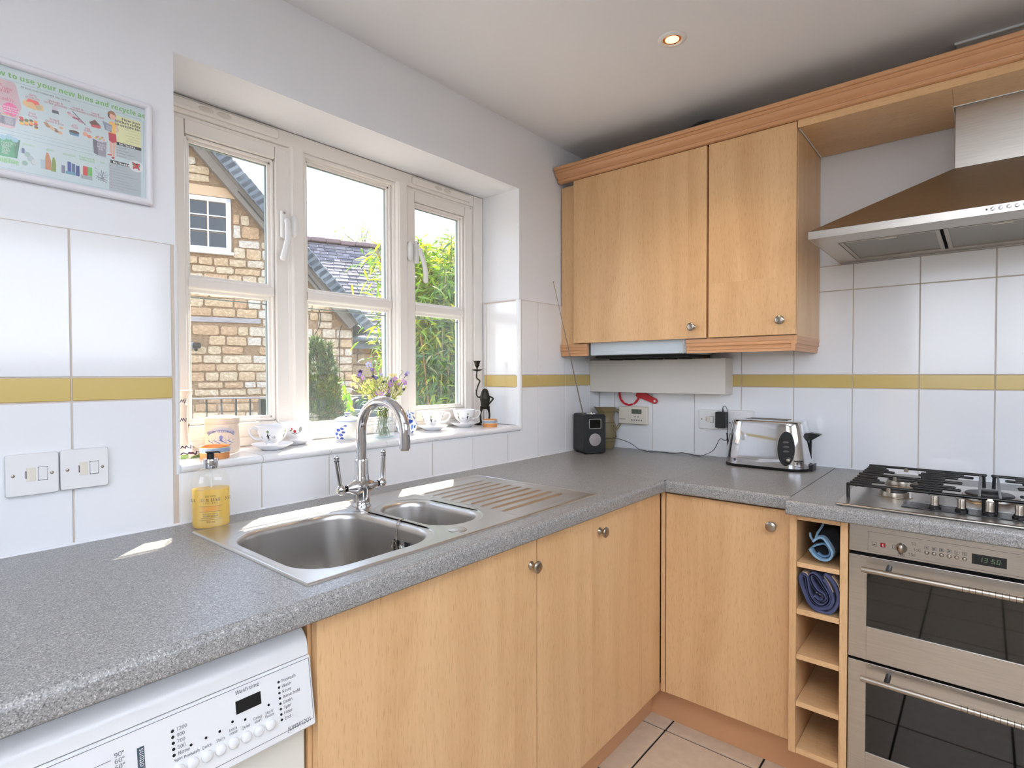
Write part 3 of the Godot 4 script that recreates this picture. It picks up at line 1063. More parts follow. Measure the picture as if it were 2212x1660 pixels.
func hood() -> void:
	var h := thing("cooker_hood", "stainless steel chimney cooker hood above the gas hob", "cooker hood", Vector3(0, 1.664, 1.04), -PI / 2)
	var D := 0.498
	var L := 0.9
	var mb := MB.new()
	# rim, open below
	for e in [[0.0, L, D - 0.004, D], [0.0, L, 0.002, 0.006]]:
		mb.bx(e[0], e[1], 0.0, 0.024, e[2], e[3], 0.001)
	for e in [[0.0, 0.004], [L - 0.004, L]]:
		mb.bx(e[0], e[1], 0.0, 0.024, 0.006, D - 0.004, 0.001)
	# underside margin round the filters
	mb.bx(0.004, L - 0.004, 0.001, 0.005, D - 0.11, D - 0.004)
	mb.bx(0.004, L - 0.004, 0.001, 0.005, 0.006, 0.055)
	mb.bx(0.004, 0.06, 0.001, 0.005, 0.055, D - 0.11)
	mb.bx(L - 0.06, L - 0.004, 0.001, 0.005, 0.055, D - 0.11)
	part("rim", mb, X.steel, h)
	mb = MB.new()
	var y0 := 0.024
	var y1 := 0.222
	var A := [Vector3(0, y0, 0.002), Vector3(0, y0, D), Vector3(L, y0, D), Vector3(L, y0, 0.002)]
	var c0 := 0.3365
	var c1 := 0.5635
	var Bq := [Vector3(c0, y1, 0.002), Vector3(c0, y1, 0.1895), Vector3(c1, y1, 0.1895), Vector3(c1, y1, 0.002)]
	for k in 3:
		mb.flat(A[k], A[k + 1], Bq[k + 1], Vector3([-1, 0, 1][k], 0.5, [0, 1, 0][k]))
		mb.flat(A[k], Bq[k + 1], Bq[k], Vector3([-1, 0, 1][k], 0.5, [0, 1, 0][k]))
	part("canopy", mb, X.steel, h)
	mb = MB.new()
	mb.bx(c0 + 0.002, c1 - 0.002, y1 - 0.02, 0.604, 0.002, 0.1875, 0.002)
	part("chimney", mb, wood(X.steel, Vector3(0.3, 0.1, 0.2)), h)
	mb = MB.new()
	mb.tube([Vector3(c0 - 0.001, 0.602, 0.188), Vector3(c1 + 0.001, 0.602, 0.188)], 0.004, 8)
	part("sealant", mb, X.tile, h)
	# two grease filters
	var im := blank(128, 128, Color(0.62, 0.60, 0.56))
	for j in 128:
		for i in 128:
			if (i / 4 + j / 2) % 2 == 0: im.set_pixel(i, j, Color(0.50, 0.485, 0.45))
	var fm := triplanar(mat("filter_mesh", Color(1, 1, 1), 0.4, 0.7), tex(im), Vector3(9, 9, 9))
	for e in [[0.062, 0.314], [0.322, 0.578], [0.586, 0.838]]:
		mb = MB.new()
		mb.bx(e[0] + 0.012, e[1] - 0.012, 0.003, 0.008, 0.069, D - 0.124)
		var f := part("filter", mb, fm, h)
		mb = MB.new()
		mb.bx(e[0], e[0] + 0.012, 0.0, 0.008, 0.057, D - 0.112, 0.001)
		mb.bx(e[1] - 0.012, e[1], 0.0, 0.008, 0.057, D - 0.112, 0.001)
		mb.bx(e[0] + 0.012, e[1] - 0.012, 0.0, 0.008, 0.057, 0.069, 0.001)
		mb.bx(e[0] + 0.012, e[1] - 0.012, 0.0, 0.008, D - 0.124, D - 0.112, 0.001)
		part("frame", mb, X.nickel, f)
		mb = MB.new()
		mb.bx((e[0] + e[1]) * 0.5 - 0.022, (e[0] + e[1]) * 0.5 + 0.022, -0.001, 0.002, D - 0.135, D - 0.128)
		part("pull", mb, X.cream, f)
	# push buttons on the rim
	for i in 5:
		mb = MB.new()
		mb.t = Transform3D(Basis(Vector3.RIGHT, PI / 2), Vector3(0.428 + 0.0155 * i, 0.0135, D - 0.001))
		mb.lathe([Vector2(0.005, 0), Vector2(0.005, 0.004), Vector2(0.004, 0.0055), Vector2(0, 0.006)], 14)
		part("button", mb, X.chrome, h)
	mb = MB.new()
	mb.bx(0.414, 0.418, 0.011, 0.016, D - 0.0005, D + 0.0006)
	part("indicator", mb, X.black, h)

func oven() -> void:
	var o := thing("oven", "stainless steel double oven with black glass doors under the hob", "oven", Vector3(0, 0.165, 1.1815), -PI / 2)
	var W := 0.597
	var mb := MB.new()
	mb.bx(0.006, W - 0.006, 0.002, 0.690, 0.06, 0.637)
	part("casing", mb, X.dark, o)
	mb = MB.new()
	mb.bx(0.0, W, 0.614, 0.6935, 0.638, 0.660, 0.002)
	var p := part("control_panel", mb, X.steel, o)
	# engraved outline round the controls
	mb = MB.new()
	for e in [[0.044, 0.62, 0.553, 0.6206], [0.044, 0.672, 0.553, 0.6726], [0.0435, 0.62, 0.0441, 0.6726], [0.553, 0.62, 0.5536, 0.6726]]:
		mb.bx(e[0], e[2], e[1], e[3], 0.6598, 0.6603)
	part("outline", mb, X.ink, p)
	# fan/grill symbols
	mb = MB.new()
	for e in [[0.058, 0.641], [0.1025, 0.642]]:
		var q: Array = []
		for i in 5:
			q.append([Vector3(-0.005, -0.005, 0), Vector3(0.005, -0.005, 0), Vector3(0.005, 0.005, 0), Vector3(-0.005, 0.005, 0), Vector3(-0.005, -0.005, 0)][i] + Vector3(e[0], e[1], 0.6603))
		mb.tube(q, 0.0005, 4)
	mb.bx(0.0555, 0.0605, 0.6395, 0.6405, 0.66, 0.6606)
	mb.bx(0.0562, 0.0598, 0.6385, 0.6396, 0.66, 0.6606)
	mb.bx(0.1021, 0.1029, 0.6385, 0.6455, 0.66, 0.6606)
	txt(mb, "50", 0.009, Vector3(0.142, 0.658, 0.6603))
	txt(mb, "100", 0.009, Vector3(0.149, 0.643, 0.6603))
	txt(mb, "150", 0.009, Vector3(0.139, 0.629, 0.6603))
	txt(mb, "200", 0.009, Vector3(0.116, 0.624, 0.6603))
	for i in 6:
		var sx := 0.169 + 0.0148 * i
		var q: Array = []
		for k in 5:
			q.append([Vector3(-0.0042, -0.0035, 0), Vector3(0.0042, -0.0035, 0), Vector3(0.0042, 0.0035, 0), Vector3(-0.0042, 0.0035, 0), Vector3(-0.0042, -0.0035, 0)][k] + Vector3(sx, 0.6535, 0.6603))
		mb.tube(q, 0.0004, 4)
		if i == 5:
			mb.bx(sx - 0.0022, sx + 0.0022, 0.6531, 0.6539, 0.66, 0.6606)
			mb.bx(sx - 0.0004, sx + 0.0004, 0.6513, 0.6557, 0.66, 0.6606)
		elif i == 4:
			mb.bx(sx - 0.0022, sx + 0.0022, 0.6531, 0.6539, 0.66, 0.6606)
		else:
			mb.bx(sx - 0.002, sx + 0.002, 0.6522, 0.6545 + 0.0004 * i, 0.66, 0.6606)
	part("lettering", mb, X.ink, p)
	mb = MB.new()
	mb.bx(0.0715, 0.0825, 0.6365, 0.6475, 0.6595, 0.6606)
	part("indicator", mb, mat("red_indicator", Color(0.55, 0.02, 0.06), 0.3), p)
	mb = MB.new()
	mb.bx(0.0763, 0.0777, 0.639, 0.645, 0.66, 0.6611)
	mb.ell(Vector3(0.077, 0.6398, 0.6607), Vector3(0.0016, 0.0016, 0.0006), 10, 6)
	part("symbol", mb, X.white, p)
	# temperature knob
	mb = MB.new()
	mb.t = Transform3D(Basis(Vector3.RIGHT, PI / 2), Vector3(0.117, 0.643, 0.6595))
	mb.lathe([Vector2(0.0125, 0), Vector2(0.0125, 0.004), Vector2(0.0095, 0.007), Vector2(0.009, 0.008)], 28)
	mb.t = Transform3D(Basis.IDENTITY, Vector3(0.117, 0.643, 0.6595))
	mb.ell(Vector3(0, 0, 0.011), Vector3(0.0072, 0.0155, 0.011), 20, 12)
	var k := part("knob", mb, X.nickel, p)
	mb = MB.new()
	mb.bx(0.1165, 0.1175, 0.6475, 0.6535, 0.6685, 0.6697)
	part("pointer", mb, X.black, k)
	for i in 6:
		mb = MB.new()
		mb.t = Transform3D(Basis(Vector3.RIGHT, PI / 2), Vector3(0.169 + 0.0148 * i, 0.6415, 0.6595))
		mb.lathe([Vector2(0.0048, 0), Vector2(0.0048, 0.0035), Vector2(0.0035, 0.0052), Vector2(0, 0.0058)], 16)
		part("button", mb, X.nickel, p)
	mb = MB.new()
	mb.bx(0.2565, 0.3195, 0.633, 0.6575, 0.6597, 0.6606, 0.0004)
	var dp := part("display", mb, X.black, p)
	mb = MB.new()
	var dx := 0.269
	for ch in ["1", "3", "5", "0"]:
		seg_digit(mb, ch, dx, 0.6405, 0.0058, 0.0105, 0.6609)
		dx += 0.0095 if ch != "3" else 0.0135
	mb.bx(0.2905, 0.2917, 0.6452, 0.6464, 0.6605, 0.6609)
	var gm := mat("green_display_digits", Color(0.1, 0.14, 0.1), 0.4)
	gm.emission_enabled = true
	gm.emission = Color(0.62, 0.80, 0.60)
	gm.emission_energy_multiplier = 0.42
	part("screen_digits", mb, gm, dp)
	# two doors
	for d in [[0.327, 0.606, 0.418, 0.564, 0.581], [0.004, 0.321, 0.08, 0.281, 0.295]]:
		mb = MB.new()
		# steel frame round the glass
		mb.bx(0.0, 0.0425, d[0], d[1], 0.638, 0.660, 0.0018)
		mb.bx(W - 0.0425, W, d[0], d[1], 0.638, 0.660, 0.0018)
		mb.bx(0.0405, W - 0.0405, d[3], d[1], 0.638, 0.660, 0.0018)
		mb.bx(0.0405, W - 0.0405, d[0], d[2], 0.638, 0.660, 0.0018)
		var dr := part("door", mb, wood(X.steel, Vector3(0.1, d[0], 0.3)), o)
		mb = MB.new()
		mb.bx(0.041, W - 0.041, d[2] - 0.001, d[3] + 0.001, 0.650, 0.6575)
		part("glass", mb, X.oven_glass, dr)
		var hy: float = d[4]
		mb = MB.new()
		mb.tube([Vector3(0.036, hy, 0.704), Vector3(W - 0.036, hy, 0.704)], 0.0075, 16)
		var hd := part("handle", mb, X.nickel, dr)
		for x in [0.092, W - 0.092]:
			mb = MB.new()
			mb.tube([Vector3(x, hy + 0.006, 0.658), Vector3(x, hy + 0.003, 0.703)], 0.0065, 12)
			part("handle_post", mb, X.black, hd)
		mb = MB.new()
		for i in 10:
			mb.t = Transform3D(Basis(Vector3.BACK, PI / 2), Vector3(0.241 + 0.0118 * i, hy, 0.704))
			mb.lathe([Vector2(0.0076, -0.0005), Vector2(0.0078, 0), Vector2(0.0076, 0.0005)], 16)
		part("grip_rings", mb, X.black, hd)

func hob() -> void:
	# local x = world z - 1.15, y up from the worktop, local z = -world x
	var h := thing("gas_hob", "stainless steel gas hob with black pan supports", "hob", Vector3(0, WT, 1.15), -PI / 2)
	var mb := MB.new()
	var L := 0.64
	mb.t = Transform3D(Basis(Vector3(1, 0, 0), Vector3(0, 0, -1), Vector3(0, 1, 0)), Vector3(0, 0, 0))
	# tray: rounded rectangle plate, y up
	var rr := off2(rrect(L, 0.5, 0.012, 4), Vector2(L * 0.5, -0.435))
	mb.extr(rr, 0.0, 0.008, 0.004)
	mb.t = Transform3D.IDENTITY
	part("tray", mb, X.steel, h)
	mb = MB.new()
	mb.bx(0.144, 0.476, 0.008, 0.0105, 0.556, 0.632, 0.0008)
	var cs := part("control_strip", mb, mat("dark_control_strip", Color(0.10, 0.10, 0.105), 0.3), h)
	mb = MB.new()
	mb.bx(0.1435, 0.4765, 0.0078, 0.0108, 0.5535, 0.556)
	part("edge_trim", mb, X.chrome, cs)
	mb = MB.new()
	var flatb := Basis(Vector3(1, 0, 0), Vector3(0, 0, -1), Vector3(0, 1, 0))
	for i in 3:
		mb.bx(0.165 + 0.011 * i, 0.171 + 0.011 * i, 0.0105, 0.0107, 0.583, 0.585)
	for i in 5:
		mb.bx(0.233 + 0.054 * i, 0.243 + 0.054 * i, 0.0105, 0.0107, 0.585, 0.589)
	var arc: Array = []
	for i in 13:
		arc.append(Vector3(0.155 + 0.0035 * cos(TAU * i / 12.0), 0.0106, 0.584 + 0.0035 * sin(TAU * i / 12.0)))
	mb.tube(arc, 0.0005, 4)
	part("lettering", mb, mat("pale_print", Color(0.6, 0.6, 0.6), 0.5), cs)
	for i in 5:
		var kx := 0.213 + 0.0535 * i
		mb = MB.new()
		mb.lathe([Vector2(0.0135, 0.0105), Vector2(0.0135, 0.016), Vector2(0.011, 0.018), Vector2(0.0108, 0.02)], 24, Vector3(kx, 0, 0.612))
		var kn := part("knob_base", mb, X.black, h)
		mb = MB.new()
		mb.lathe([Vector2(0.0098, 0.0185), Vector2(0.0085, 0.026), Vector2(0.0088, 0.040), Vector2(0.0080, 0.0425), Vector2(0.0, 0.0435)], 24, Vector3(kx, 0, 0.612))
		var kk := part("knob", mb, X.nickel, kn)
	# burners
	for b in [[0.115, 0.283, 0.043], [0.115, 0.492, 0.036], [0.525, 0.283, 0.036], [0.525, 0.492, 0.043], [0.32, 0.392, 0.062]]:
		var c := Vector3(b[0], 0, b[1])
		var r: float = b[2]
		mb = MB.new()
		mb.lathe([Vector2(r * 1.22, 0.0082), Vector2(r * 1.2, 0.0095), Vector2(r * 0.98, 0.011)], 32, c)
		mb.lathe([Vector2(r * 0.98, 0.009), Vector2(r, 0.012), Vector2(r * 0.94, 0.022), Vector2(r * 0.8, 0.0235)], 32, c)
		var bn := part("burner", mb, X.nickel, h)
		mb = MB.new()
		mb.lathe([Vector2(r * 0.84, 0.0225), Vector2(r * 0.86, 0.0245), Vector2(r * 0.82, 0.0275), Vector2(r * 0.7, 0.029), Vector2(0, 0.0295)], 32, c)
		if r > 0.05: mb.lathe([Vector2(r * 0.36, 0.029), Vector2(r * 0.36, 0.034), Vector2(r * 0.3, 0.036), Vector2(0, 0.0365)], 24, c)
		part("cap", mb, mat("burner_cap", Color(0.17, 0.17, 0.18), 0.4, 0.3), bn)
		mb = MB.new()
		mb.tube([c + Vector3(r * 1.05, 0.009, 0.012), c + Vector3(r * 1.05, 0.027, 0.012)], 0.0025, 8)
		part("igniter", mb, X.white, bn)
	# two pan supports made of round black bars
	for sgn in [1.0, -1.0]:
		mb = MB.new()
		var q := func(x: float, z: float, y: float) -> Vector3: return Vector3(0.32 + sgn * (x - 0.32), y, z)
		var bar := func(x0: float, x1: float, z: float, r: float) -> void: mb.tube([q.call(x0, z, 0.0445), q.call(x0 + 0.002, z, 0.0455), q.call(x1 - 0.002, z, 0.0455), q.call(x1, z, 0.0445)], [r * 0.7, r, r, r * 0.7], 8)
		bar.call(0.013, 0.315, 0.588, 0.0042)
		bar.call(0.013, 0.262, 0.383, 0.0042)
		bar.call(0.013, 0.315, 0.182, 0.0042)
		for e in [[0.0, 0.052, 0.55], [0.0, 0.078, 0.512], [0.0, 0.062, 0.478], [0.0, 0.052, 0.435], [0.0, 0.055, 0.335], [0.0, 0.08, 0.30], [0.0, 0.06, 0.262], [0.0, 0.05, 0.224]]:
			bar.call(0.016, 0.016 + e[1], e[2], 0.0038)
		for e in [[0.162, 0.225, 0.543], [0.152, 0.262, 0.508], [0.168, 0.25, 0.47], [0.162, 0.222, 0.428], [0.165, 0.222, 0.338], [0.156, 0.25, 0.30], [0.16, 0.285, 0.262], [0.17, 0.262, 0.222]]:
			bar.call(e[0], e[1], e[2], 0.0038)
		for x in [0.036, 0.2, 0.3]:
			mb.tube([q.call(x, 0.588, 0.043), q.call(x, 0.48, 0.0405), q.call(x, 0.29, 0.0405), q.call(x, 0.182, 0.043)], 0.0032, 8)
		for e in [[0.016, 0.586], [0.308, 0.586], [0.016, 0.184], [0.308, 0.184]]:
			mb.tube([q.call(e[0], e[1], 0.044), q.call(e[0] + 0.001, e[1], 0.0085)], [0.0042, 0.0048], 10)
		part("pan_support", mb, X.soot, h)
		mb = MB.new()
		for e in [[0.115, 0.182], [0.105, 0.383], [0.112, 0.588]]:
			mb.tube([q.call(e[0], e[1], 0.046), q.call(e[0], e[1], 0.034)], 0.006, 10)
		part("support_clip", mb, X.nickel, h)

func rect_ring(rr: PackedVector2Array, x0: float, x1: float, z0: float, z1: float, c: Vector2) -> PackedVector2Array:
	# points of the rectangle in the directions of the ring's points, seen from c (x, z)
	var out := PackedVector2Array()
	for q in rr:
		var d := q
		var s := 1e9
		if d.x > 1e-6: s = minf(s, (x1 - c.x) / d.x)
		if d.x < -1e-6: s = minf(s, (x0 - c.x) / d.x)
		if d.y > 1e-6: s = minf(s, (z1 - c.y) / d.y)
		if d.y < -1e-6: s = minf(s, (z0 - c.y) / d.y)
		out.append(d * s)
	# snap the nearest point onto each corner
	for cx in [x0 - c.x, x1 - c.x]:
		for cz in [z0 - c.y, z1 - c.y]:
			var best := 0
			for i in out.size():
				if out[i].distance_to(Vector2(cx, cz)) < out[best].distance_to(Vector2(cx, cz)): best = i
			out[best] = Vector2(cx, cz)
	return out
func ringz(p: PackedVector2Array, y: float, c: Vector2) -> PackedVector3Array:
	var r := PackedVector3Array()
	for q in p:
		r.append(Vector3(c.x + q.x, y, c.y + q.y))
	return r

func sink() -> void:
	var s := thing("kitchen_sink", "stainless steel inset sink with two bowls and ribbed drainer", "sink", Vector3(0, WT, 0))
	var yd := 0.0035
	for b in [["main_bowl", -1.898, -1.545, 0.107, 0.585, -1.718, 0.372, 0.312, 0.352, 0.085, 0.165], ["half_bowl", -1.545, -1.352, 0.107, 0.585, -1.444, 0.368, 0.148, 0.275, 0.068, 0.13]]:
		var c := Vector2(b[5], b[6])
		var rr := rrect(b[7], b[8], b[9], 14)
		var pts := PackedVector2Array()
		for i in rr.size():  # denser straight runs
			var a := rr[i]
			var e := rr[(i + 1) % rr.size()]
			var n := maxi(1, int((e - a).length() / 0.02))
			for k in n: pts.append(a.lerp(e, float(k) / n))
		var sc := func(d: float) -> PackedVector2Array:
			var o := PackedVector2Array()
			for i in pts.size():
				var tn := (pts[(i + 1) % pts.size()] - pts[(i - 1 + pts.size()) % pts.size()]).normalized()
				o.append(pts[i] + Vector2(tn.y, -tn.x) * d)
			return o
		var rings: Array = [ringz(rect_ring(pts, b[1], b[2], b[3], b[4], c), yd, c)]
		for e in [[0.021, yd], [0.0195, yd - 0.0014], [0.015, yd - 0.0018], [0.0065, yd - 0.0018], [0.003, yd - 0.003], [0.0, yd - 0.008], [-0.002, yd - 0.016]]:
			rings.append(ringz(sc.call(e[0]), e[1], c))
		var dp: float = b[10]
		for i in 9:
			var a := PI * 0.5 * i / 8.0
			rings.append(ringz(sc.call(-0.010 - 0.03 * (1.0 - cos(a))), -dp + 0.03 - 0.03 * sin(a), c))
		var inner: PackedVector2Array = sc.call(-0.042)
		for f in [0.7, 0.35, 0.08]:
			var o := PackedVector2Array()
			for q in inner: o.append(q * f)
			rings.append(ringz(o, -dp - 0.004 * (1.0 - f), c))
		var mb := MB.new()
		mb.loft(rings, false, true)
		var bowl := part(b[0], mb, X.sink, s)
		mb = MB.new()
		mb.lathe([Vector2(0.04, -dp + 0.0015), Vector2(0.036, -dp - 0.001), Vector2(0.02, -dp - 0.004), Vector2(0, -dp - 0.004)], 28, Vector3(c.x, 0, c.y))
		part("waste", mb, X.chrome, bowl)
		if b[0] == "main_bowl":
			mb = MB.new()
			for i in [-3, -2, -1, 1, 2, 3]:
				for j in [0, 1]:
					var z: float = 0.418 + 0.0075 * i + (0.005 if i > 0 else -0.005)
					mb.box(Vector3(-1.5675, -0.042 - 0.017 * j, z), Vector3(0.002, 0.0145, 0.0034), 0.0008)
			part("overflow_slots", mb, X.dark, bowl)
			mb = MB.new()
			mb.ell(Vector3(-1.569, -0.05, 0.418), Vector3(0.004, 0.006, 0.006), 14, 8)
			part("overflow_screw", mb, X.chrome, bowl)
	# drainer with raised ribs
	var mb := MB.new()
	var nx := 34
	var nz := 150
	var x0 := -1.352
	var x1 := SX1 - 0.007 + 0.0
	var hgt := func(x: float, z: float) -> float:
		var u := (x - x0) / (x1 - x0)
		var y := yd
		# shallow sunk field
		var fx := smoothstep(-1.325, -1.31, x) * (1.0 - smoothstep(-1.03, -1.005, x))
		var fz := smoothstep(0.117, 0.127, z) * (1.0 - smoothstep(0.558, 0.572, z))
		y -= fx * fz * (0.002 + 0.003 * (1.0 - u))
		# ribs
		var k := fposmod((z - 0.19) / 0.039 + 0.5, 1.0) - 0.5
		var on := 1.0 if z > 0.17 and z < 0.525 else 0.0
		var rx := smoothstep(-1.318, -1.298, x) * (1.0 - smoothstep(-1.055, -1.035, x))
		y += on * rx * fz * 0.0042 * exp(-pow(k * 0.039 / 0.0048, 2.0))
		return y
	for side in 1:
		for i in nx:
			for j in nz:
				var q: Array[Vector3] = []
				var m: Array[Vector3] = []
				for e in [[i, j], [i + 1, j], [i + 1, j + 1], [i, j + 1]]:
					var x: float = lerpf(x0, x1, float(e[0]) / nx)
					var z: float = lerpf(0.107, 0.585, float(e[1]) / nz)
					q.append(Vector3(x, hgt.call(x, z), z))
					m.append(Vector3(hgt.call(x - 0.002, z) - hgt.call(x + 0.002, z), 0.004, hgt.call(x, z - 0.001) * 2.0 - hgt.call(x, z + 0.001) * 2.0).normalized())
				mb.quadn(q[0], q[1], q[2], q[3], m[0], m[1], m[2], m[3])
	part("drainer", mb, X.sink, s)
	# rolled rim all round
	mb = MB.new()
	for e in [[Vector2(SX0, SZ0), Vector2(SX0, SZ1)], [Vector2(SX0, SZ1), Vector2(SX1, SZ1)], [Vector2(SX1, SZ1), Vector2(SX1, SZ0)], [Vector2(SX1, SZ0), Vector2(SX0, SZ0)]]:
		var a: Vector2 = e[0]
		var b: Vector2 = e[1]
		var cc := Vector2((SX0 + SX1) * 0.5, (SZ0 + SZ1) * 0.5)
		var d := (b - a).normalized()
		var inn := Vector2(-d.y, d.x)
		if inn.dot(cc - a) < 0: inn = -inn
		var prof := [[0.0, 0.0002], [0.0006, 0.0022], [0.0025, 0.0042], [0.0048, 0.0046], [0.007, yd]]
		for i in 4:
			var f0: float = prof[i][0]
			var f1: float = prof[i + 1][0]
			var P0 := a + inn * f0 + d * f0
			var P1 := b + inn * f0 - d * f0
			var P2 := b + inn * f1 - d * f1
			var P3 := a + inn * f1 + d * f1
			mb.flat(Vector3(P0.x, prof[i][1], P0.y), Vector3(P1.x, prof[i][1], P1.y), Vector3(P2.x, prof[i + 1][1], P2.y), Vector3(-inn.x, 1, -inn.y))
			mb.flat(Vector3(P0.x, prof[i][1], P0.y), Vector3(P2.x, prof[i + 1][1], P2.y), Vector3(P3.x, prof[i + 1][1], P3.y), Vector3(-inn.x, 1, -inn.y))
	part("rim", mb, X.sink, s)
	# blank disc covering the spare tap hole
	mb = MB.new()
	mb.lathe([Vector2(0.021, yd - 0.001), Vector2(0.0215, yd + 0.0012), Vector2(0.019, yd + 0.0025), Vector2(0, yd + 0.003)], 30, Vector3(-1.512, 0, 0.548))
	part("cover_disc", mb, X.sink, s)
	# ball chain and plug ring
	mb = MB.new()
	var ch := curve([Vector3(-1.535, 0.006, 0.385), Vector3(-1.549, 0.006, 0.39), Vector3(-1.562, 0.003, 0.395), Vector3(-1.567, -0.02, 0.398), Vector3(-1.569, -0.06, 0.399), Vector3(-1.571, -0.078, 0.394), Vector3(-1.572, -0.066, 0.389), Vector3(-1.571, -0.04, 0.39)], 0.0034)
	for q in ch: mb.ell(q, Vector3(0.0016, 0.0016, 0.0016), 7, 5)
	var chn := part("plug_chain", mb, X.nickel, s)
	mb = MB.new()
	var rg: Array = []
	for i in 17: rg.append(Vector3(-1.5705, -0.048 + 0.0095 * sin(TAU * i / 16.0), 0.392 + 0.0095 * cos(TAU * i / 16.0)))
	mb.tube(rg, 0.0008, 6)
	part("ring", mb, X.nickel, chn)

func tap() -> void:
	var s := thing("mixer_tap", "chrome swan neck mixer tap with two lever handles", "tap", Vector3(-1.515, WT + 0.0035, 0.185))
	var mb := MB.new()
	mb.lathe([Vector2(0.0245, 0.0), Vector2(0.0245, 0.004), Vector2(0.0225, 0.007), Vector2(0.0215, 0.012), Vector2(0.0205, 0.03), Vector2(0.0215, 0.045), Vector2(0.0225, 0.06), Vector2(0.0205, 0.078), Vector2(0.0185, 0.088), Vector2(0.0185, 0.122), Vector2(0.0175, 0.126), Vector2(0.0142, 0.1275)], 32)
	part("body", mb, X.chrome, s)
	mb = MB.new()
	var p: Array = [Vector3(0, 0.12, 0), Vector3(0, 0.16, 0), Vector3(0, 0.2, 0)]
	var sd := Vector3(0.14, 0, 0.99).normalized()
	for i in 21:
		var a := PI * i / 20.0 * 1.03
		p.append(Vector3(0, 0.204, 0) + sd * (0.0785 - 0.0785 * cos(a)) + Vector3(0, 0.0785 * sin(a), 0))
	var dl: Vector3 = (p[p.size() - 1] - p[p.size() - 2]).normalized()
	p.append(p[p.size() - 1] + dl * 0.016)
	p.append(p[p.size() - 1] + dl * 0.016)
	var rad: Array = []
	for i in p.size(): rad.append(0.0138 if i > 2 else 0.0136)
	mb.tube(p, rad, 22)
	var sp := part("spout", mb, X.chrome, s)
	mb = MB.new()
	mb.tube([p[p.size() - 1], p[p.size() - 1] + dl * 0.005], 0.0105, 18)
	part("outlet", mb, X.nickel, sp)
	for sg in [-1.0, 1.0]:
		mb = MB.new()
		mb.t = Transform3D(Basis(Vector3.BACK, -PI / 2 * sg), Vector3(0, 0.053, 0.002))
		mb.lathe([Vector2(0.021, 0.006), Vector2(0.0215, 0.016), Vector2(0.019, 0.024), Vector2(0.014, 0.034), Vector2(0.0095, 0.043), Vector2(0.0085, 0.047)], 26)
		var h := part("valve", mb, X.chrome, s)
		mb = MB.new()
		mb.t = Transform3D(Basis(Vector3.BACK, -PI / 2 * sg), Vector3(0, 0.053, 0.002))
		mb.lathe([Vector2(0.0088, 0.0465), Vector2(0.0088, 0.0515)], 20)
		part("washer", mb, X.black, h)
		mb = MB.new()
		var kp := Vector3(sg * 0.064, 0.053, 0.002)
		mb.ell(kp, Vector3(0.0128, 0.0138, 0.0128), 20, 14)
		var lean := Vector3(-0.012 if sg < 0 else 0.006, 0, 0)
		var tip := kp + Vector3(0, 0.076, 0) + lean
		mb.tube([kp, kp.lerp(tip, 0.45), tip], [0.0046, 0.0058, 0.0066], 14)
		mb.ell(tip + Vector3(0, 0.008, 0), Vector3(0.0066, 0.008, 0.0066), 16, 10)
		mb.tube([tip, tip + Vector3(0, 0.008, 0)], 0.0066, 14)
		var lv := part("lever", mb, X.chrome, h)
		mb = MB.new()
		mb.tube([tip - Vector3(0, 0.0008, 0), tip + Vector3(0, 0.0008, 0)], 0.0072, 14)
		mb.tube([tip + Vector3(0, 0.007, 0), tip + Vector3(0, 0.0085, 0)], 0.0071, 14)
		part("dark_rings", mb, X.black, h)
		if sg < 0:
			mb = MB.new()
			mb.t = Transform3D(Basis(Vector3.BACK, PI / 2), kp + Vector3(-0.0118, 0, 0.001))
			mb.lathe([Vector2(0.0068, 0), Vector2(0.0062, 0.0016), Vector2(0, 0.002)], 18)
			part("hot_cap", mb, X.cream, h)

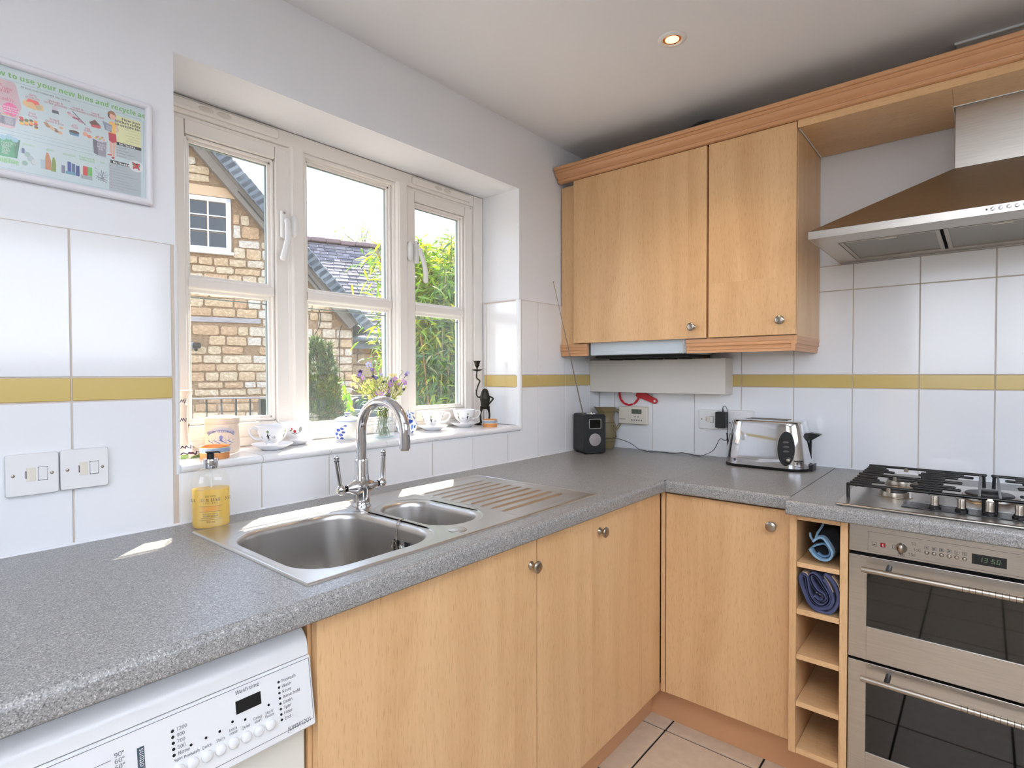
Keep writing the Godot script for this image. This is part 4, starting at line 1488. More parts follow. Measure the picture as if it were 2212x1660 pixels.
func washer() -> void:
	# front view: local x along the wall, z towards the room
	var w := thing("washing_machine", "white front loading washing machine under the worktop beside the sink cabinet", "washing machine", Vector3(-1.912, 0.041, 0.0))
	var W := 0.595
	var wm := mat("white_enamel", Color(0.92, 0.92, 0.915), 0.22)
	var wf := mat("ivory_enamel", Color(0.90, 0.89, 0.84), 0.3)
	var mb := MB.new()
	mb.bx(-W, 0.0, 0.01, 0.64, 0.06, 0.598, 0.006)
	for x in [-W + 0.05, -0.05]:
		for z in [0.12, 0.54]:
			mb.lathe([Vector2(0.02, 0.0), Vector2(0.02, 0.012)], 14, Vector3(x, 0, z))
	part("body", mb, wf, w)
	# rounded lid
	var pr := PackedVector2Array([Vector2(0.06, 0.64), Vector2(0.06, 0.802)])
	for i in 10:
		var a := PI * 0.5 * (1.0 - i / 9.0)
		pr.append(Vector2(0.566 + 0.047 * cos(a), 0.765 + 0.037 * sin(a)))
	pr.append(Vector2(0.614, 0.7575))
	pr.append(Vector2(0.58, 0.7575))
	pr.append(Vector2(0.58, 0.64))
	mb = MB.new()
	mb.t = Transform3D(Basis(Vector3(0, 0, 1), Vector3(0, 1, 0), Vector3(-1, 0, 0)), Vector3.ZERO)
	mb.extr(pr, 0.002, W - 0.002, 0.004)
	part("lid", mb, wm, w)
	# control panel, bowed a little
	pr = PackedVector2Array([Vector2(0.57, 0.644), Vector2(0.626, 0.644), Vector2(0.630, 0.648), Vector2(0.6295, 0.654), Vector2(0.6135, 0.7525), Vector2(0.611, 0.7545), Vector2(0.57, 0.7545)])
	mb = MB.new()
	mb.t = Transform3D(Basis(Vector3(0, 0, 1), Vector3(0, 1, 0), Vector3(-1, 0, 0)), Vector3.ZERO)
	mb.extr(pr, 0.0, W, 0.003, 0.3)
	var cp := part("control_panel", mb, wm, w)
	# panel plane: tilt back
	var tl := atan2(0.016, 0.0985)
	var pb := Basis(Vector3.RIGHT, -tl)
	var P := func(x: float, y: float) -> Vector3:  # x from the right edge, y world height
		return Vector3(x - 0.0045, y - 0.0355, 0.6295 - (y - 0.0355 - 0.654) * 0.016 / 0.0985)
	mb = MB.new()
	var lab := func(s: String, x: float, y: float, em: float, al: int) -> void: txt(mb, s, em, P.call(x, y) + pb * Vector3(0, 0, 0.0004), al, false, 0.0, false, pb)
	var names := ["Prewash", "Wash", "Rinse", "Rinse hold", "Drain", "Spin", "Filter", "End"]
	for i in 8: lab.call(names[i], -0.048, 0.7685 - 0.0080 * i, 0.0062, 0)
	var sp := ["1200", "900", "700", "500", "None"]
	for i in 5: lab.call(sp[i], -0.198, 0.7655 - 0.0078 * i, 0.0062, 0)
	lab.call("Wash time", -0.100, 0.7790, 0.0075, 1)
	lab.call("Start/", -0.0705, 0.7325, 0.0052, 1)
	lab.call("Pause", -0.0705, 0.7275, 0.0052, 1)
	lab.call("Delay", -0.0885, 0.7325, 0.0052, 1)
	lab.call("start", -0.0885, 0.7275, 0.0052, 1)
	lab.call("Quiet", -0.1067, 0.7275, 0.0052, 1)
	lab.call("Extra", -0.1247, 0.7325, 0.0052, 1)
	lab.call("rinse", -0.1247, 0.7275, 0.0052, 1)
	lab.call("Stain", -0.143, 0.7265, 0.0052, 1)
	lab.call("Quick", -0.1615, 0.7265, 0.0052, 1)
	lab.call("Prewash", -0.181, 0.7265, 0.0052, 1)
	lab.call("Spin", -0.198, 0.7275, 0.0052, 1)
	lab.call("JLWM1201", -0.004, 0.694, 0.0085, 2)
	lab.call("90\u00b0", -0.258, 0.7665, 0.0075, 2)
	lab.call("60\u00b0", -0.258, 0.759, 0.0075, 2)
	lab.call("economy 60\u00b0", -0.258, 0.7515, 0.0075, 2)
	lab.call("40\u00b0", -0.258, 0.744, 0.0075, 2)
	for y in [0.763, 0.748]:
		var a: Vector3 = P.call(-0.272, y)
		mb.box(a + Vector3(-0.016, 0, 0.0002), Vector3(0.03, 0.0005, 0.0004))
	# outline of the fascia
	var q0: Array = []
	for e in [[0.0, 0.6925], [0.0, 0.786], [-0.585, 0.786], [-0.585, 0.6925], [0.0, 0.6925]]: q0.append(P.call(e[0], e[1]) + Vector3(0, 0, 0.0001))
	for i in 4: mb.tube([q0[i], q0[i + 1]], 0.0004, 4)
	part("lettering", mb, X.ink, cp)
	mb = MB.new()
	mb.t = Transform3D(pb, P.call(-0.100, 0.7585))
	mb.box(Vector3(0, 0, 0.0003), Vector3(0.0375, 0.0185, 0.001), 0.0004)
	part("display", mb, X.black, cp)
	for i in 8:
		mb = MB.new()
		mb.t = Transform3D(pb * Basis(Vector3.RIGHT, PI / 2), P.call(-0.0523, 0.7685 - 0.0080 * i))
		mb.lathe([Vector2(0.0019, 0), Vector2(0.0017, 0.0007), Vector2(0, 0.0008)], 12)
		part("indicator", mb, X.black, cp)
	for i in 5:
		mb = MB.new()
		mb.t = Transform3D(pb * Basis(Vector3.RIGHT, PI / 2), P.call(-0.2025, 0.7655 - 0.0078 * i))
		mb.lathe([Vector2(0.0021, 0), Vector2(0.0019, 0.0007), Vector2(0, 0.0008)], 12)
		part("indicator", mb, X.black, cp)
	for i in 6:
		mb = MB.new()
		var ix: float = [-0.0705, -0.1067, -0.1247, -0.143, -0.1615, -0.181][i]
		mb.t = Transform3D(pb * Basis(Vector3.RIGHT, PI / 2), P.call(ix, [0.7425, 0.7375, 0.7425, 0.7375, 0.7375, 0.7375][i]))
		mb.lathe([Vector2(0.0019, 0), Vector2(0.0017, 0.0007), Vector2(0, 0.0008)], 12)
		part("indicator", mb, X.black, cp)
	for i in 8:
		mb = MB.new()
		mb.t = Transform3D(pb * Basis(Vector3.RIGHT, PI / 2), P.call(-0.0705 - 0.0183 * i, 0.7135))
		mb.lathe([Vector2(0.0078, -0.001), Vector2(0.0076, 0.0028), Vector2(0.0066, 0.0042), Vector2(0.004, 0.0052), Vector2(0, 0.0055)], 26)
		part("button", mb, wm, cp)
	mb = MB.new()
	mb.t = Transform3D(pb, P.call(-0.2405, 0.738))
	mb.box(Vector3(0, 0, 0.0003), Vector3(0.0082, 0.052, 0.001), 0.0003)
	var ct := part("programme_tab", mb, mat("slate_tab", Color(0.27, 0.32, 0.36), 0.4), cp)
	mb = MB.new()
	txt(mb, "Cottons", 0.0078, P.call(-0.2405, 0.7485) + Vector3(0, 0, 0.0011), 1, false, 0.0, false, pb * Basis(Vector3.BACK, PI / 2))
	part("lettering", mb, X.white, ct)
	# programme dial and drum door further down
	mb = MB.new()
	mb.t = Transform3D(pb * Basis(Vector3.RIGHT, PI / 2), P.call(-0.33, 0.735))
	mb.lathe([Vector2(0.032, 0), Vector2(0.031, 0.01), Vector2(0.026, 0.016), Vector2(0, 0.017)], 36)
	part("dial", mb, wm, cp)
	mb = MB.new()
	mb.t = Transform3D(Basis(Vector3.RIGHT, PI / 2), Vector3(-W * 0.5, 0.36, 0.597))
	mb.lathe([Vector2(0.19, 0), Vector2(0.185, 0.02), Vector2(0.15, 0.03), Vector2(0.14, 0.02)], 48)
	var dr := part("door", mb, wm, w)
	mb = MB.new()
	mb.t = Transform3D(Basis(Vector3.RIGHT, PI / 2), Vector3(-W * 0.5, 0.36, 0.597))
	mb.lathe([Vector2(0.142, 0.018), Vector2(0.1, 0.005), Vector2(0, 0.003)], 40)
	part("glass", mb, X.oven_glass, dr)

func switch_plate(called: String, label: String, at: Vector3, turn: float, w: float, kind: int, group := "") -> Node3D:
	var s := thing(called, label, "switch" if kind < 2 else "socket", at, turn, group)
	var mb := MB.new()
	mb.extr(rrect(w, 0.083, 0.005, 3), 0.0002, 0.0115, 0.0022)
	part("plate", mb, X.white, s)
	if kind < 2:
		mb = MB.new()
		mb.box(Vector3(-0.0025, 0, 0.0112), Vector3(0.0145, 0.027, 0.0014), 0.0004)
		part("fuse_carrier", mb, X.cream, s)
		mb = MB.new()
		mb.bx(-0.0112, -0.0098, -0.0075, 0.0075, 0.0105, 0.0122)
		part("neon", mb, mat("neon_slot", Color(0.25, 0.2, 0.25), 0.5), s)
		mb = MB.new()
		mb.t = Transform3D(Basis(Vector3.RIGHT, 0.09), Vector3(0.0155, 0, 0.0118))
		mb.box(Vector3.ZERO, Vector3(0.0145, 0.026, 0.005), 0.0012)
		part("rocker", mb, X.white, s)
		mb = MB.new()
		mb.bx(0.0078, 0.0232, -0.0138, 0.0138, 0.011, 0.0117)
		part("rocker_gap", mb, X.ink, s)
	else:
		for x in [-0.034, 0.034]:
			mb = MB.new()
			mb.box(Vector3(x * 0.35, 0.028, 0.0118), Vector3(0.0125, 0.013, 0.005), 0.001)
			part("rocker", mb, X.white, s)
			mb = MB.new()
			mb.bx(x - 0.002, x + 0.002, 0.004, 0.012, 0.0112, 0.0118)
			mb.bx(x - 0.014, x - 0.008, -0.014, -0.010, 0.0112, 0.0118)
			mb.bx(x + 0.008, x + 0.014, -0.014, -0.010, 0.0112, 0.0118)
			part("pin_holes", mb, X.dark, s)
	for x in [-1.0, 1.0]:
		mb = MB.new()
		mb.ell(Vector3(x * (w * 0.5 - 0.0115), 0, 0.0113), Vector3(0.0032, 0.0032, 0.0014), 14, 6)
		var sc := part("screw", mb, X.nickel, s)
	return s

func wall_fittings() -> void:
	switch_plate("fused_switch", "white fused switch plate left of the window, nearer the picture edge", Vector3(-2.163, 1.0585, 0.0), 0.0, 0.083, 0, "switch plates left of the window")
	switch_plate("fused_switch", "white fused switch plate left of the window, nearer the sill", Vector3(-2.078, 1.0595, 0.0), 0.0, 0.083, 0, "switch plates left of the window")
	switch_plate("fused_switch", "single white fused switch plate on the tiles left of the black adapter", Vector3(0, 1.058, 0.550), -PI / 2, 0.083, 1)
	switch_plate("double_socket", "white double socket on the tiles partly behind the toaster", Vector3(0, 1.060, 0.6645), -PI / 2, 0.144, 2)
	# plug-in adapter with its lead
	var a := thing("power_adapter", "small black plug-in power adapter with a thin lead above the toaster", "adapter", Vector3(-0.0116, 1.061, 0.6145), -PI / 2)
	var mb := MB.new()
	mb.box(Vector3(0, 0, 0.022), Vector3(0.042, 0.068, 0.042), 0.003)
	part("case", mb, X.black, a)
	mb = MB.new()
	mb.tube([Vector3(0.004, 0.034, 0.02), Vector3(0.004, 0.042, 0.02), Vector3(0.004, 0.049, 0.02)], [0.0042, 0.003, 0.0018], 10)
	part("strain_relief", mb, X.black, a)
	mb = MB.new()
	mb.tube(curve([Vector3(0.004, 0.045, 0.02), Vector3(0.006, 0.056, 0.022), Vector3(0.014, 0.058, 0.024), Vector3(0.023, 0.046, 0.026), Vector3(0.027, 0.02, 0.03), Vector3(0.028, -0.03, 0.03), Vector3(0.022, -0.085, 0.03), Vector3(-0.004, -0.081, 0.03), Vector3(-0.03, -0.13, 0.035), Vector3(-0.08, -0.1585, 0.04)], 0.006), 0.0013, 6)
	part("lead", mb, X.black, a)
	# its lead across the worktop to the radio
	var c := thing("radio_lead", "thin black cable lying along the worktop between radio and toaster", "cable", Vector3(0, WT, 0))
	mb = MB.new()
	mb.tube(curve([Vector3(-0.13, 0.05, 0.11), Vector3(-0.075, 0.052, 0.13), Vector3(-0.03, 0.035, 0.165), Vector3(-0.03, 0.024, 0.195), Vector3(-0.035, 0.004, 0.235), Vector3(-0.04, 0.002, 0.26), Vector3(-0.062, 0.0016, 0.30), Vector3(-0.04, 0.0016, 0.345), Vector3(-0.045, 0.002, 0.40), Vector3(-0.03, 0.006, 0.445), Vector3(-0.04, 0.002, 0.50), Vector3(-0.05, 0.0016, 0.53)], 0.006), 0.0015, 6)
	part("cord", mb, X.black, c)
	# heating programmer
	var p := thing("heating_programmer", "cream heating programmer with small display on the tiles", "programmer", Vector3(0, 1.059, 0.195), -PI / 2)
	mb = MB.new()
	mb.extr(rrect(0.148, 0.083, 0.006, 4), 0.0002, 0.026, 0.004)
	part("case", mb, X.cream, p)
	mb = MB.new()
	mb.box(Vector3(0.021, 0.019, 0.0262), Vector3(0.052, 0.0215, 0.001), 0.0003)
	var d := part("display", mb, mat("lcd", Color(0.36, 0.40, 0.34), 0.25), p)
	mb = MB.new()
	txt(mb, "5  16.7", 0.0115, Vector3(0.021, 0.0185, 0.027))
	part("digits", mb, X.black, d)
	for i in 5:
		mb = MB.new()
		mb.ell(Vector3(-0.003 + 0.0122 * i, -0.0215, 0.026), Vector3(0.0038, 0.0038, 0.0018), 14, 6)
		part("button", mb, mat("grey_button", Color(0.45, 0.44, 0.44), 0.4), p)
	mb = MB.new()
	for x in [0.0135, 0.029]: mb.box(Vector3(x, -0.006, 0.0262), Vector3(0.005, 0.004, 0.0008))
	txt(mb, "Honeywell", 0.0062, Vector3(-0.068, -0.0185, 0.0264), 0, false, 0.0, true)
	for i in 5: mb.box(Vector3(-0.003 + 0.0122 * i, -0.0295, 0.0262), Vector3(0.005, 0.0008, 0.0005))
	part("lettering", mb, X.ink, p)
	# red wrench behind the boxing, resting on the programmer
	var r := thing("filter_wrench", "red plastic ring wrench resting on top of the heating programmer", "wrench", Vector3(0, 1.1585, 0.1690), -PI / 2)
	mb = MB.new()
	var outer: Array = []
	var inner: Array = []
	var ring := PackedVector2Array()
	for i in 49:
		var an := deg_to_rad(-62.0 + 352.0 * i / 48.0) 
		ring.append(Vector2(cos(an), sin(an)) * 0.0555)
	for i in range(48, -1, -1):
		var an := deg_to_rad(-62.0 + 352.0 * i / 48.0)
		ring.append(Vector2(cos(an), sin(an)) * (0.0468 + 0.0012 * sin(i * TAU / 4.0)))
	mb.extr(ring, 0.006, 0.0135, 0.001)
	# spoon-shaped grip
	var gp := PackedVector2Array()
	var ax := Vector2(0.137, -0.052).normalized()
	var ay := Vector2(-ax.y, ax.x)
	var base := Vector2(0.049, 0.002)
	for e in [[-0.010, -0.013], [0.006, -0.0175], [0.022, -0.0145], [0.05, -0.0135], [0.086, -0.0125]]: gp.append(base + ax * e[0] + ay * e[1])
	for i in 9:
		var an := -PI * 0.5 + PI * i / 8.0
		gp.append(base + ax * (0.088 + 0.0125 * cos(an)) + ay * (0.0125 * sin(an)))
	for e in [[0.05, 0.015], [0.018, 0.022], [0.002, 0.03], [-0.008, 0.02]]: gp.append(base + ax * e[0] + ay * e[1])
	mb.extr(gp, 0.0055, 0.0140, 0.0012)
	part("ring_and_grip", mb, X.red, r)
	mb = MB.new()
	var hc := base + ax * 0.0885
	mb.t = Transform3D(Basis(Vector3.RIGHT, PI / 2), Vector3(hc.x, hc.y, 0.0138))
	mb.lathe([Vector2(0.0055, 0.0), Vector2(0.0052, 0.0006), Vector2(0, 0.0006)], 16)
	part("hanging_hole", mb, X.white, r)

func downlight() -> void:
	for e in [[-0.772, 0.723, "round white recessed spotlight glowing warm in the ceiling"], [-2.05, 1.85, "unseen recessed spotlight in the ceiling behind the viewer, lighting the room"]]:  # the second one is out of view, placed to light the room
		var d := thing("ceiling_spotlight", e[2], "spotlight", Vector3(e[0], 2.27, e[1]))
		var mb := MB.new()
		mb.lathe([Vector2(0.0415, 0.0), Vector2(0.041, -0.003), Vector2(0.037, -0.0055), Vector2(0.030, -0.0058), Vector2(0.0275, -0.003), Vector2(0.0268, 0.0)], 36)
		part("ring", mb, X.white, d)
		mb = MB.new()
		mb.lathe([Vector2(0.0268, -0.002), Vector2(0.0245, -0.0008), Vector2(0.0235, -0.001), Vector2(0.0225, -0.0022), Vector2(0.0205, -0.0025)], 32)
		part("reflector", mb, mat("copper_reflector", Color(0.95, 0.62, 0.38), 0.25, 1.0), d)
		mb = MB.new()
		mb.lathe([Vector2(0.0222, -0.0012), Vector2(0.018, -0.0030), Vector2(0.010, -0.0042), Vector2(0, -0.0046)], 28)
		var lm := mat("warm_lamp", Color(1.0, 0.85, 0.6), 0.4)
		lm.emission_enabled = true
		lm.emission = Color(1.0, 0.86, 0.58)
		lm.emission_energy_multiplier = 2.2
		part("lamp", mb, lm, d)
		var l := SpotLight3D.new()
		l.name = "spot"
		d.add_child(l)
		l.position = Vector3(0, -0.012, 0)
		l.rotation.x = -PI / 2
		l.spot_angle = 55.0
		l.spot_angle_attenuation = 1.0
		l.spot_range = 8.0
		l.spot_attenuation = 2.0
		l.light_energy = 0.35
		l.light_color = Color(1.0, 0.86, 0.66)
		l.light_size = 0.02
		l.shadow_enabled = true

func txt_fit(mb: MB, s: String, x0: float, x1: float, y: float, z: float, serif := false, bold := false) -> void:
	var tmp := MB.new()
	txt(tmp, s, 1.0, Vector3.ZERO, 0, serif, 0.0, bold)
	var lo := 1e9
	var hi := -1e9
	for q in tmp.v:
		lo = minf(lo, q.x)
		hi = maxf(hi, q.x)
	txt(mb, s, (x1 - x0) / (hi - lo), Vector3(x0 - lo * (x1 - x0) / (hi - lo), y, z), 0, serif, 0.0, bold)

func poster() -> void:
	# local x,y in metres from the print's top left corner
	var p := thing("framed_poster", "white framed recycling poster hung on the wall left of the window", "poster", Vector3(-2.255, 1.857, -0.006))
	var W := 0.300
	var H := 0.203
	var mb := MB.new()
	var fw := 0.0125
	for e in [[-fw, W + fw, -0.0, fw, 0], [-fw, W + fw, -H - fw, -H, 0]]:
		mb.tube([Vector3(-fw * 0.4, (e[2] + e[3]) * 0.5, 0.0085), Vector3(W + fw * 0.4, (e[2] + e[3]) * 0.5, 0.0085)], 0.0078, 14)
	for x in [-fw * 0.5, W + fw * 0.5]:
		mb.tube([Vector3(x, fw * 0.5, 0.0085), Vector3(x, -H - fw * 0.5, 0.0085)], 0.0078, 14)
		for y in [fw * 0.5, -H - fw * 0.5]: mb.ell(Vector3(x, y, 0.0085), Vector3(0.0078, 0.0078, 0.0078), 14, 10)
	mb.bx(-0.006, W + 0.006, -H - 0.006, 0.006, 0.001, 0.006)
	part("frame", mb, mat("white_frame", Color(0.92, 0.915, 0.94), 0.35), p)
	# the print: pictures and panels, in 2.5 px per mm
	var k := 2.5
	var im := blank(750, 508, Color(0.835, 0.895, 0.905))
	var V := func(x: float, y: float) -> Vector2: return Vector2(x, y) * k
	var R := func(x0: float, y0: float, x1: float, y1: float, c: Color) -> void: im.fill_rect(Rect2i(int(x0 * k), int(y0 * k), int((x1 - x0) * k), int((y1 - y0) * k)), c)
	var rule := Color(0.66, 0.76, 0.81)
	path(im, [V.call(0, 26.5), V.call(290, 26.5), V.call(296, 32), V.call(296, 198)], 2.0, rule)
	for y in [124.5, 131.5]: line(im, V.call(0, y), V.call(228, y), 2.0, rule)
	line(im, V.call(0, 198), V.call(230, 199), 2.0, rule)
	poly(im, [V.call(0, 28), V.call(76, 28), V.call(79, 33), V.call(87, 74), V.call(76, 116), V.call(70, 120), V.call(0, 120)], Color(0.86, 0.74, 0.76))
	var pinkish := Color(0.93, 0.36, 0.62)
	dot(im, 70 * k, 83 * k, 11.5 * k, 13 * k, pinkish)
	# little pictures, flat print
	var bin := func(x: float, y: float, w: float, h: float) -> void:
		poly(im, [V.call(x - w * 0.5, y), V.call(x - w * 0.18, y - h * 0.06), V.call(x - w * 0.12, y + h), V.call(x - w * 0.42, y + h * 0.92)], Color(0.45, 0.43, 0.50))
		poly(im, [V.call(x - w * 0.18, y - h * 0.03), V.call(x + w * 0.5, y), V.call(x + w * 0.44, y + h), V.call(x - w * 0.12, y + h)], Color(0.62, 0.60, 0.66))
		poly(im, [V.call(x - w * 0.5, y), V.call(x, y - h * 0.12), V.call(x + w * 0.5, y), V.call(x + w * 0.2, y + h * 0.1), V.call(x - w * 0.2, y + h * 0.08)], Color(0.85, 0.86, 0.9))
		for i in 7: dot(im, (x - w * 0.3 + w * 0.1 * i) * k, (y - h * 0.08 - h * 0.07 * (i % 3)) * k, w * 0.075 * k, h * 0.06 * k, [Color(0.95, 0.75, 0.35), Color(0.75, 0.55, 0.45), Color(0.9, 0.6, 0.5), Color(0.7, 0.75, 0.45)][i % 4])
	bin.call(65, 97, 26, 17)
	bin.call(48, 93, 16, 20)
	bin.call(214, 97, 25, 33)
	poly(im, [V.call(30, 143), V.call(84, 138), V.call(79, 175), V.call(30, 178)], Color(0.10, 0.60, 0.36))
	poly(im, [V.call(74, 140), V.call(84, 138), V.call(79, 175), V.call(76, 174)], Color(0.06, 0.45, 0.28))
	for i in 5: dot(im, (40 + i * 9) * k, (140 - (i % 2) * 3) * k, 5 * k, 5 * k, Color(0.62, 0.80, 0.86))
	dot(im, 60 * k, 183 * k, 22 * k, 5 * k, Color(0.70, 0.86, 0.72))
	# food pictures
	poly(im, [V.call(88, 64), V.call(90, 56), V.call(120, 58), V.call(121, 68), V.call(108, 70), V.call(94, 69)], Color(0.92, 0.76, 0.52))
	poly(im, [V.call(94, 58), V.call(97, 51), V.call(112, 52), V.call(115, 58), V.call(110, 63), V.call(104, 57)], Color(0.92, 0.38, 0.34))
	dot(im, 113 * k, 63 * k, 5 * k, 5 * k, Color(0.80, 0.72, 0.56))
	poly(im, [V.call(135, 52), V.call(143, 52), V.call(145, 66), V.call(134, 66)], Color(0.84, 0.80, 0.86))
	poly(im, [V.call(134.3, 60), V.call(144.5, 60), V.call(145, 66), V.call(134, 66)], Color(0.33, 0.32, 0.38))
	for i in 22:
		dot(im, (86 + fmod(i * 7.3, 29.0)) * k, (93 + fmod(i * 4.7, 13.0)) * k, 3.2 * k, 2.4 * k, [Color(0.85, 0.25, 0.22), Color(0.95, 0.78, 0.25), Color(0.35, 0.5, 0.25), Color(0.95, 0.62, 0.25), Color(0.45, 0.32, 0.25)][i % 5])
	for i in 14: dot(im, (124 + fmod(i * 7.3, 28.0)) * k, (91 + fmod(i * 3.7, 13.0)) * k, 3.6 * k, 2.0 * k, [Color(0.70, 0.52, 0.36), Color(0.86, 0.74, 0.58), Color(0.55, 0.40, 0.32), Color(0.90, 0.70, 0.52)][i % 4])
	for i in 12: dot(im, (162 + fmod(i * 7.3, 24.0)) * k, (57 + fmod(i * 3.9, 12.0)) * k, 3.2 * k, 2.0 * k, [Color(0.80, 0.58, 0.64), Color(0.90, 0.76, 0.78), Color(0.66, 0.36, 0.44)][i % 3])
	line(im, V.call(168, 52), V.call(189, 72), 4, Color(0.4, 0.38, 0.42))
	poly(im, [V.call(196, 64), V.call(206, 56), V.call(216, 66), V.call(200, 70)], Color(0.45, 0.30, 0.25))
	poly(im, [V.call(199, 68), V.call(216, 66), V.call(216, 72), V.call(200, 73)], Color(0.86, 0.36, 0.42))
	poly(im, [V.call(161, 94), V.call(179, 94), V.call(177, 101), V.call(163, 101)], Color(0.36, 0.56, 0.70))
	dot(im, 170 * k, 93.5 * k, 8.5 * k, 3 * k, Color(0.36, 0.26, 0.22))
	dot(im, 189 * k, 92 * k, 4.5 * k, 4.5 * k, Color(0.92, 0.66, 0.55))
	dot(im, 196 * k, 95 * k, 4 * k, 3.4 * k, Color(0.90, 0.52, 0.40))
	# lower row: plastics, glass, aerosols, tins, foil
	for i in 9: dot(im, (88 + fmod(i * 5.3, 20.0)) * k, (158 + fmod(i * 6.1, 26.0)) * k, 4.5 * k, 5 * k, [Color(0.72, 0.78, 0.80), Color(0.84, 0.87, 0.86), Color(0.62, 0.74, 0.70)][i % 3])
	R.call(86.0, 152.0, 90.0, 162.0, Color(0.2, 0.3, 0.5))
	poly(im, [V.call(114, 166), V.call(124, 165), V.call(124, 184), V.call(115, 184)], Color(0.72, 0.80, 0.84))
	poly(im, [V.call(124, 150), V.call(127, 150), V.call(131, 164), V.call(131, 184), V.call(122, 184), V.call(122, 162)], Color(0.78, 0.50, 0.28))
	poly(im, [V.call(134, 157), V.call(137, 157), V.call(139, 166), V.call(139, 185), V.call(131, 185), V.call(132, 168)], Color(0.52, 0.60, 0.18))
	R.call(148.0, 168.0, 154.0, 184.0, Color(0.50, 0.50, 0.60))
	for i in 3: R.call(158.0 + i * 7.0, 158.0 + i * 2, 164.0 + i * 7.0, 184.0, [Color(0.18, 0.28, 0.60), Color(0.28, 0.40, 0.55), Color(0.12, 0.22, 0.52)][i])
	R.call(155.0, 178.0, 172.0, 184.0, Color(0.40, 0.62, 0.72))
	R.call(178.0, 166.0, 184.0, 176.0, Color(0.86, 0.90, 0.86))
	R.call(184.0, 160.0, 192.0, 180.0, Color(0.85, 0.20, 0.25))
	R.call(192.0, 160.0, 200.0, 178.0, Color(0.45, 0.75, 0.42))
	R.call(180.0, 179.0, 200.0, 187.0, Color(0.66, 0.70, 0.72))
	for i in 26: line(im, V.call(205 + fmod(i * 9.7, 24.0), 158 + fmod(i * 6.3, 26.0)), V.call(208 + fmod(i * 5.7, 22.0), 160 + fmod(i * 8.3, 26.0)), 2.5, [Color(0.45, 0.48, 0.52), Color(0.80, 0.83, 0.87), Color(0.62, 0.66, 0.72)][i % 3])
	# right column panels
	R.call(245.0, 33.0, 292.0, 91.0, Color(0.93, 0.93, 0.72))
	R.call(245.0, 90.5, 292.0, 97.0, Color(0.16, 0.18, 0.18))
	R.call(243.0, 97.0, 292.0, 124.0, Color(0.76, 0.80, 0.82))
	R.call(233.0, 133.0, 272.0, 140.0, Color(0.16, 0.18, 0.18))
	R.call(230.0, 140.0, 290.0, 200.0, Color(0.74, 0.78, 0.80))
	dot(im, 281 * k, 134 * k, 14 * k, 12.5 * k, Color(0.92, 0.94, 0.94))
	for i in 18: dot(im, (275 + fmod(i * 5.3, 13.0)) * k, (128 + fmod(i * 3.1, 12.0)) * k, 1.7 * k, 1.7 * k, [Color(0.1, 0.12, 0.14), Color(0.2, 0.55, 0.35), Color(0.75, 0.4, 0.2), Color(0.4, 0.4, 0.5)][i % 4])
	line(im, V.call(276, 128), V.call(287, 140), 7, Color(0.86, 0.10, 0.20))
	line(im, V.call(287, 128), V.call(276, 140), 7, Color(0.86, 0.10, 0.20))
	# the drawn woman with a caddy
	dot(im, 236.5 * k, 36 * k, 7.5 * k, 9 * k, Color(0.36, 0.27, 0.27))
	dot(im, 238 * k, 38 * k, 5.6 * k, 7.2 * k, Color(0.94, 0.74, 0.66))
	poly(im, [V.call(229, 36), V.call(233, 28), V.call(242, 29), V.call(244.5, 35), V.call(236, 33)], Color(0.68, 0.46, 0.30))
	poly(im, [V.call(231, 52), V.call(236, 49), V.call(241, 49), V.call(246, 52), V.call(249, 66), V.call(246, 71), V.call(243, 70), V.call(246, 65), V.call(243, 58), V.call(231, 60)], Color(0.94, 0.76, 0.68))
	poly(im, [V.call(231, 53), V.call(234, 50), V.call(238, 54), V.call(242, 50), V.call(244, 54), V.call(243, 64), V.call(244, 75), V.call(231, 75), V.call(233, 64)], Color(0.97, 0.78, 0.38))
	poly(im, [V.call(230, 75), V.call(244, 75), V.call(245, 92), V.call(238, 96), V.call(231, 92)], Color(0.74, 0.16, 0.26))
	poly(im, [V.call(232, 93), V.call(237, 95), V.call(236, 122), V.call(232.5, 122)], Color(0.92, 0.72, 0.64))
	poly(im, [V.call(238, 95), V.call(243, 93), V.call(240, 126), V.call(237, 126)], Color(0.92, 0.72, 0.64))
	poly(im, [V.call(228, 122), V.call(236, 121), V.call(235, 124), V.call(228, 124)], Color(0.76, 0.14, 0.2))
	poly(im, [V.call(235, 126), V.call(241, 126), V.call(239, 130), V.call(236, 130)], Color(0.76, 0.14, 0.2))
	poly(im, [V.call(219, 53), V.call(237, 58), V.call(236, 73), V.call(224, 71)], Color(0.58, 0.62, 0.72))
	# lines of print too small to read
	for i in 5: line(im, V.call(262 + (i % 2) * 5, 59 + 6 * i), V.call(289, 59 + 6 * i), 1.6, Color(0.55, 0.57, 0.52))
	for i in 4: line(im, V.call(248, 102 + 6 * i), V.call(262 + 9 * (i % 3), 102 + 6 * i), 1.6, Color(0.5, 0.53, 0.56))
	for i in 9: line(im, V.call(236, 145 + 6 * i), V.call(256 + 9 * (i % 4), 145 + 6 * i), 1.6, Color(0.48, 0.51, 0.55))
	for i in 4: dot(im, 246 * k, (102 + 6 * i) * k, 1.8, 1.8, Color(0.8, 0.2, 0.3))
	for i in 9: dot(im, 233.5 * k, (145 + 6 * i) * k, 1.8, 1.8, Color(0.8, 0.2, 0.3))
	line(im, V.call(80, 118.3), V.call(201, 118.3), 1.0, Color(0.60, 0.68, 0.72))
	var pm := mat("poster_print", Color(1, 1, 1), 0.16)
	pm.albedo_texture = tex(im)
	mb = MB.new()
	mb.quad(Vector3(0, -H, 0.0064), Vector3(W, -H, 0.0064), Vector3(W, 0, 0.0064), Vector3(0, 0, 0.0064), Vector3(0, 0, 1))
	var pr := part("print", mb, pm, p)
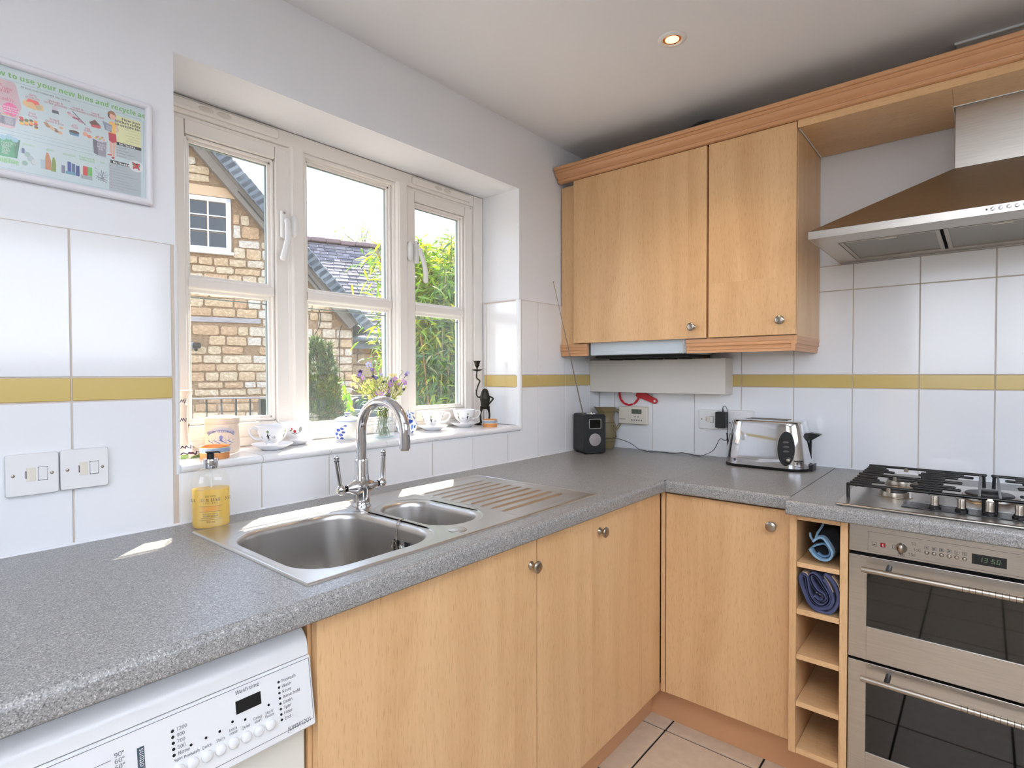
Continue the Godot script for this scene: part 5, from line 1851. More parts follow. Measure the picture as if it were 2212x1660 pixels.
	var z := 0.0066
	var cols := {"green": Color(0.47, 0.74, 0.36), "red": Color(0.80, 0.30, 0.42), "ink": Color(0.24, 0.26, 0.28), "white": Color(0.95, 0.95, 0.95)}
	var mbs := {}
	for c in cols: mbs[c] = MB.new()
	txt_fit(mbs.green, "How to use your new bins and recycle as", 0.036, 0.2998, -0.0165, z, false, true)
	txt_fit(mbs.ink, "All food, both cooked and raw, such as", 0.086, 0.164, -0.0325, z)
	for e in [["goes", 50, 39], ["new", 66, 44], ["waste", 59, 49.5], ["caddy..", 67, 64.5]]: txt(mbs.red, e[0], 0.0082, Vector3(e[1] * 0.001, -e[2] * 0.001, z))
	for e in [["dairy", 104, 43], ["products", 104, 48], ["teabags &", 140, 43], ["coffee grounds", 140, 48], ["meat &", 177, 43], ["fish bones", 177, 48], ["raw &", 207, 43], ["cooked food", 207, 48], ["fruit", 103, 79], ["& veg", 103, 84], ["bread,", 138, 80], ["pasta & rice", 138, 85], ["pet", 171, 79], ["food", 171, 84], ["egg", 193, 79], ["shells", 193, 84]]: txt(mbs.red, e[0], 0.0056, Vector3(e[1] * 0.001, -e[2] * 0.001, z))
	for e in [["plastics", 97, 143], ["glass", 130, 143], ["aerosols", 161, 144], ["food tins &", 191, 142], ["drink cans", 191, 147], ["foil", 218, 144]]: txt(mbs.green, e[0], 0.0056, Vector3(e[1] * 0.001, -e[2] * 0.001, z))
	txt(mbs.green, "recycling bag", 0.0095, Vector3(0.0815, -0.183, z), 2)
	for e in [["From your", 38], ["kitchen caddy", 45], ["to outside bin", 52]]: txt(mbs.ink, e[0], 0.0072, Vector3(0.2905, -e[1] * 0.001, z), 2, false, 0.0, true)
	for e in [["No Thanks", 249, 93.8], ["No Thanks", 237, 136.6]]: txt(mbs.white, e[0], 0.006, Vector3(e[1] * 0.001, -e[2] * 0.001, z), 0, false, 0.0, true)
	for e in [["Collected", 70, 79], ["weekly from", 70, 83.5], ["November", 70, 88]]: txt(mbs.white, e[0], 0.0045, Vector3(e[1] * 0.001, -e[2] * 0.001, z), 1, false, 0.0, true)
	for e in [["FOOD", 0], ["WASTE", 4], ["CADDY", 8]]:
		txt(mbs.white, e[0], 0.0042, Vector3(0.0675, -0.102 - e[1] * 0.001, z))
		txt(mbs.white, e[0], 0.0036, Vector3(0.2315, -0.062 - e[1] * 0.0009, z))
	for e in [["FOOD", 0], ["WASTE", 5], ["BIN", 10]]: txt(mbs.white, e[0], 0.005, Vector3(0.216, -0.106 - e[1] * 0.001, z))
	for e in [["PLASTICS", 0], ["GLASS", 5], ["TINS", 10], ["CANS", 15], ["FOIL", 20]]: txt(mbs.white, e[0], 0.0052, Vector3(0.056, -0.149 - e[1] * 0.001, z), 0)
	for c in cols: part("lettering", mbs[c], mat("print_" + c, cols[c], 0.3), pr)
	mb = MB.new()
	mb.bx(0.0, W, -H, 0.0, 0.0075, 0.0085)
	part("cover", mb, pane(Color(1, 1, 1), 0.03), p)

# ---------- things on the sill ----------
const SY := 1.0432
func figure_band(w: int, h: int, cols: Array, leaf: bool) -> Image:
	# silhouettes of small dancing figures round a cup
	var im := blank(w, h, Color(1, 1, 1))
	var blk := Color(0.13, 0.14, 0.12)
	for i in cols.size():
		var x: float = cols[i] * w
		var s := h / 100.0
		if leaf:
			dot(im, x, 22 * s, 8 * s, 8 * s, Color(0.42, 0.55, 0.32))
			dot(im, x, 22 * s, 5 * s, 5 * s, Color(0.55, 0.65, 0.42))
			line(im, Vector2(x, 30 * s), Vector2(x - 1 * s, 42 * s), 2.2 * s, blk)
		dot(im, x - 2 * s, 40 * s, 4.5 * s, 5 * s, blk)
		poly(im, [Vector2(x - 8 * s, 44 * s), Vector2(x + 5 * s, 44 * s), Vector2(x + 7 * s, 60 * s), Vector2(x - 4 * s, 64 * s)], blk)
		line(im, Vector2(x - 2 * s, 60 * s), Vector2(x - 9 * s, 82 * s), 4 * s, blk)
		line(im, Vector2(x + 4 * s, 60 * s), Vector2(x + 8 * s, 82 * s), 4 * s, blk)
		line(im, Vector2(x - 6 * s, 46 * s), Vector2(x - 16 * s, 54 * s), 2.6 * s, blk)
		line(im, Vector2(x + 5 * s, 46 * s), Vector2(x + 14 * s, 40 * s), 2.6 * s, blk)
		var g := Color(0.55, 0.56, 0.55)
		var mx := x + w * 0.07
		path(im, [Vector2(mx - 14 * s, 56 * s), Vector2(mx, 46 * s), Vector2(mx + 14 * s, 56 * s), Vector2(mx, 66 * s), Vector2(mx - 14 * s, 56 * s)], 1.6 * s, g)
		dot(im, mx, 56 * s, 4 * s, 4 * s, g)
	return im
func cup(label: String, x: float, z: float, spin: float, kind: int, handle: float) -> void:
	var im := figure_band(720, 110, [0.04, 0.2, 0.36, 0.52, 0.68, 0.84], true) if kind == 0 else blank(720, 110, Color(1, 1, 1))
	if kind == 1:
		for i in 4:
			var cx := 60.0 + 180.0 * i
			dot(im, cx, 50, 12, 12, Color(0.72, 0.12, 0.14))
			dot(im, cx - 24, 32, 7, 7, Color(0.75, 0.2, 0.18))
			dot(im, cx - 34, 44, 9, 5, Color(0.35, 0.42, 0.25))
			path(im, [Vector2(cx - 30, 60), Vector2(cx, 70), Vector2(cx + 40, 60), Vector2(cx + 60, 30), Vector2(cx + 45, 20), Vector2(cx + 34, 44)], 4, Color(0.35, 0.35, 0.36))
			dot(im, cx + 48, 38, 14, 20, Color(0.55, 0.55, 0.56))
	var m := mat("painted_china", Color(0.94, 0.94, 0.95), 0.12)
	m.albedo_texture = tex(im)
	var sc := thing("saucer", label.replace("teacup", "saucer under the teacup"), "saucer", Vector3(x, SY, z), 0.0)
	var mb := MB.new()
	mb.lathe([Vector2(0, 0.0035), Vector2(0.021, 0.0035), Vector2(0.022, 0.0), Vector2(0.026, 0.0), Vector2(0.034, 0.005), Vector2(0.049, 0.0125), Vector2(0.0555, 0.0165), Vector2(0.0555, 0.0178), Vector2(0.048, 0.0148), Vector2(0.033, 0.0075), Vector2(0.022, 0.0055), Vector2(0, 0.0055)], 40)
	part("dish", mb, X.china, sc)
	var c := thing("teacup", label, "cup", Vector3(x, SY + 0.0056, z), spin)
	mb = MB.new()
	mb.lathe([Vector2(0.0195, 0.0), Vector2(0.0205, 0.001), Vector2(0.0185, 0.004), Vector2(0.0165, 0.009), Vector2(0.0165, 0.0135), Vector2(0.020, 0.0165)], 36)
	mb.lathe([Vector2(0.0, 0.016), Vector2(0.012, 0.018), Vector2(0.024, 0.023), Vector2(0.034, 0.034), Vector2(0.040, 0.050), Vector2(0.0425, 0.0585)], 36)
	mb.lathe([Vector2(0.0425, 0.0585), Vector2(0.0445, 0.0632), Vector2(0.0438, 0.064), Vector2(0.0425, 0.063), Vector2(0.0405, 0.0585)], 36)
	part("foot_and_lip", mb, X.china, c)
	mb = MB.new()
	mb.lathe([Vector2(0.020, 0.0165), Vector2(0.0265, 0.0212), Vector2(0.0335, 0.0285), Vector2(0.0385, 0.0395), Vector2(0.0412, 0.050), Vector2(0.0428, 0.0588)], 48)
	part("bowl", mb, m, c)
	mb = MB.new()
	var hb := Basis(Vector3.UP, handle - spin)
	var hp: Array = []
	for q in [Vector3(0.040, 0.053, 0), Vector3(0.053, 0.060, 0), Vector3(0.064, 0.056, 0), Vector3(0.062, 0.042, 0), Vector3(0.050, 0.030, 0), Vector3(0.034, 0.026, 0)]: hp.append(hb * q)
	mb.tube(curve(hp, 0.004), 0.0029, 10)
	part("handle", mb, X.china, c)

func sill_things() -> void:
	var blue := Color(0.16, 0.22, 0.55)
	# tall painted candlestick at the left end
	var v := thing("pottery_candlestick", "tall painted pottery candlestick at the left end of the sill", "candlestick", Vector3(-1.845, SY, -0.128), 0.0)
	var im := blank(256, 512, Color(0.93, 0.86, 0.80))
	for j in [395, 300, 160, 118]:
		var y: float = 512.0 - j
		for i in 12:
			path(im, [Vector2(i * 22, y), Vector2(i * 22 + 5, y - 9), Vector2(i * 22 + 11, y), Vector2(i * 22 + 16, y + 9), Vector2(i * 22 + 22, y)], 4, Color(0.10, 0.10, 0.26))
	for i in 6:
		dot(im, 20 + i * 43, 420, 16, 13, Color(0.50, 0.62, 0.36))
		dot(im, 36 + i * 43, 408, 12, 10, Color(0.56, 0.66, 0.40))
		dot(im, 8 + i * 43, 392, 7, 6, Color(0.30, 0.12, 0.22))
	for i in 26: dot(im, i * 10, 456 + (i % 3) * 7, 6, 3, Color(0.45, 0.52, 0.72))
	im.fill_rect(Rect2i(0, 484, 256, 28), Color(0.84, 0.55, 0.32))
	im.fill_rect(Rect2i(0, 0, 256, 12), Color(0.84, 0.55, 0.32))
	var vm := mat("painted_pottery", Color(1, 1, 1), 0.2)
	vm.albedo_texture = tex(im)
	var mb := MB.new()
	mb.lathe([Vector2(0.0, 0.0), Vector2(0.047, 0.0), Vector2(0.0485, 0.006), Vector2(0.046, 0.011), Vector2(0.039, 0.017), Vector2(0.027, 0.027), Vector2(0.0195, 0.043), Vector2(0.016, 0.062), Vector2(0.0145, 0.09), Vector2(0.014, 0.118), Vector2(0.0145, 0.130), Vector2(0.0155, 0.134), Vector2(0.0135, 0.138), Vector2(0.012, 0.143), Vector2(0.0165, 0.158), Vector2(0.026, 0.169), Vector2(0.0275, 0.1715), Vector2(0.026, 0.173), Vector2(0.012, 0.170), Vector2(0.0, 0.168)], 36)
	part("body", mb, vm, v)
	# terracotta dishes
	for e in [[-1.797, -0.042, 0.0350, 0.0315, "wide terracotta dish with a blue band behind the soap bottle"], [-0.735, -0.062, 0.030, 0.030, "small terracotta dish with a blue band in front of the frog"]]:
		var t := thing("terracotta_dish", e[4], "dish", Vector3(e[0], SY, e[1]))
		var r: float = e[2]
		var h: float = e[3]
		mb = MB.new()
		mb.lathe([Vector2(0, 0), Vector2(r * 0.94, 0), Vector2(r * 0.97, h * 0.1), Vector2(r * 0.95, h * 0.2), Vector2(r * 0.98, h * 0.3), Vector2(r * 0.96, h * 0.4), Vector2(r * 0.98, h * 0.5)], 40)
		mb.lathe([Vector2(r * 1.0, h * 0.93), Vector2(r * 0.98, h), Vector2(r * 0.9, h * 0.98), Vector2(r * 0.87, h * 0.85), Vector2(r * 0.86, h * 0.2), Vector2(0, h * 0.16)], 40)
		part("bowl", mb, X.terracotta, t)
		mb = MB.new()
		mb.lathe([Vector2(r * 0.985, h * 0.5), Vector2(r * 0.99, h * 0.56)], 40)
		mb.lathe([Vector2(r * 1.0, h * 0.88), Vector2(r * 1.0, h * 0.93)], 40)
		part("cream_band", mb, mat("cream_glaze", Color(0.88, 0.85, 0.72), 0.2), t)
		mb = MB.new()
		mb.lathe([Vector2(r * 0.99, h * 0.56), Vector2(r * 1.005, h * 0.72), Vector2(r * 1.0, h * 0.88)], 40)
		part("blue_band", mb, mat("blue_glaze", Color(0.60, 0.66, 0.75), 0.18), t)
	# stoneware cheese jar with blue print
	var j := thing("cheese_jar", "lidded cream stoneware jar with blue printed picture and lettering", "jar", Vector3(-1.734, SY, -0.148), -0.5)
	mb = MB.new()
	mb.lathe([Vector2(0, 0), Vector2(0.042, 0), Vector2(0.0435, 0.003), Vector2(0.0435, 0.0775), Vector2(0.0425, 0.079), Vector2(0.0, 0.079)], 48)
	var jm := mat("cream_stoneware", Color(0.91, 0.83, 0.75), 0.3)
	var jb := part("body", mb, jm, j)
	mb = MB.new()
	mb.lathe([Vector2(0, 0.079), Vector2(0.0425, 0.0792), Vector2(0.0437, 0.081), Vector2(0.0437, 0.0935), Vector2(0.042, 0.0955), Vector2(0.03, 0.0995), Vector2(0, 0.102)], 48)
	part("lid", mb, jm, j)
	im = blank(420, 360, Color(0.91, 0.83, 0.75))
	var bl := Color(0.40, 0.46, 0.68)
	for i in 41:
		var a := -0.75 + 1.5 * i / 40.0
		var c := Vector2(210 + 260 * sin(a), 300 - 260 * cos(a))
		line(im, c, c + Vector2(sin(a), -cos(a)) * 34, 7, Color(0.72, 0.72, 0.78))
		line(im, c - Vector2(sin(a), -cos(a)) * 18, c - Vector2(sin(a), -cos(a)) * 6, 7, bl)
	for i in 14: line(im, Vector2(90 + i * 18, 205), Vector2(90 + i * 18, 130 + (i * 37) % 55), 3, bl)
	poly(im, [Vector2(200, 200), Vector2(215, 95), Vector2(230, 200)], bl)
	dot(im, 215, 150, 22, 26, Color(0.5, 0.55, 0.74))
	for i in 60: dot(im, 40 + (i * 53) % 330, 190 + (i * 29) % 45, 9, 4, bl if i % 3 else Color(0.6, 0.63, 0.76))
	for i in 9: path(im, [Vector2(120 + i * 24, 262), Vector2(132 + i * 24, 250), Vector2(140 + i * 24, 266), Vector2(150 + i * 24, 256)], 5, bl)
	path(im, [Vector2(150, 292), Vector2(330, 292), Vector2(330, 344), Vector2(150, 344), Vector2(150, 292)], 3, bl)
	for i in 3: line(im, Vector2(172, 303 + i * 14), Vector2(308, 303 + i * 14), 3, Color(0.6, 0.63, 0.76))
	var dm := mat("blue_print", Color(1, 1, 1), 0.3)
	dm.albedo_texture = tex(im)
	mb = MB.new()
	for i in 24:
		var a0 := -0.95 + 1.9 * i / 24.0
		var a1 := -0.95 + 1.9 * (i + 1) / 24.0
		var d0 := Vector3(sin(a0), 0, cos(a0))
		var d1 := Vector3(sin(a1), 0, cos(a1))
		var r := 0.0437
		mb.tri(d0 * r + Vector3(0, 0.004, 0), d1 * r + Vector3(0, 0.004, 0), d1 * r + Vector3(0, 0.072, 0), d0, d1, d1, Vector2(i / 24.0, 1), Vector2((i + 1) / 24.0, 1), Vector2((i + 1) / 24.0, 0))
		mb.tri(d0 * r + Vector3(0, 0.004, 0), d1 * r + Vector3(0, 0.072, 0), d0 * r + Vector3(0, 0.072, 0), d0, d1, d0, Vector2(i / 24.0, 1), Vector2((i + 1) / 24.0, 0), Vector2(i / 24.0, 0))
	var dp := part("printed_picture", mb, dm, jb)
	mb = MB.new()
	var word := "OXFORD CHEESE CO."
	for i in word.length():
		var x := -0.037 + 0.0046 * i
		txt(mb, word[i], 0.0075, Vector3(x, 0.0595 - 3.2 * x * x, 0.0441), 1, true, 0.0441)
	part("lettering", mb, mat("blue_ink", Color(0.28, 0.33, 0.58), 0.4), jb)
	# cups on their saucers
	cup("white pedestal teacup with black dancing figures, nearest the cheese jar", -1.625, -0.084, 0.25, 0, PI)
	cup("white pedestal teacup with red flowers, second from the cheese jar", -1.522, -0.145, 0.5, 1, 2.6)
	cup("white pedestal teacup with black figures, beside the blue and white jug", -0.975, -0.135, 0.1, 0, -0.75)
	cup("white pedestal teacup with black figures, beside the bronze frog", -0.803, -0.142, 0.62, 0, -0.75)
	# blue and white sugar jar
	var s := thing("sugar_jar", "white lidded jar with blue painted flowers near the tap", "jar", Vector3(-1.352, SY, -0.128), 0.0)
	im = blank(600, 220, Color(0.93, 0.92, 0.89))
	for k in 2:
		var bx := 470.0 - 300.0 * k if k == 0 else 195.0
		path(im, [Vector2(bx - 60, 190), Vector2(bx - 20, 150), Vector2(bx, 100), Vector2(bx + 30, 60), Vector2(bx + 60, 40)], 4, blue)
		for e in [[0, 95, 20], [35, 80, 14], [-25, 140, 22], [22, 150, 20], [45, 120, 15], [-55, 110, 13], [60, 45, 12], [-20, 185, 18], [30, 190, 16], [-80, 135, 9]]: dot(im, bx + e[0], e[1], e[2], e[2] * 0.85, blue if int(e[2]) % 2 else Color(0.25, 0.33, 0.68))
	path(im, [Vector2(205, 70), Vector2(225, 56), Vector2(255, 50), Vector2(285, 58), Vector2(305, 74)], 6, Color(0.24, 0.26, 0.60))
	var sm := mat("painted_jar", Color(1, 1, 1), 0.15)
	sm.albedo_texture = tex(im)
	mb = MB.new()
	mb.lathe([Vector2(0.034, 0.0), Vector2(0.036, 0.003), Vector2(0.0385, 0.02), Vector2(0.0395, 0.036), Vector2(0.0385, 0.055), Vector2(0.0365, 0.060)], 44)
	part("body", mb, sm, s)
	mb = MB.new()
	mb.lathe([Vector2(0.0365, 0.060), Vector2(0.0375, 0.0615), Vector2(0.0375, 0.063), Vector2(0.0, 0.063)], 40)
	mb.lathe([Vector2(0.0345, 0.0035), Vector2(0.0365, 0.0045), Vector2(0.0367, 0.0055)], 40)
	part("blue_lines", mb, mat("pale_blue_glaze", Color(0.62, 0.70, 0.82), 0.2), s)
	mb = MB.new()
	mb.lathe([Vector2(0, 0.063), Vector2(0.0385, 0.0632), Vector2(0.0395, 0.0655), Vector2(0.0385, 0.068), Vector2(0.030, 0.0725), Vector2(0.018, 0.076), Vector2(0.0075, 0.0775), Vector2(0.006, 0.080), Vector2(0.0095, 0.084), Vector2(0.0085, 0.0885), Vector2(0, 0.0905)], 40)
	var ld := part("lid", mb, mat("white_glaze", Color(0.93, 0.93, 0.92), 0.14), s)
	mb = MB.new()
	for i in 8: mb.ell(Vector3(0.0165 * cos(TAU * i / 8.0), 0.0762, 0.0165 * sin(TAU * i / 8.0)), Vector3(0.0045, 0.001, 0.0045), 8, 5)
	mb.lathe([Vector2(0.0097, 0.0835), Vector2(0.0098, 0.0855)], 16)
	part("painted_petals", mb, mat("blue_paint", blue, 0.2), ld)
	# blue and white jug
	var g := thing("blue_white_jug", "rounded blue and white jug half hidden behind the tap", "jug", Vector3(-1.118, SY, -0.115), 0.0)
	im = blank(400, 240, Color(0.93, 0.94, 0.95))
	for i in 60: dot(im, (i * 83) % 400, 20 + (i * 47) % 200, 9 + (i * 7) % 14, 7 + (i * 5) % 11, Color(0.16, 0.30, 0.62) if i % 3 else Color(0.35, 0.5, 0.78))
	for i in 26: dot(im, (i * 61 + 20) % 400, 30 + (i * 71) % 190, 5, 5, Color(0.93, 0.94, 0.95))
	var gm := mat("blue_white_glaze", Color(1, 1, 1), 0.12)
	gm.albedo_texture = tex(im)
	mb = MB.new()
	mb.lathe([Vector2(0, 0), Vector2(0.024, 0), Vector2(0.026, 0.004), Vector2(0.034, 0.016), Vector2(0.038, 0.032), Vector2(0.034, 0.050), Vector2(0.027, 0.062), Vector2(0.0265, 0.068), Vector2(0.0285, 0.074), Vector2(0.0275, 0.0745), Vector2(0.0245, 0.066), Vector2(0.0, 0.06)], 40)
	part("body", mb, gm, g)
	mb = MB.new()
	mb.tube(curve([Vector3(0.020, 0.071, -0.018), Vector3(0.026, 0.080, -0.026), Vector3(0.036, 0.074, -0.034), Vector3(0.036, 0.055, -0.034), Vector3(0.027, 0.042, -0.024)], 0.004), 0.0035, 10)
	part("handle", mb, gm, g)
	# bronze frog candlestick; local x runs to the picture's right
	var f := thing("frog_candlestick", "dark bronze frog candlestick holding a candle cup overhead", "candlestick", Vector3(-0.69, SY, -0.132), deg_to_rad(-40.0))
	var bz := mat("dark_bronze", Color(0.16, 0.15, 0.115), 0.38, 0.55)
	var u := 0.000186
	var F := func(a: float, b: float, d: float) -> Vector3: return Vector3((a - 700.0) * u, (1525.0 - b) * u, d)
	mb = MB.new()
	var rings: Array = []
	for e in [[703, 706, 6, 0.0], [704, 716, 34, 0.0], [704, 735, 56, 0], [702, 770, 76, 0], [701, 820, 92, 0], [700, 870, 104, 0], [701, 920, 116, 0.0], [703, 960, 112, 0], [704, 1010, 102, 0], [705, 1060, 95, 0], [703, 1110, 92, 0], [701, 1150, 84, 0], [700, 1172, 40, 0]]:
		var ring := PackedVector3Array()
		for k in 20:
			var a := TAU * k / 20.0
			ring.append(F.call(e[0] + e[2] * cos(a), e[1], e[2] * u * 0.72 * sin(a)))
		rings.append(ring)
	mb.loft(rings, true, true)
	for e in [[[640, 1120], [612, 1210], [600, 1300], [606, 1410], [614, 1470]], [[765, 1120], [790, 1210], [803, 1300], [795, 1400], [800, 1470]]]:
		var pp: Array = []
		for q in e: pp.append(F.call(q[0], q[1], 0.0))
		mb.tube(curve(pp, 0.003), [0.0105, 0.0095, 0.0085, 0.0075, 0.0068, 0.006, 0.0055, 0.005, 0.0046, 0.0043, 0.0042, 0.004, 0.004, 0.004, 0.004, 0.004, 0.004, 0.004, 0.004, 0.004, 0.004, 0.004, 0.004, 0.004, 0.004, 0.004, 0.004, 0.004, 0.004, 0.004, 0.004, 0.004], 12)
	for e in [[614, -1.0], [800, 1.0]]:
		for k in 3: mb.tube([F.call(e[0], 1475, 0.0), F.call(e[0] + e[1] * (20 + 62 * k) - 10, 1512, 0.02 - 0.008 * k)], [0.004, 0.0026], 8)
		mb.ell(F.call(e[0] + e[1] * 35, 1518, 0.006), Vector3(0.015, 0.0015, 0.010), 14, 6)
	var lim := func(l: Array, r: float) -> void:
		var pp: Array = []
		for q in l: pp.append(F.call(q[0], q[1], 0.003))
		mb.tube(curve(pp, 0.003), r, 10)
	lim.call([[612, 885], [565, 905], [528, 880], [510, 830], [512, 760], [530, 690], [560, 605], [585, 550], [570, 520], [522, 480], [512, 430], [518, 360], [522, 310]], 0.0030)
	lim.call([[785, 880], [840, 905], [886, 938], [850, 985], [805, 1035], [780, 1060]], 0.0034)
	mb.ell(F.call(505, 755, 0.003), Vector3(0.003, 0.004, 0.003), 10, 8)
	part("frog_figure", mb, bz, f)
	mb = MB.new()
	var cp: Vector3 = F.call(525, 300, 0.003)
	mb.lathe([Vector2(0, -0.005), Vector2(0.008, -0.0045), Vector2(0.017, -0.001), Vector2(0.0225, 0.003), Vector2(0.0222, 0.0038), Vector2(0.0165, 0.0008), Vector2(0.004, 0.0), Vector2(0.0028, 0.004), Vector2(0.0032, 0.008), Vector2(0.006, 0.014), Vector2(0.0098, 0.019), Vector2(0.0105, 0.026), Vector2(0.0128, 0.034), Vector2(0.0158, 0.0385), Vector2(0.0155, 0.0395), Vector2(0.0115, 0.036), Vector2(0.009, 0.028), Vector2(0, 0.026)], 28, cp)
	part("candle_cup", mb, bz, f)
	# glass jar of flowers
	var gj := thing("glass_jar", "clear glass jam jar of water standing behind the tap", "jar", Vector3(-1.236, SY, -0.088), 0.0)
	mb = MB.new()
	var jr := [Vector2(0.0, 0.0025), Vector2(0.028, 0.002), Vector2(0.033, 0.006), Vector2(0.034, 0.014), Vector2(0.034, 0.048), Vector2(0.0315, 0.056), Vector2(0.030, 0.059), Vector2(0.0315, 0.061), Vector2(0.0315, 0.067), Vector2(0.0305, 0.068)]
	mb.lathe(jr, 40)
	part("glass", mb, pane(Color(0.88, 0.96, 0.96), 0.16), gj)
	mb = MB.new()
	mb.lathe([Vector2(0.0, 0.0), Vector2(0.029, 0.0), Vector2(0.0325, 0.003), Vector2(0.031, 0.0055), Vector2(0, 0.005)], 36)
	part("base", mb, pane(Color(0.72, 0.86, 0.86), 0.35), gj)
	mb = MB.new()
	mb.lathe([Vector2(0.0, 0.046), Vector2(0.0328, 0.0462)], 30)
	part("water", mb, pane(Color(0.9, 0.97, 0.97), 0.12), gj)
	bouquet(Vector3(-1.236, SY, -0.088))

func bouquet(at: Vector3) -> void:
	var b := thing("flower_bouquet", "loose bouquet of lilac, violet and pale yellow flowers", "flowers", at, 0.0)
	var r := RandomNumberGenerator.new()
	r.seed = 21
	var rt := Vector3(0.645, 0, 0.764)
	var fwd := Vector3(0.764, 0, -0.645)
	var P := func(a: float, c: float, d: float) -> Vector3: return rt * ((740.0 + 0.1144 * a - 829.0) / 640.0) + Vector3(0, (944.0 - 770.0 - 0.1144 * c) / 640.0, 0) + fwd * d
	var stem := mat("flower_stem", Color(0.42, 0.46, 0.22), 0.7)
	var yc := mat("flower_eye", Color(0.95, 0.80, 0.20), 0.7)
	var pc := {"l": Color(0.78, 0.60, 0.86), "p": Color(0.90, 0.72, 0.90), "b": Color(0.72, 0.72, 0.95), "v": Color(0.50, 0.42, 0.78), "d": Color(0.20, 0.12, 0.36), "y": Color(0.96, 0.92, 0.66)}
	var pm := {}
	for k in pc:
		pm[k] = mat("petal_" + k, pc[k], 0.7)
		pm[k].backlight_enabled = true
		pm[k].backlight = pc[k] * 0.6
		pm[k].cull_mode = BaseMaterial3D.CULL_DISABLED
	var eye := Vector3(-0.58, 0.1, 0.80).normalized()
	var stems := MB.new()
	for e in [["b", 455, 150, 62], ["d", 315, 280, 44], ["v", 345, 340, 46], ["l", 420, 400, 44], ["v", 590, 245, 34], ["b", 705, 345, 44], ["v", 650, 400, 44], ["d", 612, 372, 28], ["l", 1000, 425, 60], ["p", 870, 500, 58], ["l", 945, 520, 62], ["l", 992, 560, 62], ["p", 1065, 490, 56], ["v", 930, 455, 48], ["p", 1010, 600, 54], ["l", 1172, 490, 56], ["p", 1180, 455, 40], ["l", 870, 640, 60], ["l", 700, 675, 58], ["p", 766, 702, 56], ["v", 842, 730, 52], ["l", 740, 770, 60], ["b", 1255, 305, 44], ["v", 1183, 340, 40], ["d", 1195, 612, 26], ["d", 780, 470, 34], ["d", 910, 480, 28], ["y", 190, 375, 58], ["y", 185, 420, 44], ["y", 245, 440, 56], ["y", 215, 525, 60], ["y", 965, 365, 52], ["y", 905, 350, 44], ["y", 1105, 450, 46], ["y", 1100, 600, 46], ["y", 300, 560, 36]]:
		var d: float = r.randf_range(-0.035, 0.03)
		var c: Vector3 = P.call(e[1], e[2], d)
		var s: float = e[3] * 0.1144 / 640.0
		var ax := (eye + Vector3(r.randf_range(-0.5, 0.5), r.randf_range(-0.2, 0.6), r.randf_range(-0.5, 0.5))).normalized()
		var u := ax.cross(Vector3.UP).normalized()
		var w := u.cross(ax)
		var mb := MB.new()
		for k in 5:
			var a := TAU * k / 5.0 + r.randf() * 0.3
			var dir := u * cos(a) + w * sin(a)
			var sd := ax.cross(dir)
			var q0 := c
			var q1 := c + dir * s * 0.55 + sd * s * 0.40 + ax * s * 0.12
			var q2 := c + dir * s * 1.0 + sd * s * 0.22 + ax * s * 0.05
			var q3 := c + dir * s * 0.93 + ax * s * 0.02
			var q4 := c + dir * s * 1.0 - sd * s * 0.22 + ax * s * 0.05
			var q5 := c + dir * s * 0.55 - sd * s * 0.40 + ax * s * 0.12
			for t in [[q0, q1, q3], [q1, q2, q3], [q0, q3, q5], [q5, q3, q4]]: mb.flat(t[0], t[1], t[2], ax)
		var f := part("flower", mb, pm[e[0]], b)
		mb = MB.new()
		mb.ell(c + ax * s * 0.08, Vector3(s, s, s) * 0.2, 8, 6)
		part("eye", mb, yc if e[0] != "d" else pm.d, f)
		var foot := Vector3(r.randf_range(-0.016, 0.016), 0.006, r.randf_range(-0.016, 0.016))
		var neck := Vector3(r.randf_range(-0.016, 0.016), 0.070, r.randf_range(-0.016, 0.016))
		stems.tube(curve([foot, neck, neck.lerp(c, 0.5) + Vector3(0, 0.01, 0), c - ax * s * 0.1], 0.02), 0.0007, 5)
	# bent stem with hanging bells on the right
	var q: Array = []
	for e in [[1010, 640], [1060, 470], [1080, 370], [1150, 290], [1120, 255], [1100, 262]]: q.append(P.call(e[0], e[1], 0.0))
	stems.tube(curve(q, 0.01), 0.0008, 5)
	for e in [[[640, 1420], [700, 1170]], [[720, 1490], [790, 1160]], [[890, 1450], [800, 1230]]]:
		stems.tube([P.call(e[0][0], e[0][1], -0.004), P.call(e[1][0], e[1][1], 0.0)], 0.0013, 6)
	part("stems", stems, stem, b)
	# variegated leaves and small buds, too many to count
	for kind in 3:
		var lm := mat("bouquet_leaf", [Color(0.83, 0.82, 0.50), Color(0.56, 0.66, 0.28), Color(0.92, 0.88, 0.62)][kind], 0.6)
		lm.backlight_enabled = true
		lm.backlight = lm.albedo_color * 0.6
		lm.cull_mode = BaseMaterial3D.CULL_DISABLED
		var mb := MB.new()
		for i in [260, 150, 190][kind]:
			var t := r.randf()
			var a := r.randf_range(0, TAU)
			var rad := sqrt(r.randf())
			var c: Vector3 = P.call(760 + 390 * rad * cos(a) - 60 * t, 620 + 230 * rad * sin(a) + 40 * t, r.randf_range(-0.04, 0.04))
			var d := (c - Vector3(0, 0.05, 0)).normalized() + Vector3(r.randf_range(-0.7, 0.7), r.randf_range(-0.5, 0.4), r.randf_range(-0.7, 0.7))
			d = d.normalized()
			var l := r.randf_range(0.008, 0.021) * (0.55 if kind == 2 else 1.0)
			var sd := d.cross(Vector3(r.randf_range(-1, 1), r.randf_range(-1, 1), r.randf_range(-1, 1))).normalized() * l * (0.17 if kind < 2 else 0.4)
			var up := d.cross(sd).normalized()
			mb.flat(c, c + d * l * 0.5 + sd, c + d * l + up * l * 0.1, up)
			mb.flat(c, c + d * l * 0.5 - sd, c + d * l + up * l * 0.1, up)
		var o := part("leaves", mb, lm, b)
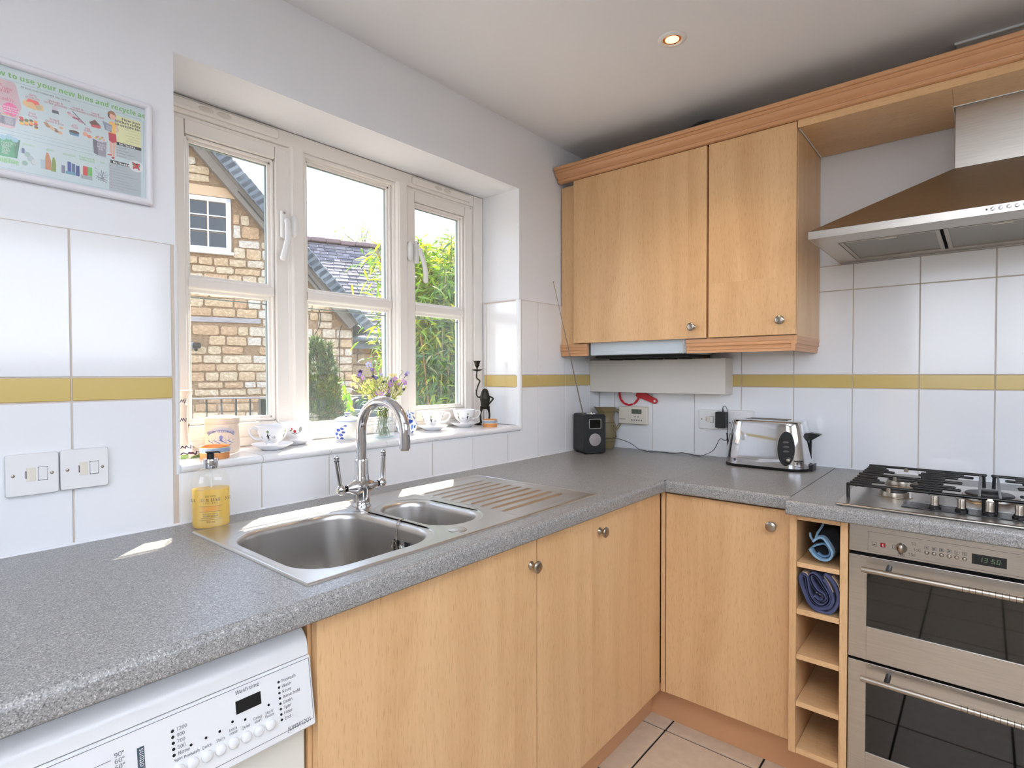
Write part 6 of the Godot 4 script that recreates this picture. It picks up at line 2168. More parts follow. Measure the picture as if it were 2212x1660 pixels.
		o.set_meta("kind", "stuff")

# ---------- things on the worktop ----------
func worktop_things() -> void:
	# hand wash
	var s := thing("soap_bottle", "clear pump bottle of yellow hand wash beside the sink", "soap bottle", Vector3(-1.853, WT, 0.074), deg_to_rad(-24.0))
	var shape := func(k: float, y: float) -> PackedVector3Array:
		var p := PackedVector3Array()
		for i in 40:
			var a := TAU * i / 40.0
			var cx := signf(cos(a)) * pow(absf(cos(a)), 0.75)
			var cz := signf(sin(a)) * pow(absf(sin(a)), 0.8)
			p.append(Vector3(0.0405 * k * cx, y, 0.0265 * lerpf(1.0, k, 0.8) * cz))
		return p
	var mb := MB.new()
	var rings: Array = []
	for e in [[0.9, 0.0], [0.985, 0.004], [1.0, 0.012], [1.0, 0.095], [0.985, 0.106], [0.93, 0.116], [0.82, 0.125], [0.66, 0.132], [0.48, 0.1365], [0.36, 0.139]]: rings.append(shape.call(e[0], e[1]))
	mb.loft(rings, true, false)
	part("bottle", mb, pane(Color(0.97, 0.98, 0.96), 0.10), s)
	mb = MB.new()
	rings = []
	for e in [[0.86, 0.0025], [0.945, 0.006], [0.955, 0.014], [0.955, 0.0905]]: rings.append(shape.call(e[0], e[1]))
	mb.loft(rings, true, true)
	var lq := mat("yellow_soap", Color(0.98, 0.84, 0.16, 0.62), 0.08)
	lq.transparency = BaseMaterial3D.TRANSPARENCY_ALPHA
	lq.backlight_enabled = true
	lq.backlight = Color(0.98, 0.86, 0.15)
	part("liquid", mb, lq, s)
	mb = MB.new()
	mb.lathe([Vector2(0.0155, 0.138), Vector2(0.0162, 0.141), Vector2(0.0162, 0.157), Vector2(0.0155, 0.1595), Vector2(0.008, 0.160)], 28)
	part("collar", mb, X.chrome, s)
	mb = MB.new()
	mb.lathe([Vector2(0.0078, 0.159), Vector2(0.0078, 0.172), Vector2(0.0105, 0.1745), Vector2(0.0105, 0.1765), Vector2(0, 0.1775)], 24)
	mb.tube([Vector3(0.004, 0.1745, 0), Vector3(0.016, 0.1748, 0.002), Vector3(0.021, 0.173, 0.003)], [0.0028, 0.0022, 0.0018], 10)
	part("pump", mb, X.black, s)
	mb = MB.new()
	mb.tube([Vector3(0, 0.138, 0), Vector3(0.001, 0.092, 0)], 0.0032, 10)
	part("dip_tube", mb, pane(Color(0.95, 0.97, 0.97), 0.3), s)
	var bend := 0.062
	mb = MB.new()
	var Z := 0.0268
	txt(mb, "EST 1970", 0.0052, Vector3(0, 0.0755, Z), 1, true, bend)
	var w := "BAYLIS & HARDING"
	txt(mb, w, 0.0094, Vector3(0, 0.0672, Z), 1, true, bend)
	txt(mb, "E N G L A N D", 0.0048, Vector3(0, 0.060, Z), 1, true, bend)
	txt(mb, "HAND WASH", 0.0048, Vector3(0, 0.030, Z), 1, true, bend, true)
	txt(mb, "with pink pepper", 0.0042, Vector3(0, 0.0355, Z), 1, false, bend)
	txt(mb, "cleans and softens the skin", 0.0036, Vector3(0, 0.0255, Z), 1, false, bend)
	txt(mb, "500 ml", 0.0056, Vector3(0, 0.0165, Z), 1, true, bend)
	for y in [0.053, 0.0405, 0.0215]:
		var l: Array = []
		for i in 11:
			var x := -0.026 + 0.0052 * i
			l.append(Vector3(sin(x / bend) * bend, y, cos(x / bend) * bend - bend + Z + 0.0002))
		mb.tube(l, 0.0003, 4)
	part("lettering", mb, mat("black_print", Color(0.08, 0.08, 0.08), 0.5), s)
	mb = MB.new()
	txt(mb, "SWEET MANDARIN", 0.0054, Vector3(0, 0.0495, Z), 1, false, bend)
	txt(mb, "& GRAPEFRUIT", 0.0054, Vector3(0, 0.0443, Z), 1, false, bend)
	part("lettering", mb, mat("orange_print", Color(0.93, 0.42, 0.08), 0.5), s)
	# radio
	var rd := thing("table_radio", "black table radio with round silver speaker and raised aerial", "radio", Vector3(-0.2400, WT, 0.0925), deg_to_rad(-34.5))
	mb = MB.new()
	mb.extr(rrect(0.102, 0.172, 0.010, 5), -0.066, 0.066, 0.004)
	var rb := MB.new()
	for i in mb.v.size():
		rb.v.append(mb.v[i] + Vector3(0, 0.089, 0))
	rb.n = mb.n
	rb.uv = mb.uv
	for x in [-0.035, 0.035]:
		for z in [-0.045, 0.045]: rb.lathe([Vector2(0.008, 0.0), Vector2(0.008, 0.004)], 12, Vector3(x, 0, z))
	part("case", rb, mat("soft_black", Color(0.045, 0.05, 0.05), 0.5), rd)
	mb = MB.new()
	mb.extr(rrect(0.076, 0.052, 0.006, 4), 0.066, 0.0668, 0.0003)
	var sm := MB.new()
	sm.t = Transform3D(Basis.IDENTITY, Vector3(0.0, 0.1345, 0))
	var lp: Array = []
	for q in rrect(0.055, 0.041, 0.004, 4): lp.append(Vector3(q.x, q.y, 0.0665))
	lp.append(lp[0])
	sm.tube(lp, 0.0011, 8)
	part("screen_surround", sm, mat("silver", Color(0.78, 0.77, 0.74), 0.35, 0.6), rd)
	sm = MB.new()
	sm.box(Vector3(0, 0.1345, 0.0662), Vector3(0.052, 0.038, 0.0008))
	part("display", sm, mat("dark_display", Color(0.05, 0.05, 0.035), 0.12), rd)
	var gi := blank(128, 128, Color(0.66, 0.63, 0.63))
	for j in range(0, 128, 4):
		for i in range(0, 128, 4): dot(gi, i + 2 + (j / 4 % 2) * 2, j + 2, 1.1, 1.1, Color(0.42, 0.40, 0.40))
	sm = MB.new()
	sm.t = Transform3D(Basis(Vector3.RIGHT, PI / 2), Vector3(0.0, 0.064, 0.0655))
	sm.lathe([Vector2(0.0278, 0), Vector2(0.0278, 0.001), Vector2(0.024, 0.0022), Vector2(0, 0.0032)], 44)
	part("speaker_grille", sm, triplanar(mat("speaker_mesh", Color(1, 1, 1), 0.5, 0.2), tex(gi), Vector3(22, 22, 22)), rd)
	sm = MB.new()
	sm.lathe([Vector2(0.022, 0.175), Vector2(0.0215, 0.1775), Vector2(0.012, 0.178), Vector2(0.0105, 0.181), Vector2(0.009, 0.1825), Vector2(0, 0.183)], 32, Vector3(0.004, 0, 0.012))
	for i in 5: sm.ell(Vector3(0.004 + 0.0165 * cos(TAU * i / 5.0), 0.178, 0.012 + 0.0165 * sin(TAU * i / 5.0)), Vector3(0.003, 0.0016, 0.003), 10, 6)
	part("control_dial", sm, X.chrome, rd)
	sm = MB.new()
	var foot := Vector3(-0.026, 0.174, -0.010)
	var tip := foot + rd.basis.inverse() * Vector3(-0.185, 0.575, -0.03)
	var prev := foot
	for i in 5:
		var nx := foot.lerp(tip, [0.24, 0.46, 0.66, 0.84, 1.0][i])
		sm.tube([prev, nx], 0.0030 - 0.00042 * i, 10)
		prev = nx
	sm.ell(tip, Vector3(0.0026, 0.0035, 0.0026), 10, 8)
	sm.ell(foot, Vector3(0.005, 0.004, 0.005), 12, 8)
	part("aerial", sm, X.nickel, rd)
	# stoneware jug in the corner
	var j := thing("stoneware_jug", "olive grey stoneware jug behind the radio in the corner", "jug", Vector3(-0.066, WT, 0.078), deg_to_rad(-40.0))
	var jm := mat("olive_stoneware", Color(0.50, 0.44, 0.31), 0.45)
	mb = MB.new()
	mb.lathe([Vector2(0, 0), Vector2(0.033, 0), Vector2(0.0365, 0.004), Vector2(0.044, 0.04), Vector2(0.0475, 0.075), Vector2(0.046, 0.1), Vector2(0.041, 0.118), Vector2(0.036, 0.133), Vector2(0.0345, 0.15), Vector2(0.0385, 0.172), Vector2(0.046, 0.19), Vector2(0.048, 0.193), Vector2(0.0455, 0.194), Vector2(0.036, 0.172), Vector2(0.030, 0.15), Vector2(0, 0.148)], 40)
	# pull the lip out into a spout on local -x
	for i in mb.v.size():
		var q := mb.v[i]
		if q.y > 0.16 and q.x < 0.0:
			var k := smoothstep(0.155, 0.194, q.y) * pow(clampf(-q.x / 0.048, 0, 1), 5.0)
			mb.v[i] = q + Vector3(-0.018, 0.007, 0) * k - Vector3(0, 0, q.z) * k * 0.35
	part("body", mb, jm, j)
	mb = MB.new()
	mb.tube(curve([Vector3(0.040, 0.183, 0), Vector3(0.060, 0.176, 0), Vector3(0.074, 0.150, 0), Vector3(0.069, 0.118, 0), Vector3(0.054, 0.093, 0), Vector3(0.046, 0.086, 0)], 0.005), 0.0058, 12)
	part("handle", mb, jm, j)
	mb = MB.new()
	for e in [[0.0428, 0.034], [0.0391, 0.124], [0.0396, 0.175]]: mb.lathe([Vector2(e[0] + 0.0004, e[1] - 0.0008), Vector2(e[0] + 0.0012, e[1]), Vector2(e[0] + 0.0004, e[1] + 0.0008)], 40)
	part("incised_bands", mb, mat("brown_line", Color(0.20, 0.16, 0.11), 0.6), j)
	mb = MB.new()
	var pl := func(pts: Array, w: float) -> void:
		var l: Array = []
		for q in pts:
			var a: float = q.x
			var rr: float = 0.0478 if q.y < 0.09 else lerpf(0.0478, 0.042, (q.y - 0.09) / 0.028)
			l.append(Vector3(sin(a) * rr, q.y, cos(a) * rr))
		mb.tube(l, w, 6)
	pl.call([Vector2(0.3, 0.1), Vector2(0.5, 0.085), Vector2(0.75, 0.078), Vector2(1.0, 0.066)], 0.0007)
	pl.call([Vector2(0.3, 0.1), Vector2(0.5, 0.1), Vector2(0.55, 0.108), Vector2(0.45, 0.112)], 0.0007)
	for e in [[0.9, 0.062], [1.0, 0.058], [0.55, 0.11]]: pl.call([Vector2(e[0], e[1]), Vector2(e[0] + 0.05, e[1] - 0.004)], 0.0016)
	part("brushed_motif", mb, mat("dark_glaze", Color(0.13, 0.10, 0.07), 0.5), j)
	# toaster; local x along the wall, z towards the room
	var t := thing("toaster", "chrome two slot toaster on the worktop left of the hob", "toaster", Vector3(0, WT, 0.828), -PI / 2)
	mb = MB.new()
	rings = []
	for e in [[0.298, 0.176, 0.010], [0.298, 0.176, 0.02], [0.2945, 0.1735, 0.045], [0.284, 0.168, 0.085], [0.272, 0.162, 0.125], [0.258, 0.154, 0.160], [0.252, 0.150, 0.170]]:
		rings.append(ring3(rrect(e[0], e[1], e[1] * 0.36, 9), e[2], Vector3(0.0, 0, 0.128)))
	mb.loft(rings, false, false)
	var body := part("shell", mb, X.chrome, t)
	mb = MB.new()
	rings = []
	for e in [[0.252, 0.150, 0.170], [0.249, 0.147, 0.1755], [0.242, 0.140, 0.1785], [0.225, 0.122, 0.1795]]: rings.append(ring3(rrect(e[0], e[1], e[1] * 0.36, 9), e[2], Vector3(0, 0, 0.128)))
	mb.loft(rings, false, true)
	var tp := part("top", mb, X.chrome, t)
	mb = MB.new()
	for z in [0.103, 0.153]: mb.bx(-0.078, 0.068, 0.1785, 0.1805, z - 0.0125, z + 0.0125)
	part("slots", mb, mat("slot_dark", Color(0.10, 0.06, 0.05), 0.6), tp)  # solid strips, the dark of the openings put into their colour
	mb = MB.new()
	for z in [0.0885, 0.1175, 0.1385, 0.1675]: mb.bx(-0.080, 0.070, 0.179, 0.1815, z - 0.0012, z + 0.0012, 0.0005)
	part("slot_rims", mb, X.chrome, tp)
	mb = MB.new()
	rings = []
	for e in [[0.290, 0.168, 0.0], [0.300, 0.178, 0.003], [0.300, 0.178, 0.011]]: rings.append(ring3(rrect(e[0], e[1], e[1] * 0.36, 9), e[2], Vector3(0.0, 0, 0.128)))
	mb.loft(rings, true, true)
	part("base", mb, X.black, t)
	var tilt := Basis(Vector3.RIGHT, -0.085)
	mb = MB.new()
	mb.t = Transform3D(tilt * Basis(Vector3.RIGHT, PI / 2), Vector3(0.083, 0.083, 0.2115))
	mb.lathe([Vector2(1.0, -0.006), Vector2(1.0, 0.001), Vector2(0.93, 0.0035), Vector2(0.86, 0.004), Vector2(0, 0.0045)], 44)
	for i in mb.v.size():  # an upright oval
		var q := mb.v[i]
		mb.v[i] = Vector3(0.083 + (q.x - 0.083) * 0.0285, 0.083 + (q.y - 0.083) * 0.062, 0.2115 + 0.0045 - (q.y - 0.083) * 0.0058 + clampf((q.z - 0.2115) + (q.y - 0.083) * 0.085, -0.01, 0.01))
		mb.n[i] = Vector3(mb.n[i].x * 0.6, mb.n[i].y * 0.4 + 0.08, absf(mb.n[i].z) + 0.2).normalized()
	var cp := part("control_panel", mb, X.black, t)
	for i in 3:
		mb = MB.new()
		mb.ell(Vector3(0.083 + 0.001 * i, 0.106 - 0.0165 * i, 0.2185 + 0.0018 * i), Vector3(0.0105, 0.0048, 0.0025), 18, 8)
		part("button", mb, mat("dark_button", Color(0.30, 0.29, 0.29), 0.3), cp)
	mb = MB.new()
	mb.ell(Vector3(0.090, 0.044, 0.2245), Vector3(0.0145, 0.0145, 0.004), 22, 10)
	part("browning_dial", mb, X.black, cp)
	mb = MB.new()
	mb.ell(Vector3(0.0935, 0.043, 0.2285), Vector3(0.0068, 0.0068, 0.003), 18, 8)
	part("button", mb, X.nickel, cp)
	mb = MB.new()
	mb.extr(PackedVector2Array([Vector2(0.128, 0.132), Vector2(0.143, 0.139), Vector2(0.176, 0.135), Vector2(0.178, 0.131), Vector2(0.150, 0.112), Vector2(0.140, 0.110)]), 0.108, 0.148, 0.002)
	part("lever", mb, X.black, t)
	mb = MB.new()
	mb.bx(0.1405, 0.1475, 0.03, 0.115, 0.124, 0.130)
	part("lever_slot", mb, X.dark, t)
	mb = MB.new()
	mb.extr(PackedVector2Array([Vector2(0.136, 0.0), Vector2(0.157, 0.0), Vector2(0.159, 0.026), Vector2(0.146, 0.02), Vector2(0.136, 0.02)]), 0.10, 0.156, 0.002)
	part("crumb_tray", mb, X.black, t)
	mb = MB.new()
	mb.t = Transform3D(Basis(Vector3.BACK, 0.1), Vector3(-0.1395, 0.078, 0.165))
	mb.bx(-0.003, 0.0, -0.04, 0.045, -0.006, 0.006, 0.001)
	part("side_vent", mb, X.black, t)
	mb = MB.new()
	txt(mb, "Russell Hobbs", 0.0105, Vector3(-0.0915, 0.0265, 0.2152), 0)
	mb.ell(Vector3(-0.0985, 0.027, 0.2152), Vector3(0.0045, 0.0055, 0.0006), 14, 6)
	part("lettering", mb, mat("grey_logo", Color(0.22, 0.22, 0.25), 0.4), body)

func rack_things() -> void:
	# coordinates across the rack cell as seen from the front; local z is depth towards the room
	var ribbon := func(pts: Array, w: float) -> PackedVector2Array:
		var c := Curve2D.new()
		for i in pts.size():
			var tn: Vector2 = (pts[mini(i + 1, pts.size() - 1)] - pts[maxi(i - 1, 0)]) / 6.0
			c.add_point(pts[i], -tn, tn)
		c.bake_interval = 0.0035
		var b := c.get_baked_points()
		var l := PackedVector2Array()
		var rr := PackedVector2Array()
		for i in b.size():
			var d := (b[mini(i + 1, b.size() - 1)] - b[maxi(i - 1, 0)]).normalized()
			var n := Vector2(-d.y, d.x) * w * 0.5
			l.append(b[i] + n)
			rr.append(b[i] - n)
		rr.reverse()
		l.append_array(rr)
		return l
	var Q := func(a: float, b: float) -> Vector2: return Vector2((a - 160.0) / 5800.0, (800.0 - b + (a - 160) * 0.17) / 5600.0)
	var g := thing("rolled_oven_glove", "black rolled oven glove with pale blue edging in the wine rack", "oven glove", Vector3(0, 0.7185, 1.0545), -PI / 2)
	var outer: Array = []
	for e in [[360, 500], [440, 440], [520, 450], [600, 560], [650, 680], [600, 775], [500, 785], [390, 720], [315, 610]]: outer.append(Q.call(e[0], e[1]))
	var body := PackedVector2Array()
	var cc := Curve2D.new()
	var blob: Array = []
	for e in [[420, 380], [520, 330], [650, 330], [735, 420], [750, 560], [715, 700], [620, 800], [500, 800], [400, 740], [340, 650], [400, 560]]: blob.append(Q.call(e[0], e[1]))
	for i in blob.size() + 1:
		var a: Vector2 = blob[i % blob.size()]
		var tn: Vector2 = (blob[(i + 1) % blob.size()] - blob[(i - 1 + blob.size()) % blob.size()]) / 6.0
		cc.add_point(a, -tn, tn)
	cc.bake_interval = 0.006
	body = cc.get_baked_points()
	body.remove_at(body.size() - 1)
	for i in body.size(): body[i].y = maxf(body[i].y, 0.0012)
	var mb := MB.new()
	mb.extr(body, 0.30, 0.618, 0.006)
	part("glove", mb, mat("black_cloth", Color(0.02, 0.022, 0.028), 0.95), g)
	var trim := mat("pale_blue_binding", Color(0.50, 0.63, 0.73), 0.85)
	mb = MB.new()
	mb.extr(ribbon.call(outer, 0.0068), 0.606, 0.644, 0.002)
	part("binding", mb, trim, g)
	var lin: Array = []
	for e in [[350, 590], [430, 560], [520, 545], [590, 620], [590, 720], [500, 745], [420, 690]]: lin.append(Q.call(e[0], e[1]))
	mb = MB.new()
	mb.extr(ribbon.call(lin, 0.005), 0.604, 0.632, 0.001)
	part("lining", mb, mat("blue_lining", Color(0.36, 0.50, 0.62), 0.9), g)
	mb = MB.new()
	var l3: Array = []
	for e in [[300, 385], [320, 440], [370, 485], [400, 440], [405, 390], [440, 330], [470, 265]]:
		var q: Vector2 = Q.call(e[0], e[1])
		l3.append(Vector3(q.x, q.y, 0.63 - 0.03 * clampf((440.0 - e[1]) / 175.0, 0, 1)))
	mb.tube(curve(l3, 0.004), 0.0032, 8)
	part("hanging_loop", mb, trim, g)
	# navy towel roll
	var t := thing("rolled_towel", "navy blue rolled quilted cloth in the wine rack below the glove", "cloth", Vector3(0, 0.584, 1.0535), -PI / 2)
	var q2 := func(a: float, b: float) -> Vector2: return Vector2((a - 140.0) / 5800.0, maxf((1462.0 - b + (a - 140) * 0.2) / 5450.0, 0.0))
	var sp: Array = []
	for e in [[205, 940], [180, 1000], [215, 1130], [270, 1270], [330, 1390], [440, 1490], [560, 1530], [660, 1480], [725, 1370], [735, 1250], [680, 1100], [600, 980], [530, 930]]: sp.append(q2.call(e[0], e[1]))
	var s2: Array = []
	for e in [[205, 935], [270, 980], [290, 1120], [330, 1260], [420, 1380], [520, 1410], [600, 1340], [590, 1230], [520, 1110], [450, 990], [380, 930], [330, 960], [360, 1070], [430, 1180], [520, 1240], [530, 1320], [450, 1330], [380, 1270]]: s2.append(q2.call(e[0], e[1]))
	var s3: Array = []
	for e in [[380, 1440], [480, 1460], [600, 1440], [655, 1350], [640, 1240], [580, 1100], [520, 1000]]: s3.append(q2.call(e[0], e[1]))
	var cloth := mat("navy_cloth", Color(0.27, 0.29, 0.42), 0.95)
	cloth.rim_enabled = true
	cloth.rim = 0.3
	for a in [[sp, 0.0105], [s2, 0.0098], [s3, 0.009]]:
		mb = MB.new()
		var pg: PackedVector2Array = ribbon.call(a[0], a[1])
		for i in pg.size(): pg[i].y = maxf(pg[i].y, 0.0012)
		mb.extr(pg, 0.32, 0.655, 0.003)
		part("cloth_layer", mb, cloth, t)
	mb = MB.new()
	for a in [[[205, 905], [260, 915], [300, 960]], [[520, 950], [600, 1080], [660, 1210]], [[640, 960], [740, 1120], [755, 1300]]]:
		var pp: Array = []
		for e in a: pp.append(q2.call(e[0], e[1]))
		mb.extr(ribbon.call(pp, 0.0035), 0.33, 0.650, 0.001)
	part("pale_backing", mb, mat("oatmeal_cloth", Color(0.66, 0.58, 0.50), 0.95), t)
	mb = MB.new()
	var r := RandomNumberGenerator.new()
	r.seed = 3
	for i in 9:
		var c: Vector2 = q2.call(400 + i * 13, 1215 + i * 9)
		mb.ell(Vector3(c.x + r.randf_range(-0.002, 0.002), c.y + r.randf_range(-0.004, 0.004), 0.628), Vector3(0.004, 0.005, 0.012), 8, 6)
	part("wadding", mb, mat("white_wadding", Color(0.80, 0.79, 0.76), 0.95), t)

func leaf_mesh(l: float, w: float, bend: float) -> ArrayMesh:
	var mb := MB.new()
	var up := Vector3(0, 1, 0)
	var p := [Vector3(0, 0, 0), Vector3(w * 0.5, 0, l * 0.3), Vector3(0, bend * 0.3 - w * 0.08, l * 0.35), Vector3(-w * 0.5, 0, l * 0.3), Vector3(w * 0.3, -bend * 0.3, l * 0.7), Vector3(-w * 0.3, -bend * 0.3, l * 0.7), Vector3(0, -bend, l)]
	for t in [[0, 1, 2], [0, 2, 3], [1, 4, 2], [3, 2, 5], [2, 4, 6], [2, 6, 5]]: mb.flat(p[t[0]], p[t[1]], p[t[2]], up)
	return mb.mesh()
func scatter(called: String, mesh: Mesh, m: Material, ts: Array, parent: Node) -> void:
	var mm := MultiMesh.new()
	mm.transform_format = MultiMesh.TRANSFORM_3D
	mm.mesh = mesh
	mm.instance_count = ts.size()
	for i in ts.size(): mm.set_instance_transform(i, ts[i])
	var o := MultiMeshInstance3D.new()
	o.multimesh = mm
	o.material_override = m
	o.name = called
	parent.add_child(o, true)
	o.set_meta("kind", "stuff")
func leafy(c: Color, tr: Color) -> StandardMaterial3D:
	var m := mat("leaf", c, 0.5)
	m.backlight_enabled = true
	m.backlight = tr
	m.cull_mode = BaseMaterial3D.CULL_DISABLED
	return m

func stone(mb: MB, x0: float, x1: float, y0: float, y1: float, z: float, r: RandomNumberGenerator, rough := 1.0) -> void:
	# a rough block: an uneven rounded outline with a bulging face
	var w := x1 - x0
	var h := y1 - y0
	var c := Vector2(x0 + x1, y0 + y1) * 0.5
	var rc := minf(w, h) * r.randf_range(0.10, 0.24)
	var pts := PackedVector2Array()
	for q in rrect(w, h, rc, 2):
		pts.append(q)
	var dense := PackedVector2Array()
	for i in pts.size():
		var a := pts[i]
		var b := pts[(i + 1) % pts.size()]
		dense.append(a)
		if (b - a).length() > 0.1:
			dense.append(a.lerp(b, 0.5))
	for i in dense.size():
		dense[i] += Vector2(r.randf_range(-1, 1), r.randf_range(-1, 1)) * 0.0055 * rough
	var K := dense.size()
	var d := r.randf_range(0.012, 0.028)
	var mid := Vector3(c.x, c.y, z + d + 0.004)
	var rings: Array = []
	for e in [[1.0, -0.03], [1.0, d * 0.45], [0.93, d * 0.9]]:
		var ring := PackedVector3Array()
		for q in dense: ring.append(Vector3(c.x + q.x * (1.0 - (1.0 - e[0]) * minf(1.0, 0.1 / maxf(w, 0.1) * 2.0)), c.y + q.y * e[0], z + e[1] + (r.randf_range(-0.004, 0.004) * rough if e[1] > 0 else 0.0)))
		rings.append(ring)
	mb.loft(rings)
	for k in K:
		mb.flat(mid, rings[2][k], rings[2][(k + 1) % K], Vector3(0, 0, 1))

func cottage() -> void:
	var h := thing("stone_cottage", "honey coloured stone cottage with a slate roof and white window", "cottage", Vector3(1.04, 0.0, -6.874), deg_to_rad(-22.0))
	var r := RandomNumberGenerator.new()
	r.seed = 77
	var ax := -0.42
	var ay := 4.68
	var ex := 1.84
	var ey := 2.08
	var slope := (ay - ey) / (ex - ax)
	var roof_y := func(x: float) -> float: return ay - absf(x - ax) * slope
	# mortar: gable wall behind the stones
	var mb := MB.new()
	var gp := PackedVector2Array([Vector2(2 * ax - ex, -0.3), Vector2(ex, -0.3), Vector2(ex, ey), Vector2(ax, ay), Vector2(2 * ax - ex, ey)])
	mb.extr(gp, -0.4, 0.0)
	mb.bx(ex - 0.4, ex, -0.3, ey, -1.2, -0.4)
	mb.bx(ex - 0.4, 6.5, -0.3, 1.98, -1.55, -1.15)
	var bump := NoiseTexture2D.new()
	bump.width = 256
	bump.height = 256
	bump.seamless = true
	bump.noise = noise(FastNoiseLite.TYPE_SIMPLEX_SMOOTH, 0.045, 4, 4)
	bump.as_normal_map = true
	bump.bump_strength = 5.0
	var n2 := noise(FastNoiseLite.TYPE_SIMPLEX_SMOOTH, 0.03, 8, 4)
	var blot := rgb_image(256, 256, func(i: int, j: int) -> Color:
		var v := n2.get_noise_2d(i, j)
		var k := smoothstep(0.12, 0.3, v)
		return Color(0.93, 0.92, 0.90).lerp(Color(1.0, 1.0, 1.0), k) - Color(0.10, 0.11, 0.12) * maxf(0.0, -v))
	var bt := tex(blot)
	var stony := func(c: Color) -> StandardMaterial3D:
		var m := triplanar(mat("stone", c, 0.95), bt, Vector3(2.2, 2.2, 2.2))
		m.normal_enabled = true
		m.normal_texture = bump
		m.normal_scale = 1.0
		return m
	var mortar: StandardMaterial3D = stony.call(Color(0.56, 0.45, 0.33))
	var wall := part("gable_wall", mb, mortar, h)
	var cols: Array = []
	for c in [Color(0.74, 0.65, 0.52), Color(0.72, 0.61, 0.47), Color(0.76, 0.68, 0.56), Color(0.73, 0.62, 0.48), Color(0.70, 0.57, 0.43)]: cols.append(stony.call(c))
	var pale: Array = []
	for c in [Color(0.74, 0.68, 0.59), Color(0.73, 0.65, 0.54), Color(0.76, 0.71, 0.64)]: pale.append(stony.call(c))
	var wx0 := -0.93
	var wx1 := 0.135
	var wy0 := 2.955
	var wy1 := 3.755
	var y := 0.32
	var count := 0
	while y < ay - 0.12:
		var rowh := r.randf_range(0.095, 0.15) if y < 2.9 else r.randf_range(0.11, 0.20)
		var top := y + rowh - 0.018
		var x := -0.80 + r.randf_range(-0.1, 0.1)
		while x < ex - 0.02:
			var w := r.randf_range(0.16, 0.40) if x < 0.2 else r.randf_range(0.13, 0.30)
			if y > 2.9: w = r.randf_range(0.12, 0.34)
			var x1 := minf(x + w, ex - 0.002)
			if ex - x1 < 0.1: x1 = ex - 0.002
			var a := x
			x = x1 + 0.0
			var b := x1 - 0.018
			if x1 < -0.62: continue
			# under the verge
			var lim: float = minf(roof_y.call(a), roof_y.call(b)) - 0.13
			if top > lim and y + 0.05 < lim: top = lim
			if top > lim or b - a < 0.05: continue
			# window and lintels
			if b > wx0 - 0.03 and a < wx1 + 0.02 and top > wy0 - 0.03 and y < wy1 + 0.17:
				if a < wx1 and b > wx1 + 0.09: a = wx1 + 0.03
				else: continue
			if a < 0.53 and b > -1.2 and top > 1.985 and y < 2.075:
				if a < 0.53 and b > 0.62: a = 0.545
				else: continue
			if r.randf() < 0.05: continue
			var smb := MB.new()
			stone(smb, a, b, y + r.randf_range(-0.004, 0.004), top + r.randf_range(-0.006, 0.004), 0.0, r)
			var pl := a > 0.24 or y > 2.9 and r.randf() < 0.45
			part("stone", smb, pale[r.randi() % 3] if pl and r.randf() < 0.85 else cols[r.randi() % 5], wall)
			count += 1
		y = y + rowh
	# stones of the lower wing beyond the corner
	y = 0.3
	while y < 1.85:
		var rowh := r.randf_range(0.14, 0.24)
		var x := ex + 0.03
		while x < 3.5:
			var w := r.randf_range(0.16, 0.42)
			if not (x + w > 1.98 and x < 2.9 and y < 0.86):
				var smb := MB.new()
				stone(smb, x, x + w - 0.02, y, y + rowh - 0.022, -1.15, r)
				part("stone", smb, cols[[1, 3, 4, 4, 0][r.randi() % 5]], wall)
			x += w
		y += rowh
	# rendered band over the window, timber lintel below
	mb = MB.new()
	mb.bx(-1.05, 0.28, wy1 + 0.01, wy1 + 0.155, -0.05, 0.016, 0.006)
	part("rendered_lintel", mb, mat("buff_render", Color(0.72, 0.60, 0.46), 0.95), h)
	mb = MB.new()
	mb.bx(-1.6, 0.512, 1.992, 2.062, -0.05, 0.022, 0.005)
	part("timber_lintel", mb, triplanar(mat("grey_timber", Color(0.66, 0.62, 0.60), 0.9), tex(rgb_image(128, 64, func(i: int, j: int) -> Color:
		var v := 0.86 + 0.16 * n2.get_noise_2d(i * 0.8, j * 9.0)
		return Color(v, v, v))), Vector3(1.2, 3, 1.2)), h)
	# window
	var wt := mat("white_paint", Color(0.90, 0.90, 0.90), 0.5)
	mb = MB.new()
	for e in [[wx0, wx0 + 0.06], [wx1 - 0.065, wx1]]: mb.bx(e[0], e[1], wy0 + 0.035, wy1, -0.06, 0.03, 0.006)
	mb.bx(wx0, wx1, wy1 - 0.062, wy1, -0.06, 0.03, 0.006)
	mb.bx(wx0, wx1, wy0 + 0.035, wy0 + 0.10, -0.06, 0.03, 0.006)
	mb.bx(wx0 - 0.03, wx1 + 0.03, wy0, wy0 + 0.04, -0.06, 0.06, 0.006)
	var fr := part("window_frame", mb, wt, h)
	mb = MB.new()
	for i in 3: mb.bx(-0.853 + 0.2295 * (i + 1), -0.834 + 0.2295 * (i + 1), wy0 + 0.1, wy1 - 0.06, -0.03, 0.018, 0.003)
	for i in 2: mb.bx(wx0 + 0.06, wx1 - 0.06, 3.277 + 0.211 * i, 3.293 + 0.211 * i, -0.03, 0.016, 0.003)
	part("glazing_bars", mb, wt, fr)
	var wg := mat("dark_window_glass", Color(0.09, 0.11, 0.12), 0.03)
	for i in 4:
		for j in 3:
			mb = MB.new()
			mb.bx(-0.868 + 0.2345 * i, -0.645 + 0.2345 * i if i < 3 else wx1 - 0.06, wy0 + 0.098 + 0.214 * j, wy0 + 0.300 + 0.214 * j, 0.002, 0.006)
			part("pane", mb, wg, fr)
	# curtain edge seen behind the glass line, dark lower window of the wing
	mb = MB.new()
	mb.bx(2.0, 2.88, -0.3, 0.84, -1.2, -1.12, 0.01)
